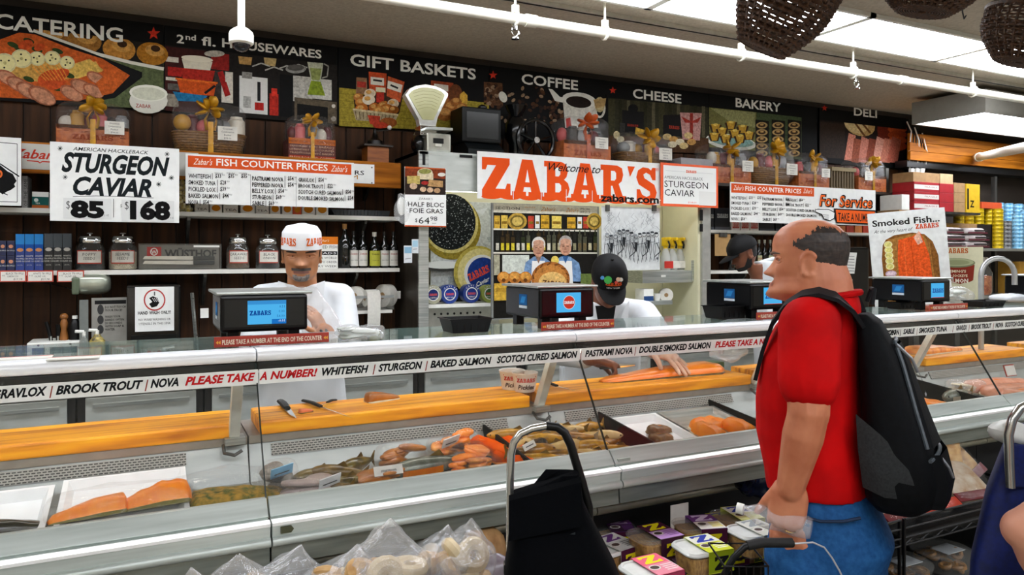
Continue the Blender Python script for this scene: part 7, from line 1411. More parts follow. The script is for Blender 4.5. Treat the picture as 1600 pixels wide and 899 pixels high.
bread_bag(300, 1.66, .15, 889, 300, 'flat clear bag of rolls at the bottom edge', 'roll', 7)
for i, (px, yy, m, l, z) in enumerate(((745, 1.72, '#5a2a30', 'maroon biscuit packet lettered Juliens leaning behind the black cart', .0), (770, 1.66, '#8c8088', 'clear and mauve biscuit packet beside the black cart', .0), (757, 1.80, '#b08a5c', 'tan biscuit packet behind the maroon packet', .02))):
    c = Vector((bx(px, yy), yy, RZ + z)); t = thing('biscuit_packet', l, 'packet', c); M = Euler((-.35, .12 * (i - 1), .1 * i)).to_matrix(); MB().ell(c + Vector((0, 0, .09)), (.07, .035, .09), 18, 12, M, crump=.12, fr=24, pw=.55, seed=i).build('packet', mat('packet_film_%d' % i, m, .25, 0, .3, 30), t, **SM); MB().cbox(c + M @ Vector((0, -.037, .10)), (.1, .003, .05), M).build('label_panel', mat('packet_label_%d' % i, ('#1c1218', '#cfc9c4', '#3a2a1c')[i], .4), t)
    p = PR(None); p.text(('JULIENS', 'biscuits', 'CRISPS')[i], 0, -.01, .02, ('#d8c4b0', '#4a2a3a', '#d8c49a')[i], None, 0, .1, 1, al='c'); o = p.build('label_text', t, w=False)
    for v in o.data.vertices: v.co = M @ Vector((v.co.x, -.041, .10 + v.co.z))
# -- sleeved cookie tubs
COOK = mat('rugelach', '#cf9f48', .6, 0, c2='#8a5a1c', sc=60, stretch=(4, 1, 1), bump=.4)
def rrect(w, d, r, n=5):
    P = []
    for cx, cy, a0 in ((w / 2 - r, d / 2 - r, 0), (-w / 2 + r, d / 2 - r, 90), (-w / 2 + r, -d / 2 + r, 180), (w / 2 - r, -d / 2 + r, 270)):
        P += [(cx + r * math.cos(math.radians(a0 + 90 * k / n)), cy + r * math.sin(math.radians(a0 + 90 * k / n))) for k in range(n + 1)]
    return P
ZPOL = [(-.5, .5), (-.5, .18), (-.38, .18), (-.3, .3), (.05, .3), (-.5, -.34), (-.5, -.5), (.5, -.5), (.5, -.16), (.38, -.16), (.3, -.3), (-.05, -.3), (.5, .34), (.5, .5)]
def tubz(c, rz, label, sl, zc, zb2, side, lidw=False, tilt=0.0):
    """clear tub of cookies with lid and a printed paper sleeve; sl = sleeve colours, zc = letter colour"""
    t = thing('cookie_tub', label, 'cookie tub', c, rz, group='sleeved cookie tubs on the rack'); t.rotation_euler = (tilt, 0, rz); w, d, h = .142, .112, .056
    o_ = lambda s, z: [Vector((a * s, b_ * s, z)) for a, b_ in rrect(w, d, .028)]
    MB().loft([o_(.82, 0), o_(.86, .004), o_(.95, h), o_(.98, h + .001)]).build('tub', TUB(), t, w=False, **SM)
    MB().loft([o_(.80, .003), o_(.84, .008), o_(.91, h * .86), o_(.6, h * .9)]).build('cookies', COOK, t, w=False, **SM)
    MB().loft([o_(1.02, h), o_(1.03, h + .004), o_(.96, h + .010), o_(.9, h + .010), o_(.86, h + .006), o_(.5, h + .006)]).build('lid', mat('white_lid', '#d9dbd6', .3) if lidw else TUB(), t, w=False, **SM)
    b = MB(); x0, x1 = -.018, .062; zt = h + .0125
    for ya, yb_, za, zb_ in ((-d / 2 - .004, d / 2 + .004, zt - .001, zt), (-d / 2 - .004, -d / 2 - .002, .01, zt), (d / 2 + .002, d / 2 + .004, .01, zt)): b.box(x0, x1, ya, yb_, za, zb_)
    b.build('sleeve', mat('sleeve_' + sl[0][1:], sl[0], .5), t, w=False)
    p = PR(None, step=.00015); q = lambda pts, z0: None
    def flat(pts, col, k):  # on the sleeve top, metres in (x, y)
        p.k += 1; o = len(p.v); p.v += [(a, b_, zt + .0002 + k * .00015) for a, b_ in pts]; p.f += [tuple(range(o, o + len(pts)))]; p.c += [hx(col)]
    def front(pts, col, k):
        p.k += 1; o = len(p.v); p.v += [(a, -d / 2 - .0043 - k * .00015, b_) for a, b_ in pts]; p.f += [tuple(range(o, o + len(pts)))]; p.c += [hx(col)]
    flat([(x0, 0.002), (x1, 0.002), (x1, d / 2), (x0, d / 2)], sl[1], 0); flat([(x0, -d / 2), (x1, -d / 2), (x1, 0.002), (x0, 0.002)], sl[2], 0)
    flat([(.022 + a * .055, .03 + b_ * .044) for a, b_ in ZPOL], zc, 2)
    flat([(.002 + .017 * math.cos(k * .524), -.016 + .014 * math.sin(k * .524)) for k in range(12)], '#d8d4cc', 2); flat([(.002 + .013 * math.cos(k * .524), -.016 + .010 * math.sin(k * .524)) for k in range(12)], '#4a3a34', 3)
    for k in range(4): flat([(.024, -.012 - k * .01), (.058, -.012 - k * .01), (.058, -.007 - k * .01), (.024, -.007 - k * .01)], zb2, 2)
    front([(x0, .012), (x1, .012), (x1, zt), (x0, zt)], sl[3], 0); front([(.022 + a * .045, .036 + b_ * .036) for a, b_ in ZPOL], side, 1)
    p.build('sleeve_print', t, w=False); return t
YEL, PUR, MAR, LIM, PNK, BLUz = '#e0d418', '#6a3a7c', '#4a1a34', '#c8d024', '#e0607a', '#2c3a9c'
rzc = math.radians(-8)
def tz(px, py, ztop): p_ = atZ(px, py, ztop); return (p_.x, p_.y, ztop - .067)
LY1, LY2 = RZ + .0, RZ + .068
S = [((980, 862, .688), .1, 'sleeved tub with yellow Z on blue, low at the left', (BLUz, BLUz, '#e8e8d8', MAR), YEL, MAR, YEL, 0),
     ((1052, 868, .688), -.1, 'purple sleeved tub under the lime sleeved tub', (PUR, PUR, '#b99ac8', MAR), '#d8c8e0', PUR, YEL, 0),
     ((1125, 845, .688), 0, 'lower sleeved tub between the front tubs', (PUR, '#d8d8cc', PUR, MAR), PUR, PUR, YEL, 0),
     ((1165, 838, .688), .1, 'low sleeved tub at the right under the clear one', (LIM, '#e0e0d0', LIM, '#2a3a1c'), BLUz, BLUz, YEL, 0),
     ((1062, 835, .688), 0, 'low rear sleeved tub under the stacked pair', (PUR, PUR, '#c9b0d4', MAR), YEL, MAR, YEL, 0),
     ((1125, 812, .688), 0, 'low rear sleeved tub below the blue Z tub', (LIM, LIM, '#e0e0d0', '#2a3a1c'), BLUz, BLUz, YEL, 0),
     ((1022, 832, .756), .12, 'sleeved tub with yellow Z on maroon, upper left of the pile', (MAR, MAR, '#b78cc4', '#3a1a2c'), YEL, '#8a5a9c', YEL, 0),
     ((1092, 817, .756), -.15, 'purple and white sleeved tub with a yellow Z beside the white card', (PUR, '#6a3a7c', '#e0dcd0', MAR), '#d8c8e0', YEL, YEL, 0),
     ((1096, 851, .756), .05, 'lime sleeved tub with a blue Z and white lid at the front', (LIM, '#dfe0d0', LIM, '#8a9a14'), BLUz, '#e8e8d8', '#141414', 1),
     ((1150, 803, .756), -.05, 'white sleeved tub with a blue Z at the rear right', (LIM, '#dfe0d0', '#d8d890', '#8a9a14'), BLUz, LIM, '#141414', 0),
     ((1178, 826, .756), .1, 'clear lidded tub beside the customer hand', ('#d8d8cc', '#d8d8cc', '#c9c9bc', '#8a8a7c'), '#9aa0a0', '#8a8a80', '#555', 1),
     ((1016, 885, .756), .15, 'pink sleeved tub with a yellow Z at the bottom edge', (PNK, PNK, '#e08a9a', '#a03a54'), YEL, '#e8d0d0', YEL, 1),
     ((955, 850, .72), .3, 'round cornered white lidded tub half behind the black cart', ('#c9c9c4', '#d8d8d4', '#c9c9c4', MAR), PUR, '#777', YEL, 1),
     ((958, 822, .70), -.2, 'dark sleeved tub at the rear left by the black cart', (PUR, PUR, '#3a2434', MAR), '#b9a0c4', PUR, YEL, 0)]
for (px, py, zt), rz, lab, sl, zc, zb2, sd, lw in S: tubz(tz(px, py, zt), rzc + rz, lab, sl, zc, zb2, sd, lw)
c = Vector((bx(1062, 1.86), 1.86, RZ)); t = thing('blank_card', 'blank white card standing among the cookie tubs', 'card', c); z1 = atY(1062, 788, 1.86).z; MB().box(c.x - .035, c.x + .035, 1.86, 1.862, RZ, z1).build('card', TAGC, t); MB().box(c.x - .02, c.x + .02, 1.86, 1.89, RZ, RZ + .004).build('card_foot', TAGC, t)
crum('dark_blue_bag', 'crumpled dark blue bag behind the cookie tubs', 'bag', (bx(1178, 1.85), 1.85, .80), (.06, .05, .045), mat('dark_blue_film', '#121a30', .2, 0, .3), 71, .35, 26)
# -- flat bread packets right of the customer
def leaning(px, Y, z0, w, h, th, lean, label, m, edge, film_=True, rz=0.0, roll=0.0, sc=.0):
    c = Vector((bx(px, Y), Y, z0)); t = thing('flatbread_packet', label, 'packet', c, group='flat bread and cracker packets'); M = Matrix.Rotation(rz, 3, 'Z') @ Matrix.Rotation(lean, 3, 'X') @ Matrix.Rotation(roll, 3, 'Y')
    MB().ell(c + M @ Vector((0, 0, h / 2)), (w * .44, th * .5, h * .44), 20, 14, M, crump=.05, fr=20, pw=.5).build('flat_bread', m, t, **SM)
    MB().cbox(c + M @ Vector((0, -th * .55, h * .1)), (w, .004, h * .18), M).build('red_band', edge, t)
    if film_: MB().ell(c + M @ Vector((0, 0, h / 2)), (w * .52, th * .75, h * .53), 24, 16, M, crump=.1, fr=26, pw=.5, seed=w * 99).build('film', BAGT(), t, **SM)
    return t
NAAN = mat('naan_bread', '#d6b47a', .6, 0, c2='#a8763a', sc=35, bump=.3); CRK = mat('cracker', '#cfae74', .6, 0, c2='#9c6c34', sc=50); RDB = mat('red_packet', '#b8341c', .4, 0, .15); MRB = mat('maroon_packet', '#6a1f24', .4, 0, .15); PALB = mat('pale_packet', '#d5cdbc', .4, 0, c2='#b08f6a', sc=22)
leaning(1488, 1.80, RZ + .07, .12, .22, .03, -.25, 'tall naan bread packet with red band leaning on the case', NAAN, RDB, rz=-.3)
leaning(1528, 1.82, RZ + .04, .10, .20, .03, -.5, 'cracker packet with maroon edge tilted beside the naan', CRK, MRB, rz=-.4, roll=-.6)
leaning(1415, 1.66, RZ + .02, .22, .2, .045, -1.0, 'pale cracker packet lying flat nearest the customer', PALB, MRB, rz=.1)
leaning(1468, 1.66, RZ + .02, .22, .2, .045, -.95, 'pale cracker packet lying in the middle of the rack', PALB, RDB, rz=.0)
leaning(1500, 1.78, RZ + .03, .22, .2, .045, -.8, 'lettered pale cracker packet stacked behind', PALB, MRB, rz=.1)
leaning(1530, 1.67, RZ + .02, .22, .2, .045, -.95, 'pale cracker packet lying beside the blue cart', PALB, MRB, rz=-.1)
for i, (px, l) in enumerate(((1405, 'round clear tub of olive brown snacks on the lower rack'), (1472, 'round clear tub of brown rings on the lower rack'))):
    c = Vector((bx(px, 1.74), 1.74, .40)); t = thing('snack_tub', l, 'tub', c); MB().lathe([(.08, 0), (.1, .01), (.105, .06)], c, 24).build('tub', TUB(), t, **SM)
    R = random.Random(i);
    for k in range(16):
        bb = MB(); torus(bb, c + Vector((R.uniform(-.065, .065), R.uniform(-.065, .065), .015 + .045 * R.random())), .016, .008, Euler((R.uniform(-.7, .7), R.uniform(-.7, .7), 0)).to_matrix(), 10, 6); bb.build('ring_snack', mat('ring_snack', '#8a5c14', .4, 0, .35, 40), t, **SM)
    MB().lathe([(.107, .06), (.11, .066), (.1, .072), (0, .072)], c, 24).build('lid', TUB(), t, **SM); MB().cbox(c + Vector((0, -.02, .074)), (.1, .07, .002)).build('lid_label', mat('silver_label', '#a9adae', .3), t)
# == shopping carts
RC = ANG - math.pi / 2                        # carts stand facing the shopper
def local(px, py, d, o):                       # photo point at depth d -> local coordinates of a cart at o
    v = atD(px, py, d) - Vector(o); M = Matrix.Rotation(-RC, 3, 'Z'); return M @ v
D = 1.55; o = atD(868, 899, D); o.z = 0
t = thing('shopping_trolley', 'black fabric shopping trolley with a silver and black arched handle', 'trolley', o, RC)
L_ = lambda px, py, dy=0.0: local(px, py, D, o) + Vector((0, dy, 0))
FAB = mat('black_fabric', '#020305', .85, 0, .3, 120, bump=.2, spec=.06); FAB2 = mat('charcoal_pocket', '#1b2226', .6, 0, .2, 60, spec=.3)
SILV_ = mat('silver_tube', '#cfcfca', .18, .9, .05)
pts = [L_(797, 905), L_(797, 830), L_(797, 760), L_(798.5, 715), L_(803, 697), L_(814, 683), L_(832, 675), L_(855, 671)]
MB().tube([p_ + Vector((0, .03, 0)) for p_ in [Vector((pts[0].x, pts[0].y, .08))] + pts], .0085, 12).build('handle_left', SILV_, t, w=False, **SM)
pts2 = [L_(855, 671), L_(872, 673), L_(884, 682), L_(893, 700), L_(902, 730), L_(912, 762), L_(922, 800)]
MB().tube([p_ + Vector((0, .03, 0)) for p_ in pts2] + [Vector((pts2[-1].x + .02, pts2[-1].y + .03, .08))], .0095, 12).build('handle_right', BLACKP(), t, w=False, **SM)
zt = L_(800, 770).z; xl, xr = L_(795, 0).x, L_(905, 0).x
def bring(z, a, b_, y0, y1): return [Vector((a + (b_ - a) * (.5 + .5 * math.copysign(abs(math.cos(q)) ** .45, math.cos(q))), y0 + (y1 - y0) * (.5 + .5 * math.copysign(abs(math.sin(q)) ** .5, math.sin(q))), z + (.04 if math.cos(q) > 0 else 0) * (z > zt - .02) * 1.0)) for q in np.linspace(0, 2 * math.pi, 33)[:-1]]
zb_ = L_(0, 899).z
MB().loft([bring(.14, xl - .03, L_(985, 0).x, -.16, .2), bring(zb_, xl - .01, L_(968, 0).x, -.14, .16), bring(zb_ + (zt - zb_) * .5, xl, L_(936, 0).x, -.1, .1), bring(zt - .02, xl + .005, L_(912, 0).x, -.04, .05), bring(zt, xl + .01, L_(905, 0).x, -.02, .03)]).build('bag', FAB, t, w=False, **SM)
MB().loft([[Vector((a, y, z)) for a, y, z in ((L_(846, 0).x, -.075, L_(0, 826).z), (L_(894, 0).x, -.075, L_(0, 812).z), (L_(896, 0).x, -.15, .25), (L_(870, 0).x, -.155, .25))], [Vector((a, y + .012, z)) for a, y, z in ((L_(846, 0).x, -.075, L_(0, 826).z), (L_(894, 0).x, -.075, L_(0, 812).z), (L_(896, 0).x, -.15, .25), (L_(870, 0).x, -.155, .25))]]).build('front_pocket', FAB2, t, w=False)
MB().loft([[Vector((x, y, z)) for x, y, z in ((xl + .0, -.045, zt - .003), (L_(905, 0).x, -.045, zt + .035), (L_(903, 0).x, -.085, L_(0, 800).z), (xl, -.085, L_(0, 822).z))], [Vector((x, y, z)) for x, y, z in ((xl + .0, -.03, zt + .004), (L_(905, 0).x, -.03, zt + .042), (L_(903, 0).x, -.07, L_(0, 800).z), (xl, -.07, L_(0, 822).z))]]).build('flap', FAB, t, w=False)
for x in (xl, L_(960, 0).x): MB().lathe([(.05, -.015), (.075, -.012), (.075, .012), (.05, .015)], (x, .16, .075), 20, Matrix.Rotation(math.pi / 2, 3, 'Y')).build('wheel', BLACKP(), t, w=False, **SM)
MB().box(pts[0].x - .014, pts[0].x + .014, .015, .045, L_(0, 905).z, L_(0, 888).z).build('clamp', BLACKP(), t, w=False, bevel=.004)
# blue trolley at the right edge
D2 = 1.75; o2 = atD(1600, 899, D2); o2.z = 0
t = thing('blue_trolley', 'deep blue fabric trolley with a silver hooped handle at the right edge', 'trolley', o2, RC); L2 = lambda px, py, dy=0.0: local(px, py, D2, o2) + Vector((0, dy, 0))
BF = mat('blue_fabric', '#0b1f66', .75, 0, c2='#081648', sc=60, bump=.2)
MB().tube([L2(1579, 762), L2(1577, 715), L2(1576, 680), L2(1582, 655), L2(1594, 638), L2(1612, 630), L2(1650, 632), L2(1664, 650), L2(1668, 700), L2(1670, 762)], .0105, 12).build('handle', SILV_, t, w=False, **SM)
zt2 = L2(0, 690).z
def br2(z, a, b_, y0, y1):
    P = []
    for q in np.linspace(0, 2 * math.pi, 29)[:-1]:
        y = y0 + (y1 - y0) * .8 * (.5 + .5 * math.copysign(abs(math.sin(q)) ** .5, math.sin(q))); P.append(Vector((a + (b_ - a) * (.5 + .5 * math.copysign(abs(math.cos(q)) ** .4, math.cos(q))) + .7 * y, y, z)))
    return P
MB().loft([br2(.12, L2(1480, 0).x, L2(1690, 0).x, .0, .3), br2(L2(0, 890).z, L2(1512, 0).x, L2(1690, 0).x, .005, .29), br2(L2(0, 790).z, L2(1535, 0).x, L2(1685, 0).x, .01, .27), br2(L2(0, 710).z, L2(1566, 0).x, L2(1680, 0).x, .014, .25), br2(zt2, L2(1574, 0).x, L2(1678, 0).x, .018, .24)]).build('bag', BF, t, w=False, **SM)
MB().box(L2(1583, 0).x, L2(1664, 0).x, -.001, .012, L2(0, 762).z, L2(0, 696).z).build('flap', BF, t, w=False, bevel=.004)
MB().ell(L2(1604, 684, .05), (.05, .04, .03), 16, 10, crump=.3, fr=26).build('white_liner', WHITEP(), t, w=False, **SM)
for x in (L2(1520, 0).x, L2(1690, 0).x): MB().lathe([(.05, -.015), (.07, -.012), (.07, .012), (.05, .015)], (x, .14, .07), 20, Matrix.Rotation(math.pi / 2, 3, 'Y')).build('wheel', BLACKP(), t, w=False, **SM)
# the customer's own cart: black hoop handle and wire basket
D3 = 1.78; o3 = atD(1165, 899, D3); o3.z = 0
t = thing('pull_cart', 'black wire pull cart with a hooped handle held by the customer', 'cart', o3, RC); L3 = lambda px, py, dy=0.0: local(px, py, D3, o3) + Vector((0, dy, 0))
hp = [Vector((L3(1108, 0).x, 0, .1)), L3(1116, 960), L3(1128, 905), L3(1146, 872), L3(1164, 855), L3(1185, 849.5), L3(1215, 848), L3(1240, 850)]
MB().tube(hp, .008, 10).build('handle_hoop', BLACKP(), t, w=False, **SM); MB().tube([L3(1168, 853, 0), L3(1190, 848.5, 0), L3(1238, 848.5, 0)], .0115, 10).build('grip', mat('black_rubber', '#0c0c0c', .7), t, w=False, **SM)
MB().tube([L3(1242, 850), L3(1270, 848), L3(1288, 856), L3(1300, 872), L3(1312, 893), L3(1324, 920), Vector((L3(1330, 0).x, 0, .3))], .0022, 6).build('cable', mat('grey_cable', '#b9babc', .4, .3), t, w=False, **SM)
zr = L3(0, 880).z; xa, xb = L3(1128, 0).x, L3(1196, 0).x
for k in range(5): z = zr - k * .09; MB().tube([Vector((xa, -.02 , z)), Vector((xb, -.02, z)), Vector((xb, .12, z)), Vector((xa, .12, z))], .003, 5, closed=True).build('basket_wire', IRON, t, w=False)
for k in range(7): x = xa + (xb - xa) * k / 6; MB().cyl((x, -.02, zr - .37), (x, -.02, zr), .002, n=5).build('basket_stay', IRON, t, w=False)
MB().box(xa, xb, -.02, .12, zr - .4, zr - .37).build('basket_floor', BLACKP(), t, w=False)
for x in (xa, xb): MB().lathe([(.04, -.012), (.06, -.01), (.06, .01), (.04, .012)], (x, .08, .06), 18, Matrix.Rotation(math.pi / 2, 3, 'Y')).build('wheel', BLACKP(), t, w=False, **SM)
for x in (xa, xb): MB().cyl((x, .08, .06), (x, .08, zr - .38), .005, n=6).build('frame_leg', IRON, t, w=False)
# == people
UP = Vector((0, 0, 1))
def remesh(name, mb, voxel, m, parent, it=4, smooth=.5):
    me = mb.mesh(name + '_src', None); ob = link(name + '_src', me)
    r = ob.modifiers.new('r', 'REMESH'); r.mode = 'VOXEL'; r.voxel_size = voxel; r.use_smooth_shade = True
    s = ob.modifiers.new('s', 'SMOOTH'); s.factor = smooth; s.iterations = it
    dg = bpy.context.evaluated_depsgraph_get(); new = bpy.data.meshes.new_from_object(ob.evaluated_get(dg))
    bpy.data.objects.remove(ob); new.name = name; off = wloc(parent)
    new.transform(Matrix.Translation(-off)); new.materials.clear(); new.materials.append(m)
    new.polygons.foreach_set('use_smooth', [True] * len(new.polygons)); return link(name, new, parent)
def limb(b, pts, rad, n=14, flat=1.0):
    """round ended tapering limb through the joints"""
    P, R_ = [], []
    for i in range(len(pts) - 1):
        for k in np.linspace(0, 1, 5)[:-1]: P.append(Vector(pts[i]).lerp(Vector(pts[i + 1]), k)); R_.append(rad[i] + (rad[i + 1] - rad[i]) * k)
    P.append(Vector(pts[-1])); R_.append(rad[-1])
    b.tube(P, R_, n)
    b.ell(pts[0], rad[0], 12, 8)
    for p_, r in zip(pts[1:], rad[1:]): b.ell(p_, r, 12, 8)
def torso(b, rows, f, r, n=24, pw=.75):
    """rows: (centre, half depth, half width)"""
    b.loft([[Vector(c) + f * (math.copysign(abs(math.sin(q)) ** pw, math.sin(q)) * hd) + r * (math.copysign(abs(math.cos(q)) ** pw, math.cos(q)) * hw) for q in np.linspace(0, 2 * math.pi, n + 1)[:-1]] for c, hd, hw in rows])
HT = np.array([0, .05, .12, .2, .28, .36, .44, .52, .6, .7, .8, .89, .96, 1.0])
HF = np.array([.20, .34, .385, .385, .375, .37, .36, .365, .39, .395, .37, .29, .17, .0])
HB = np.array([.05, .08, .16, .25, .33, .38, .42, .44, .455, .46, .43, .35, .20, .0])
HW = np.array([.08, .17, .225, .26, .285, .30, .312, .32, .328, .328, .305, .245, .15, .0])
def hsurf(t, q, H, p):
    """head surface point: t = height fraction, q = angle (0 = right side, 90 = face), p = face options"""
    fr, bk, w = np.interp(t, HT, HF), np.interp(t, HT, HB), np.interp(t, HT, HW) * p.get('w', 1)
    if t < .3: fr += p.get('jowl', 0) * math.exp(-((t - .08) / .1) ** 2); w += p.get('jowl', 0) * .8 * math.exp(-((t - .12) / .12) ** 2)
    c, s = math.cos(q), math.sin(q); x = math.copysign(abs(c) ** .85, c) * w; y = (math.copysign(abs(s) ** .85, s)) * (fr if s > 0 else bk)
    if s > 0:
        g = lambda x0, sx, t0, st: math.exp(-((x - x0) / sx) ** 2 - ((t - t0) / st) ** 2)
        nl = max(0, min(1, (.54 - t) / .2)) if t > .335 else max(0, 1 - (.335 - t) / .05)
        y += p.get('nose', .135) * nl * math.exp(-(x / (.05 + .03 * nl)) ** 2) + .03 * g(.06, .04, .35, .035) + .03 * g(-.06, .04, .35, .035)
        y += -.05 * (g(.15, .075, .51, .045) + g(-.15, .075, .51, .045)) + .025 * (g(.14, .1, .585, .03) + g(-.14, .1, .585, .03))
        y += .035 * g(0, .1, .235, .022) + .035 * g(0, .09, .185, .022) - .022 * g(0, .12, .211, .010) + .03 * g(0, .09, .07, .05) + .02 * (g(.2, .07, .4, .06) + g(-.2, .07, .4, .06))
    return Vector((x * H, y * H, t * H))
def head(b, M, H, p={}):
    n, m = 56, 46
    vs = [[M @ hsurf(max(0, min(1, i / m)), 2 * math.pi * j / n, H, p) for j in range(n)] for i in range(m + 1)]
    b.loft(vs)
    for s in (-1, 1):
        w = .318 * H * p.get('w', 1); R_ = M.to_3x3() @ (Matrix.Rotation(s * .35, 3, 'Z') @ Matrix.Rotation(.15, 3, 'X'))
        b.tube([M @ Vector((s * (w + .02 * H), (-.06 + .085 * math.cos(a)) * H, (.45 + .135 * math.sin(a)) * H)) for a in np.linspace(-2.2, 2.6, 13)], [.022 * H] * 13, 8)
        b.ell(M @ Vector((s * w, -.055 * H, .45 * H)), (.028 * H, .075 * H, .125 * H), 10, 8, R_); b.ell(M @ Vector((s * (w + .005), -.0 * H, .345 * H)), (.03 * H, .035 * H, .04 * H), 8, 6)
def face(t, M, H, p={}, brow='#2a1d14', lip='#8a5044', must=None, lidc=None):
    for s in (-1, 1):
        c = M @ Vector((s * .15 * H, (hsurf(.508, math.radians(90 - s * 28), H, p).y / H - .030) * H, .508 * H)); e = MB().ell(c, (.046 * H, .046 * H, .036 * H), 12, 9, M.to_3x3()).build('eye', mat('eye_white', '#d5cfc6', .2), t, **SM)
        MB().ell(c + (M.to_3x3() @ Vector((0, .034 * H, -.008 * H))), .020 * H, 10, 7).build('iris', mat('dark_iris', '#1c120c', .15), e, **SM)
        for dz, rr in ((.036, .019), (-.034, .012)): MB().tube([M @ (hsurf(.506 + dz * (1 if 18 < a < 40 else .45), math.radians(90 - s * a), H, p) + Vector((0, -.004 * H, .0))) for a in (12, 20, 29, 38, 46)], rr * H, 8).build('eyelid', lidc or SK1, t, **SM)
        MB().tube([M @ (hsurf(.578 + .012 * k, math.radians(90 - s * a), H, p)) for k, a in ((0, 10), (1, 22), (1.2, 36), (.2, 50))], [.010 * H, .018 * H, .016 * H, .006 * H], 6).build('eyebrow', mat('brow_' + brow[1:], brow, .8), t, **SM)
    MB().loft([[M @ (hsurf(tt, math.radians(a), H, p) + Vector((0, .006 * H, 0))) for tt in (.19, .211, .233)] for a in (66, 78, 90, 102, 114)], False).build('lips', mat('lips_' + lip[1:], lip, .45), t, **SM)
    if must: MB().loft([[M @ (hsurf(tt, math.radians(a), H, p) + Vector((0, .012 * H, 0))) for tt in (.238, .26, .285)] for a in (58, 70, 82, 90, 98, 110, 122)], False).build('moustache', mat('must_' + must[1:], must, .8, 0, .3, 120), t, **SM)
def hair(t, M, H, mask, m, off=.018, p={}, name='hair', wob=.4):
    n, k = 200, 140; b = MB(); P = {}
    def pt(i, j, o): q = hsurf(i / k, 2 * math.pi * j / n, H, {**p, 'nose': 0}); c = Vector((0, 0, .55 * H)); d = (q - c).normalized(); return M @ (q + d * H * o * (1 + wob * noise.noise(Vector((i * .12, j * .55, 3)))))
    vs, fs = [], []
    for i in range(k):
        for j in range(n):
            if mask((i + .5) / k, 360 * (j + .5) / n):
                a = len(vs); vs += [pt(i, j, off), pt(i, (j + 1) % n, off), pt(i + 1, (j + 1) % n, off), pt(i + 1, j, off)]; fs.append((a, a + 1, a + 2, a + 3))
    return b.add(vs, fs).build(name, m, t, smooth=True, ang=180)
def hand(b, w, d, nrm, curl=(.3, .35, .3), size=1.0, side=1, spread=.06, thumb=(.6, .5)):
    """palm + five separate fingers. d = wrist -> knuckles, nrm = the way the palm faces, side: +1 thumb on d x nrm"""
    d = Vector(d).normalized(); nrm = Vector(nrm); nrm = (nrm - d * nrm.dot(d)).normalized(); s = d.cross(nrm) * side; z = size; w = Vector(w)
    Rm = Matrix((d, s, nrm)).transposed(); b.ell(w + d * .05 * z, (.058 * z, .043 * z, .0165 * z), 14, 10, Rm, pw=.7); b.ell(w + d * .03 * z + s * .022 * z + nrm * .008 * z, (.036 * z, .02 * z, .018 * z), 10, 8, Rm)
    for k, (o, L, r) in enumerate(((.0325, .074, .0084), (.011, .082, .0087), (-.011, .077, .0084), (-.0315, .06, .0075))):
        P = [w + d * .085 * z + s * o * z]; a = curl[0] * .4; dd = (d + s * o * spread * 30).normalized(); L *= z
        for j, f in enumerate((.45, .31, .24)):
            a += curl[j]; P.append(P[-1] + (dd * math.cos(a) + nrm * math.sin(a)) * L * f)
        limb(b, P, [r * z * 1.08, r * z, r * z * .92, r * z * .8], 10)
    P = [w + d * .02 * z + s * .03 * z]; tv = (d * math.cos(thumb[0]) + s * math.sin(thumb[0])).normalized(); P.append(P[0] + tv * .035 * z + nrm * .008 * z); tv2 = (tv * math.cos(thumb[1]) + nrm * math.sin(thumb[1]) + d * .3).normalized(); P.append(P[1] + tv2 * .03 * z); P.append(P[2] + tv2 * .022 * z + nrm * .004)
    limb(b, P, [.0125 * z, .0115 * z, .010 * z, .008 * z], 10)
def hm(pos, yaw, pitch=0.0, rollv=0.0):
    """head matrix: pos = chin height on the neck axis, yaw = facing direction (angle of +Y), pitch > 0 looks down"""
    return Matrix.Translation(pos) @ Matrix.Rotation(yaw - math.pi / 2, 4, 'Z') @ Matrix.Rotation(rollv, 4, 'Y') @ Matrix.Rotation(-pitch, 4, 'X')
def dirv(a): return Vector((math.cos(a), math.sin(a), 0))
# -- customer in red, seen from his left side
SK1 = mat('skin_ruddy', '#cd8560', .5, 0, c2='#b26645', sc=14, sub=.08); REDT = mat('red_tshirt', '#cf0a0c', .75, 0, c2='#a80609', sc=9, bump=.9, spec=.1); JEAN = mat('blue_jeans', '#255c92', .8, 0, c2='#17477c', sc=70, bump=.25, spec=.2)
yaw = math.radians(124); f = dirv(yaw); r = dirv(yaw - math.pi / 2); l = -r
O = atD(1278, 400, 2.0); O.z = 0
t = thing('person', 'customer in red T-shirt and blue jeans with a black backpack, seen in profile', 'person', (O.x, O.y, 0))
J = lambda fw, lf, z: O + f * fw + l * lf + UP * z
# skin: head, neck, core, arms, hands
b = MB(); HM = hm(J(.024, 0, 1.425), yaw, .02); H1 = .228; P1 = {'jowl': .10, 'w': 1.0, 'nose': .15}
head(b, HM, H1, P1)
torso(b, [(J(-.02, 0, 1.38), .08, .105), (J(-.012, 0, 1.44), .08, .083), (J(-.002, 0, 1.49), .082, .08), (J(.01, 0, 1.55), .072, .07)], f, r, pw=.95)
torso(b, [(J(-.02, 0, .80), .08, .14), (J(.0, 0, 1.0), .09, .16), (J(.02, 0, 1.2), .11, .17), (J(.01, 0, 1.38), .075, .13)], f, r)
sl, el, wl = J(.0, .165, 1.375), J(-.004, .205, 1.164), J(.04, .195, .968)
limb(b, [sl, el, wl], [.058, .05, .034]); limb(b, [el, el.lerp(wl, .3), wl], [.048, .05, .034])
sr, er, wr = J(-.02, -.185, 1.385), J(-.06, -.24, 1.13), J(-.02, -.23, .92)
limb(b, [sr, er, wr], [.062, .05, .035])
hd = (f * .12 - UP).normalized(); hand(b, wl - hd * .01, hd, -l + f * .2, (.75, 1.1, .9), 1.1, -1, .0, (.5, .7))
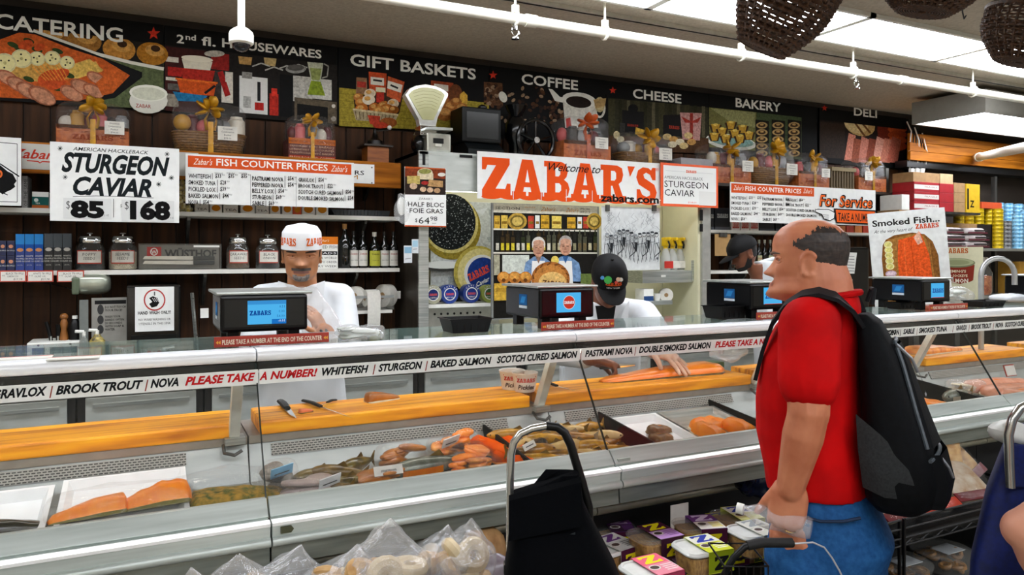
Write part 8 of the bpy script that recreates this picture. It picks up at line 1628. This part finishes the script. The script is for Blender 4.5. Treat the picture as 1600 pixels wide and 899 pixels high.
hand(b, wr, (f * .15 - UP).normalized(), l, (.5, .6, .5), 1.02, 1)
for s in (1, -1): limb(b, [J(.02, s * .09, .82), J(.03 * s + .02, s * .11, .46), J(.04 * s, s * .12, .09)], [.09, .055, .04])
remesh('body', b, .0038, SK1, t, 2)
face(t, HM, H1, P1, '#6a5040', '#a8604c')
HQ, HL_, HU = [168, 185, 200, 225, 270, 315, 340, 355, 372], [.66, .60, .46, .28, .22, .28, .46, .60, .66], [.70, .80, .86, .85, .78, .85, .86, .80, .70]
hair(t, HM, H1, lambda a, q: 168 < q < 372 and np.interp(q, HQ, HL_) + .05 * noise.noise(Vector((q * .22, a * 3, 1))) < a < np.interp(q, HQ, HU) + .07 * noise.noise(Vector((q * .3, a * 2, 7))), mat('dark_hair', '#171210', .55, 0, c2='#3a2c24', sc=50, stretch=(1, 1, 3)), .010, P1, wob=.5)
# T-shirt
b = MB()
torso(b, [(J(.0, 0, .93), .128, .17), (J(.005, 0, .98), .128, .175), (J(.022, 0, 1.08), .132, .18), (J(.025, 0, 1.17), .13, .18), (J(.018, 0, 1.28), .122, .175), (J(.0, 0, 1.36), .105, .165), (J(-.018, 0, 1.41), .088, .125), (J(-.02, 0, 1.445), .08, .098)], f, r, pw=.8)
for s, sh, eb in ((1, sl, el), (-1, sr, er)): limb(b, [J(.0, s * .09, 1.39), sh, sh.lerp(eb, .66)], [.072, .075, .074], 18)
sh_ = remesh('t_shirt', b, .006, REDT, t, 6)
MB().tube([J(-.02 + .084 * math.sin(q), .098 * math.cos(q), 1.44 - .014 * math.sin(q)) for q in np.linspace(0, 2 * math.pi, 29)[:-1]], .009, 8, closed=True).build('collar', REDT, t, **SM)
# trousers
b = MB(); torso(b, [(J(-.005, 0, .985), .10, .14), (J(-.008, 0, .945), .112, .152), (J(-.018, 0, .89), .13, .168), (J(-.032, 0, .80), .155, .182), (J(-.025, 0, .72), .14, .178)], f, r, pw=.85)
limb(b, [J(.01, .08, .76), J(.03, .1, .46), J(.02, .1, .07)], [.115, .085, .068], 18); limb(b, [J(-.05, -.08, .76), J(-.09, -.1, .46), J(-.13, -.1, .07)], [.115, .085, .068], 18)
remesh('jeans', b, .008, JEAN, t, 6)
MB().tube([J(-.115, .145, .905), J(-.08, .17, .898), J(-.03, .18, .892), J(.02, .172, .895)], .004, 6).build('pocket_seam', mat('jean_dark', '#0d2746', .8), t, **SM)
for s, o_ in ((1, .05), (-1, -.1)): MB().ell(J(o_, s * .12, .045), (.13, .05, .045), 16, 10, Matrix.Rotation(yaw, 3, 'Z'), pw=.7).build('shoe', BLACKP(), t, **SM)
kn = wl + hd * .105; MB().tube([kn + l * (.002 - .016 * math.cos(a)) + (UP * .2 + f).normalized() * (.012 * math.sin(a)) + f * -.012 for a in np.linspace(0, 2 * math.pi, 15)[:-1]], .0022, 6, closed=True).build('ring', mat('gold_ring', '#c9a04a', .25, .9), t, **SM)
# water bottle in the fist
bc = wl + hd * .085 + f * .01; ax = (f + UP * .12).normalized(); Mb = ax.to_track_quat('Z', 'X').to_matrix()
tb = thing('water_bottle', 'clear crumpled water bottle gripped in the customer hand', 'bottle', bc); MB().lathe([(.024, -.07), (.028, -.06), (.03, -.03), (.027, 0), (.03, .03), (.028, .055), (.013, .085), (.012, .1)], bc, 18, Mb).build('bottle', BREADBAG(), tb, **SM); MB().lathe([(.014, .095), (.014, .112), (0, .113)], bc, 14, Mb).build('cap', WHITEP(), tb, **SM)
# backpack
BPK = mat('backpack_black', '#05070a', .75, 0, .35, 90, bump=.2, spec=.15); STR = mat('strap_charcoal', '#15171a', .7, 0, .3, 60, spec=.2); ZIP = mat('zip_charcoal', '#4a5258', .5, .1, .2, 60)
tp = thing('backpack', 'black teardrop backpack with zip pockets on the customer back', 'backpack', J(-.2, 0, .9))
rows = [(1.40, -.10, -.13, .055), (1.38, -.098, -.155, .085), (1.30, -.105, -.195, .115), (1.18, -.11, -.235, .135), (1.08, -.115, -.272, .148), (1.0, -.115, -.29, .15), (.945, -.12, -.28, .138), (.92, -.14, -.25, .11)]
def brg(z, y0, y1, hw, n=28): return [J((y0 + y1) / 2 + (y0 - y1) / 2 * math.copysign(abs(math.sin(q)) ** .6, math.sin(q)), hw * math.copysign(abs(math.cos(q)) ** .6, math.cos(q)) + .02, z) for q in np.linspace(0, 2 * math.pi, n + 1)[:-1]]
MB().loft([brg(*w_) for w_ in rows]).build('main_bag', BPK, tp, smooth=True, ang=60)
def face_y(z): return float(np.interp(z, [w_[0] for w_ in rows][::-1], [w_[2] for w_ in rows][::-1]))
def onface(lf, z, o=.0): return J(face_y(z) + abs(lf - .02) ** 2 * 1.6 - o, lf, z)
lp = MB().loft([[onface(a, z, .028 if 0 < i < 4 else .002) for i, a in enumerate((-.09, -.075, .02, .115, .13))] for z in (.945, .96, 1.0, 1.06, 1.075)], False).build('lower_pocket', BPK, tp, **SM)
MB().tube([onface(a, 1.075 - .1 * abs(a - .02), .012) for a in np.linspace(-.10, .14, 9)], .005, 6).build('zipper', ZIP, lp, **SM)
MB().tube([onface(.1, 1.068, .022), onface(.1, 1.045, .034), onface(.095, 1.02, .036)], .0035, 6).build('zip_pull', mat('zip_grey', '#8d9094', .35, .6), lp)
up_ = MB().loft([[onface(a * (.55 + .45 * (1.33 - z) / .24), z, .02 if 0 < i < 4 else .002) for i, a in enumerate((-.10, -.08, .02, .12, .14))] for z in (1.09, 1.12, 1.2, 1.28, 1.33)], False).build('upper_pocket', BPK, tp, **SM)
MB().tube([onface(.135 * (.55 + .45 * (1.33 - z) / .24), z, .012) for z in np.linspace(1.09, 1.31, 9)] + [onface(a, 1.335, .012) for a in (.06, .02, -.03)], .005, 6).build('zipper', ZIP, up_, **SM)
MB().tube([onface(.075, 1.33, .016), onface(.06, 1.295, .03), onface(.045, 1.26, .03)], .004, 6).build('zip_pull', mat('zip_grey'), up_)
p = PR(None); p.text('Neapak', -.022, 0, .011, '#b9bcc0', .024, .01, .1, 2); o = p.build('logo_print', tp, w=False); off = wloc(tp); ys = onface(.03, 1.20, .026); e1 = (onface(.0, 1.20, .026) - onface(.06, 1.20, .026)).normalized(); e3 = (onface(.03, 1.22, .026) - onface(.03, 1.18, .026)).normalized(); nn = e1.cross(e3)
for v in o.data.vertices: v.co = ys - off + e1 * v.co.x + e3 * v.co.z + nn * .002
MB().loft([[J(-.105, .145, 1.16), J(-.16, .165, 1.12), J(-.21, .162, 1.07)], [J(-.11, .155, 1.08), J(-.17, .18, 1.04), J(-.23, .172, 1.02)], [J(-.12, .14, .98), J(-.17, .168, .97), J(-.24, .155, .97)]], False).build('mesh_pocket', mat('mesh_grey', '#23282b', .7, 0, c2='#101214', sc=160), tp, **SM)
def strap(pts, w, name):
    b = MB(); P = [Vector(q) for q in pts]
    rings = []
    for i, q in enumerate(P):
        d = (P[min(i + 1, len(P) - 1)] - P[max(i - 1, 0)]).normalized(); n_ = (q - J(0, q.dot(l) * 0 + .0, q.z)).normalized(); s = d.cross((q - J(0, .1, 1.25))).normalized(); o_ = s.cross(d).normalized()
        ww = w[i]; rings.append([q + s * ww + o_ * .004, q - s * ww + o_ * .004, q - s * ww - o_ * .006, q + s * ww - o_ * .006])
    b.loft(rings); return b.build(name, STR, tp, **SM)
strap([J(-.11, .09, 1.38), J(-.09, .115, 1.42), J(-.06, .13, 1.448), J(-.02, .138, 1.46), J(.02, .14, 1.452), J(.06, .138, 1.425), J(.095, .13, 1.375), J(.122, .12, 1.30), J(.142, .115, 1.22)], [.03, .034, .036, .036, .034, .03, .022, .012, .008], 'shoulder_strap')
strap([J(-.11, -.05, 1.38), J(-.09, -.09, 1.42), J(-.06, -.11, 1.445), J(-.02, -.115, 1.455), J(.02, -.12, 1.445)], [.03, .034, .036, .034, .028], 'shoulder_strap')
MB().tube([J(-.12, .0, 1.43), J(-.13, .0, 1.465), J(-.14, .045, 1.465), J(-.135, .045, 1.425)], .006, 6).build('grab_loop', STR, tp, **SM)
# -- worker with the paper hat
COAT = mat('white_coat', '#dfe3e6', .75, 0, c2='#cfd4d8', sc=6, bump=.1, spec=.2)
SK2 = mat('skin_tan', '#bb8058', .5, 0, c2='#a06a44', sc=14, sub=.06)
def coat(t, rows, f, r, sleeves, m=COAT, vox=.009, name='white_coat'):
    b = MB(); torso(b, rows, f, r, pw=.8)
    for pts, rad in sleeves: limb(b, pts, rad, 16)
    return remesh(name, b, vox, m, t, 6)
yaw = math.radians(63.6 + 180 + 14); f = dirv(yaw); r = dirv(yaw - math.pi / 2); l = -r
O = atD(472, 400, 3.3); O.z = 0; t = thing('person', 'worker in white coat and orange lettered paper hat inspecting a clear bag', 'person', (O.x, O.y, 0)); J = lambda fw, lf, z: O + f * fw + l * lf + UP * z
b = MB(); H2 = .232; HM = hm(J(.02, 0, 1.445), yaw, .16); P2 = {'nose': .125, 'w': 1.04, 'jowl': .05}
head(b, HM, H2, P2); torso(b, [(J(-.02, 0, 1.30), .07, .09), (J(-.02, 0, 1.38), .062, .066), (J(.0, 0, 1.48), .062, .062)], f, r, pw=.95); torso(b, [(J(-.02, 0, .8), .1, .15), (J(-.02, 0, 1.1), .1, .16), (J(-.02, 0, 1.3), .07, .12)], f, r)
shl, ell, wll = J(-.02, .165, 1.355), J(.08, .2, 1.12), J(.30, .10, 1.215)
shr, elr, wrr = J(-.02, -.165, 1.355), J(.06, -.21, 1.1), J(.30, .03, 1.14)
limb(b, [shl, ell, wll], [.055, .045, .03]); limb(b, [shr, elr, wrr], [.055, .045, .03])
hand(b, wll, (UP * .8 - l * .35 + f * .1).normalized(), -f * .2 - l * .5, (.25, .3, .25), 1.05, 1, .1)
for s in (1, -1): limb(b, [J(-.02, s * .09, .82), J(0, s * .1, .45), J(-.01, s * .1, .04)], [.09, .055, .04])
remesh('body', b, .0045, SK2, t, 3)
face(t, HM, H2, P2, '#1c140e', '#7a4a3c', '#3a3430', SK2)
hair(t, HM, H2, lambda a, q: a > .40 and (q > 180 or q < 14 or q > 166) and (a > .46 or 195 < q < 345) and a < .75, mat('short_dark_hair', '#1a1715', .7, 0, c2='#4a4644', sc=90), .014, P2)
hair(t, HM, H2, lambda a, q: .02 < a < .17 and 62 < q < 118 and not (.15 < a and 78 < q < 102), mat('grey_stubble', '#4a4340', .8, 0, c2='#8a8580', sc=120), .006, P2, 'goatee')
coat(t, [(J(-.02, 0, .55), .15, .21), (J(-.02, 0, .85), .14, .2), (J(-.02, 0, 1.1), .13, .175), (J(-.025, 0, 1.27), .115, .18), (J(-.03, 0, 1.37), .085, .15), (J(-.025, 0, 1.425), .07, .09)], f, r, [([J(-.03, .1, 1.375), shl, ell, ell.lerp(wll, .82)], [.06, .072, .062, .05]), ([J(-.03, -.1, 1.375), shr, elr, elr.lerp(wrr, .85)], [.06, .072, .062, .05])])
for s in (1, -1): MB().loft([[J(.075, s * .012, 1.33), J(.085, s * .04, 1.36), J(.05, s * .07, 1.43)], [J(.09, s * .03, 1.26), J(.10, s * .085, 1.31), J(.04, s * .1, 1.44)]], False).build('lapel', COAT, t, **SM)
hand(b := MB(), wrr, (f * .5 + l * .6 + UP * .35).normalized(), UP, (.5, .6, .5), 1.05, -1); limb(b, [elr.lerp(wrr, .86), wrr], [.038, .035]); remesh('black_glove', b, .004, mat('black_latex', '#0a0a0b', .3), t, 3)
# paper hat
Hm = HM @ Matrix.Translation((0, -.02 * H2, .60 * H2)) @ Matrix.Rotation(.06, 4, 'X')
def hatring(z, a, bb, pt=.0): return [Hm @ Vector((a * math.copysign(abs(math.cos(q)) ** .9, math.cos(q)), bb * math.copysign(abs(math.sin(q)) ** .9, math.sin(q)), z + pt * (abs(math.sin(q)) > .9) * 0)) for q in np.linspace(0, 2 * math.pi, 41)[:-1]]
PAPH = mat('hat_paper', '#dcdfe0', .7, 0, .04, 12)
hat = MB().loft([hatring(.0, .088, .108), hatring(.07, .084, .105), hatring(.078, .08, .102), hatring(.098, .066, .09), hatring(.108, .02, .075)]).build('paper_hat', PAPH, t, **SM)
for k, a0 in enumerate((-75, 15)):
    q = PR(None); q.slab(0, .018, .034, '#d9641c', '#dcdfe0', .1); vs = q.v
    o = q.build('hat_lettering', hat, w=False); off = wloc(hat)
    for v in o.data.vertices:
        a = math.radians(90 - a0 - 0) - v.co.x / .093 * (1); lift = 1.02 + (-v.co.y) * 4; v.co = (Hm @ Vector((.0875 * lift * math.cos(math.pi - a + 0) * -1 * -1, .108 * lift * math.sin(a), v.co.z))) - off
# the bag he holds up
c = wll + UP * .07 + f * .03; tb = thing('food_bag', 'clear plastic bag held up by the paper hat worker', 'bag', c); MB().loft([[c + l * (w_ * math.cos(q)) * 1.0 + f * (.35 * w_ * math.sin(q) * (1 + .3 * noise.noise(Vector((q, z * 20, 1))))) + UP * z - l * (z * .35 + .02) for q in np.linspace(0, 2 * math.pi, 21)[:-1]] for z, w_ in ((-.16, .05), (-.12, .085), (-.05, .085), (.03, .075), (.09, .05), (.14, .035))]).build('bag_film', BAG(), tb, **SM); MB().ell(c - UP * .07, (.05, .03, .06), 14, 10, crump=.2, fr=20).build('filling', mat('brown_filling', '#a8642c', .5, 0, .2, 30), tb, **SM)
# -- worker with the black cap, slicing
SK3 = mat('skin_brown', '#7c4c34', .5, 0, c2='#663a26', sc=14, sub=.05); yaw = math.radians(63.6 + 180 + 4); f = dirv(yaw); r = dirv(yaw - math.pi / 2); l = -r
O = atD(942, 400, 3.62); O.z = 0; t = thing('person', 'worker in white coat and black cap bending over the board to slice salmon', 'person', (O.x, O.y, 0)); J = lambda fw, lf, z: O + f * fw + l * lf + UP * z
b = MB(); H3 = .222; HM = hm(J(.07, 0, 1.352), yaw, .72); P3 = {'jowl': .03}
head(b, HM, H3, P3); torso(b, [(J(-.02, 0, 1.25), .07, .1), (J(.02, 0, 1.36), .06, .065), (J(.055, 0, 1.45), .06, .06)], f, r, pw=.95); torso(b, [(J(-.08, 0, .8), .1, .15), (J(-.06, 0, 1.05), .1, .16), (J(-.03, 0, 1.28), .07, .13)], f, r)
HL, HR = onY(1018, 2.42, 1.178), onY(925, 2.50, 1.14)
shl, shr = J(-.0, .2, 1.255), J(-.0, -.2, 1.255); ell = shl.lerp(HL, .48) + Vector((.09, 0, -.07)); elr = shr.lerp(HR, .5) + Vector((-.10, 0, -.06))
limb(b, [shl, ell, HL], [.055, .045, .03]); limb(b, [shr, elr, HR], [.055, .045, .03])
hdl = (Vector((.42, -1, -.36))).normalized(); hand(b, HL, hdl, -UP + Vector((0, -.1, 0)), (.2, .15, .1), 1.08, -1, .22)
hand(b, HR, Vector((.85, -.5, -.3)), Vector((.2, -.3, -.9)), (.7, .9, .8), 1.02, 1)
for s in (1, -1): limb(b, [J(-.1, s * .09, .82), J(-.08, s * .1, .45), J(-.1, s * .1, .04)], [.09, .055, .04])
remesh('body', b, .0045, SK3, t, 3); face(t, HM, H3, P3, '#15100c', '#5c3428', None, SK3)
gl = MB(); limb(gl, [HL + Vector((.0, .05, .03)), HL], [.034, .0335]); hand(gl, HL, hdl, -UP + Vector((0, -.1, 0)), (.2, .15, .1), 1.14, -1, .22); remesh('clear_glove', gl, .004, mat('pale_glove', '#d8b8a4', .3, 0, c2='#c79c86', sc=30, sub=.05), t, 3)
coat(t, [(J(-.1, 0, .55), .14, .21), (J(-.1, 0, .85), .13, .2), (J(-.085, 0, 1.05), .13, .205), (J(-.06, 0, 1.17), .125, .21), (J(-.03, 0, 1.27), .095, .19), (J(-.005, 0, 1.33), .07, .12)], f, r, [([J(-.02, .1, 1.28), shl, ell, ell.lerp(HL, .8)], [.065, .078, .066, .05]), ([J(-.02, -.1, 1.28), shr, elr, elr.lerp(HR, .8)], [.065, .078, .066, .05])])
for s in (1, -1): MB().loft([[J(.085, s * .02, 1.2), J(.095, s * .06, 1.235), J(.06, s * .1, 1.31)], [J(.10, s * .03, 1.12), J(.1, s * .1, 1.2), J(.05, s * .12, 1.335)]], False).build('lapel', COAT, t, **SM)
MB().loft([[J(.068, s * w_, z) for s in (-1, 0, 1)] for z, w_ in ((1.31, .05), (1.25, .04), (1.2, .025), (1.14, .008))], False).build('undershirt', mat('black_shirt', '#0b0b0c', .8), t, **SM)
apr = MB().loft([[J(.09 + .012 * math.sin(a * 9 + z * 20), a, z) for a in np.linspace(-.2, .2, 15)] for z in np.linspace(.62, 1.06, 9)], False).build('plastic_apron', BAG(), t, **SM)
CAPM = mat('cap_black', '#060607', .7, 0, .3, 80, spec=.2)
def cap(t, M, H, m=CAPM, p={}):
    n = 40; C = lambda tt, q, o: M @ (hsurf(tt, q, H, {'nose': 0}) + (hsurf(tt, q, H, {'nose': 0}) - Vector((0, 0, .55 * H))).normalized() * o)
    cp = MB().loft([[C(tt, q, .012 + (.006 if tt > .9 else 0)) for q in np.linspace(0, 2 * math.pi, n + 1)[:-1]] for tt in (.60, .66, .74, .82, .9, .96, .995)]).build('cap_crown', m, t, **SM)
    rows = [[], [], []]
    for a in np.linspace(25, 155, 17):
        q = math.radians(a); p0 = hsurf(.615, q, H, {'nose': 0}); d = Vector((p0.x * .6, 1, 0)).normalized(); w = math.sin(math.radians((a - 25) / 130 * 180)) ** .6
        for k in range(3): rows[k].append(M @ (p0 * 1.03 + Vector((0, .01, 0)) + Vector((0, .078 * w * k / 2, -.016 * k * k / 4 * w - .012 * (p0.x / (.33 * H)) ** 2))))
    vis = MB(); vis.loft(rows, False); vis.loft([[q + (M.to_3x3() @ Vector((0, 0, -.004))) for q in rr] for rr in rows], False); vis.build('cap_visor', m, cp, **SM)
    MB().ell(C(.999, 0, .016), .008, 8, 6).build('cap_button', m, cp, **SM); return cp
cp = cap(t, HM, H3)
# pins on the cap front
for k, (a, tt, rr, col) in enumerate(((72, .82, .018, '#2f9a3a'), (103, .83, .010, '#c9a88a'), (113, .82, .009, '#d8d4cc'), (50, .82, .009, '#3a7ab0'), (95, .79, .007, '#b8402c'))):
    q = math.radians(a); pc = HM @ (hsurf(tt, q, H3, {'nose': 0})); nrm = (pc - HM @ Vector((0, 0, .5 * H3))).normalized(); MB().cyl(pc + nrm * .012, pc + nrm * .017, rr, n=14).build('cap_pin', mat('pin_' + col[1:], col, .35), cp)
q = PR(None); q.slab(-.034, .0, .014, '#c9501c', '#060607', .034); q.text('NEW YORK', -.026, -.014, .008, '#d8d8d4', .026, .02, 0, 1); o = q.build('cap_lettering', cp, w=False); off = wloc(cp)
for v in o.data.vertices:
    a = math.pi / 2 + v.co.x / .085; tt = .72 + v.co.z / H3; pc = hsurf(tt, a, H3, {'nose': 0}); pc = pc + (pc - Vector((0, 0, .5 * H3))).normalized() * (.0145 - v.co.y * 3); v.co = (HM @ pc) - off
MB().cyl(HL + Vector((.0, .055, .036)), HL + Vector((0, .04, .026)), .037, n=16).build('watch_band', BLACKP(), t, **SM)
# his slicing knife
k0 = HR + Vector((.06, -.045, -.03)); k1 = onY(992, 2.36, ZB + .05); tk = thing('slicing_knife', 'long slicing knife held by the black cap worker', 'knife', k0); MB().tube([k0 - (k1 - k0).normalized() * .05, k0 + (k1 - k0) * .25], .009, 8).build('handle', DSTEEL(), tk, **SM); dz = Vector((0, 0, .009)); ka = k0 + (k1 - k0) * .25; MB().loft([[ka - dz, ka + Vector((0, -.0015, 0)), ka + dz, ka + Vector((0, .0015, 0))], [k1 - dz * .4, k1 + Vector((0, -.001, 0)), k1 + dz * .4, k1 + Vector((0, .001, 0))]]).build('blade', CHROME(), tk)
# -- far worker in a black cap, profile to the left
yaw = math.radians(153.6 + 10); f = dirv(yaw); r = dirv(yaw - math.pi / 2); l = -r
O = atD(1192, 400, 4.7); O.z = 0; t = thing('person', 'stooping worker in white coat and black cap seen in profile beyond the third scale', 'person', (O.x, O.y, 0)); J = lambda fw, lf, z: O + f * fw + l * lf + UP * z
b = MB(); HM = hm(J(.09, 0, 1.475), yaw, .45); head(b, HM, .205, {}); torso(b, [(J(-.03, 0, 1.33), .07, .1), (J(.02, 0, 1.42), .06, .065), (J(.06, 0, 1.5), .06, .06)], f, r, pw=.95); torso(b, [(J(-.12, 0, .8), .1, .15), (J(-.1, 0, 1.1), .1, .16), (J(-.05, 0, 1.33), .08, .13)], f, r)
shl, ell, wll = J(-.05, .19, 1.37), J(.06, .24, 1.1), J(.26, .18, 1.05); shr, elr, wrr = J(-.03, -.19, 1.32), J(.06, -.24, 1.08), J(.26, -.18, 1.05)
limb(b, [shl, ell, wll], [.055, .045, .03]); limb(b, [shr, elr, wrr], [.055, .045, .03]); hand(b, wll, f - UP * .3, -UP, (.3, .4, .3), 1, 1); hand(b, wrr, f - UP * .3, -UP, (.3, .4, .3), 1, -1)
for s in (1, -1): limb(b, [J(-.12, s * .09, .82), J(-.1, s * .1, .45), J(-.12, s * .1, .04)], [.09, .055, .04])
remesh('body', b, .0055, SK3, t, 3); face(t, HM, .205, {}, '#15100c', '#5c3428', None, SK3); cap(t, HM, .205)
hair(t, HM, .205, lambda a, q: (a > .3 and 190 < q < 350 and a < .66) or (a < .17 and 30 < q < 150 and a > .01) or (.05 < a < .42 and (np.interp(a, [.05, .2, .42], [8, 2, -4]) < q < np.interp(a, [.05, .2, .42], [40, 30, 4]) or np.interp(a, [.05, .2, .42], [140, 150, 176]) < q < 184)), mat('black_hair', '#0e0b0a', .8), .012, {})
coat(t, [(J(-.12, 0, .55), .14, .21), (J(-.12, 0, .85), .13, .2), (J(-.12, 0, 1.12), .15, .21), (J(-.11, 0, 1.32), .15, .21), (J(-.09, 0, 1.44), .13, .19), (J(-.055, 0, 1.515), .09, .12)], f, r, [([J(-.04, .1, 1.36), shl, ell, ell.lerp(wll, .85)], [.065, .078, .066, .05]), ([J(-.04, -.1, 1.36), shr, elr, elr.lerp(wrr, .85)], [.065, .078, .066, .05])])
MB().tube([J(-.05 + .085 * math.sin(q), .105 * math.cos(q), 1.51 - .03 * math.sin(q)) for q in np.linspace(0, 2 * math.pi, 25)[:-1]], .012, 8, closed=True).build('collar', COAT, t, **SM)
# -- shopper beyond the right edge: only an elbow shows
SK4 = mat('skin_light', '#d3987c', .5, 0, c2='#bd7f64', sc=14, sub=.08); yaw = math.radians(153.6 - 20); f = dirv(yaw); r = dirv(yaw - math.pi / 2); l = -r
el0 = atD(1599, 828, 1.5); O = atD(1840, 400, 1.5); O.z = 0; t = thing('person', 'shopper cut off by the right edge, only a bare elbow showing', 'person', (O.x, O.y, 0)); J = lambda fw, lf, z: O + f * fw + l * lf + UP * z
b = MB(); HM = hm(J(.04, 0, 1.40), yaw, .1); head(b, HM, .225, {}); torso(b, [(J(-.02, 0, 1.3), .07, .09), (J(.0, 0, 1.38), .058, .06), (J(.02, 0, 1.47), .058, .058)], f, r, pw=.95); torso(b, [(J(0, 0, .8), .1, .15), (J(0, 0, 1.1), .1, .15), (J(-.01, 0, 1.3), .07, .12)], f, r)
shl = J(-.01, .17, 1.28); wll = el0 + Vector((sa, -ca, 0)) * .12 + Vector((0, 0, -.22)); limb(b, [shl, el0, wll], [.05, .042, .028]); hand(b, wll, -UP + f * .2, -l, (.5, .6, .5), .95, -1)
limb(b, [J(-.01, -.17, 1.28), J(0, -.22, 1.02), J(.05, -.2, .8)], [.05, .042, .028]); hand(b, J(.05, -.2, .8), -UP, l, (.3, .4, .3), .95, 1)
for s in (1, -1): limb(b, [J(0, s * .08, .8), J(.01, s * .09, .44), J(0, s * .09, .08)], [.085, .055, .04])
remesh('body', b, .006, SK4, t, 3); face(t, HM, .225, {}, '#4a3424', '#a8604c', None, SK4)
hair(t, HM, .225, lambda a, q: (a > .3 and 180 < q < 360) or a > .72, mat('brown_hair', '#3a281c', .6, 0, .3, 60), .03, {})
coat(t, [(J(0, 0, .8), .12, .17), (J(0, 0, 1.0), .115, .165), (J(0, 0, 1.2), .115, .17), (J(-.01, 0, 1.3), .08, .15), (J(-.01, 0, 1.34), .065, .09)], f, r, [([shl, shl.lerp(el0, .5)], [.065, .06]), ([J(-.01, -.17, 1.28), J(-.005, -.2, 1.15)], [.065, .06])], mat('grey_top', '#8a8f94', .8), .008, 'grey_top')
b = MB(); torso(b, [(J(0, 0, .88), .11, .165), (J(0, 0, .75), .12, .175)], f, r)
for s in (1, -1): limb(b, [J(0, s * .085, .76), J(.01, s * .095, .44), J(0, s * .095, .08)], [.1, .07, .055])
remesh('trousers', b, .009, mat('dark_trousers', '#1c2028', .8), t, 5)
for s in (1, -1): MB().ell(J(.05, s * .09, .04), (.12, .045, .04), 14, 9, Matrix.Rotation(yaw, 3, 'Z'), pw=.7).build('shoe', BLACKP(), t, **SM)
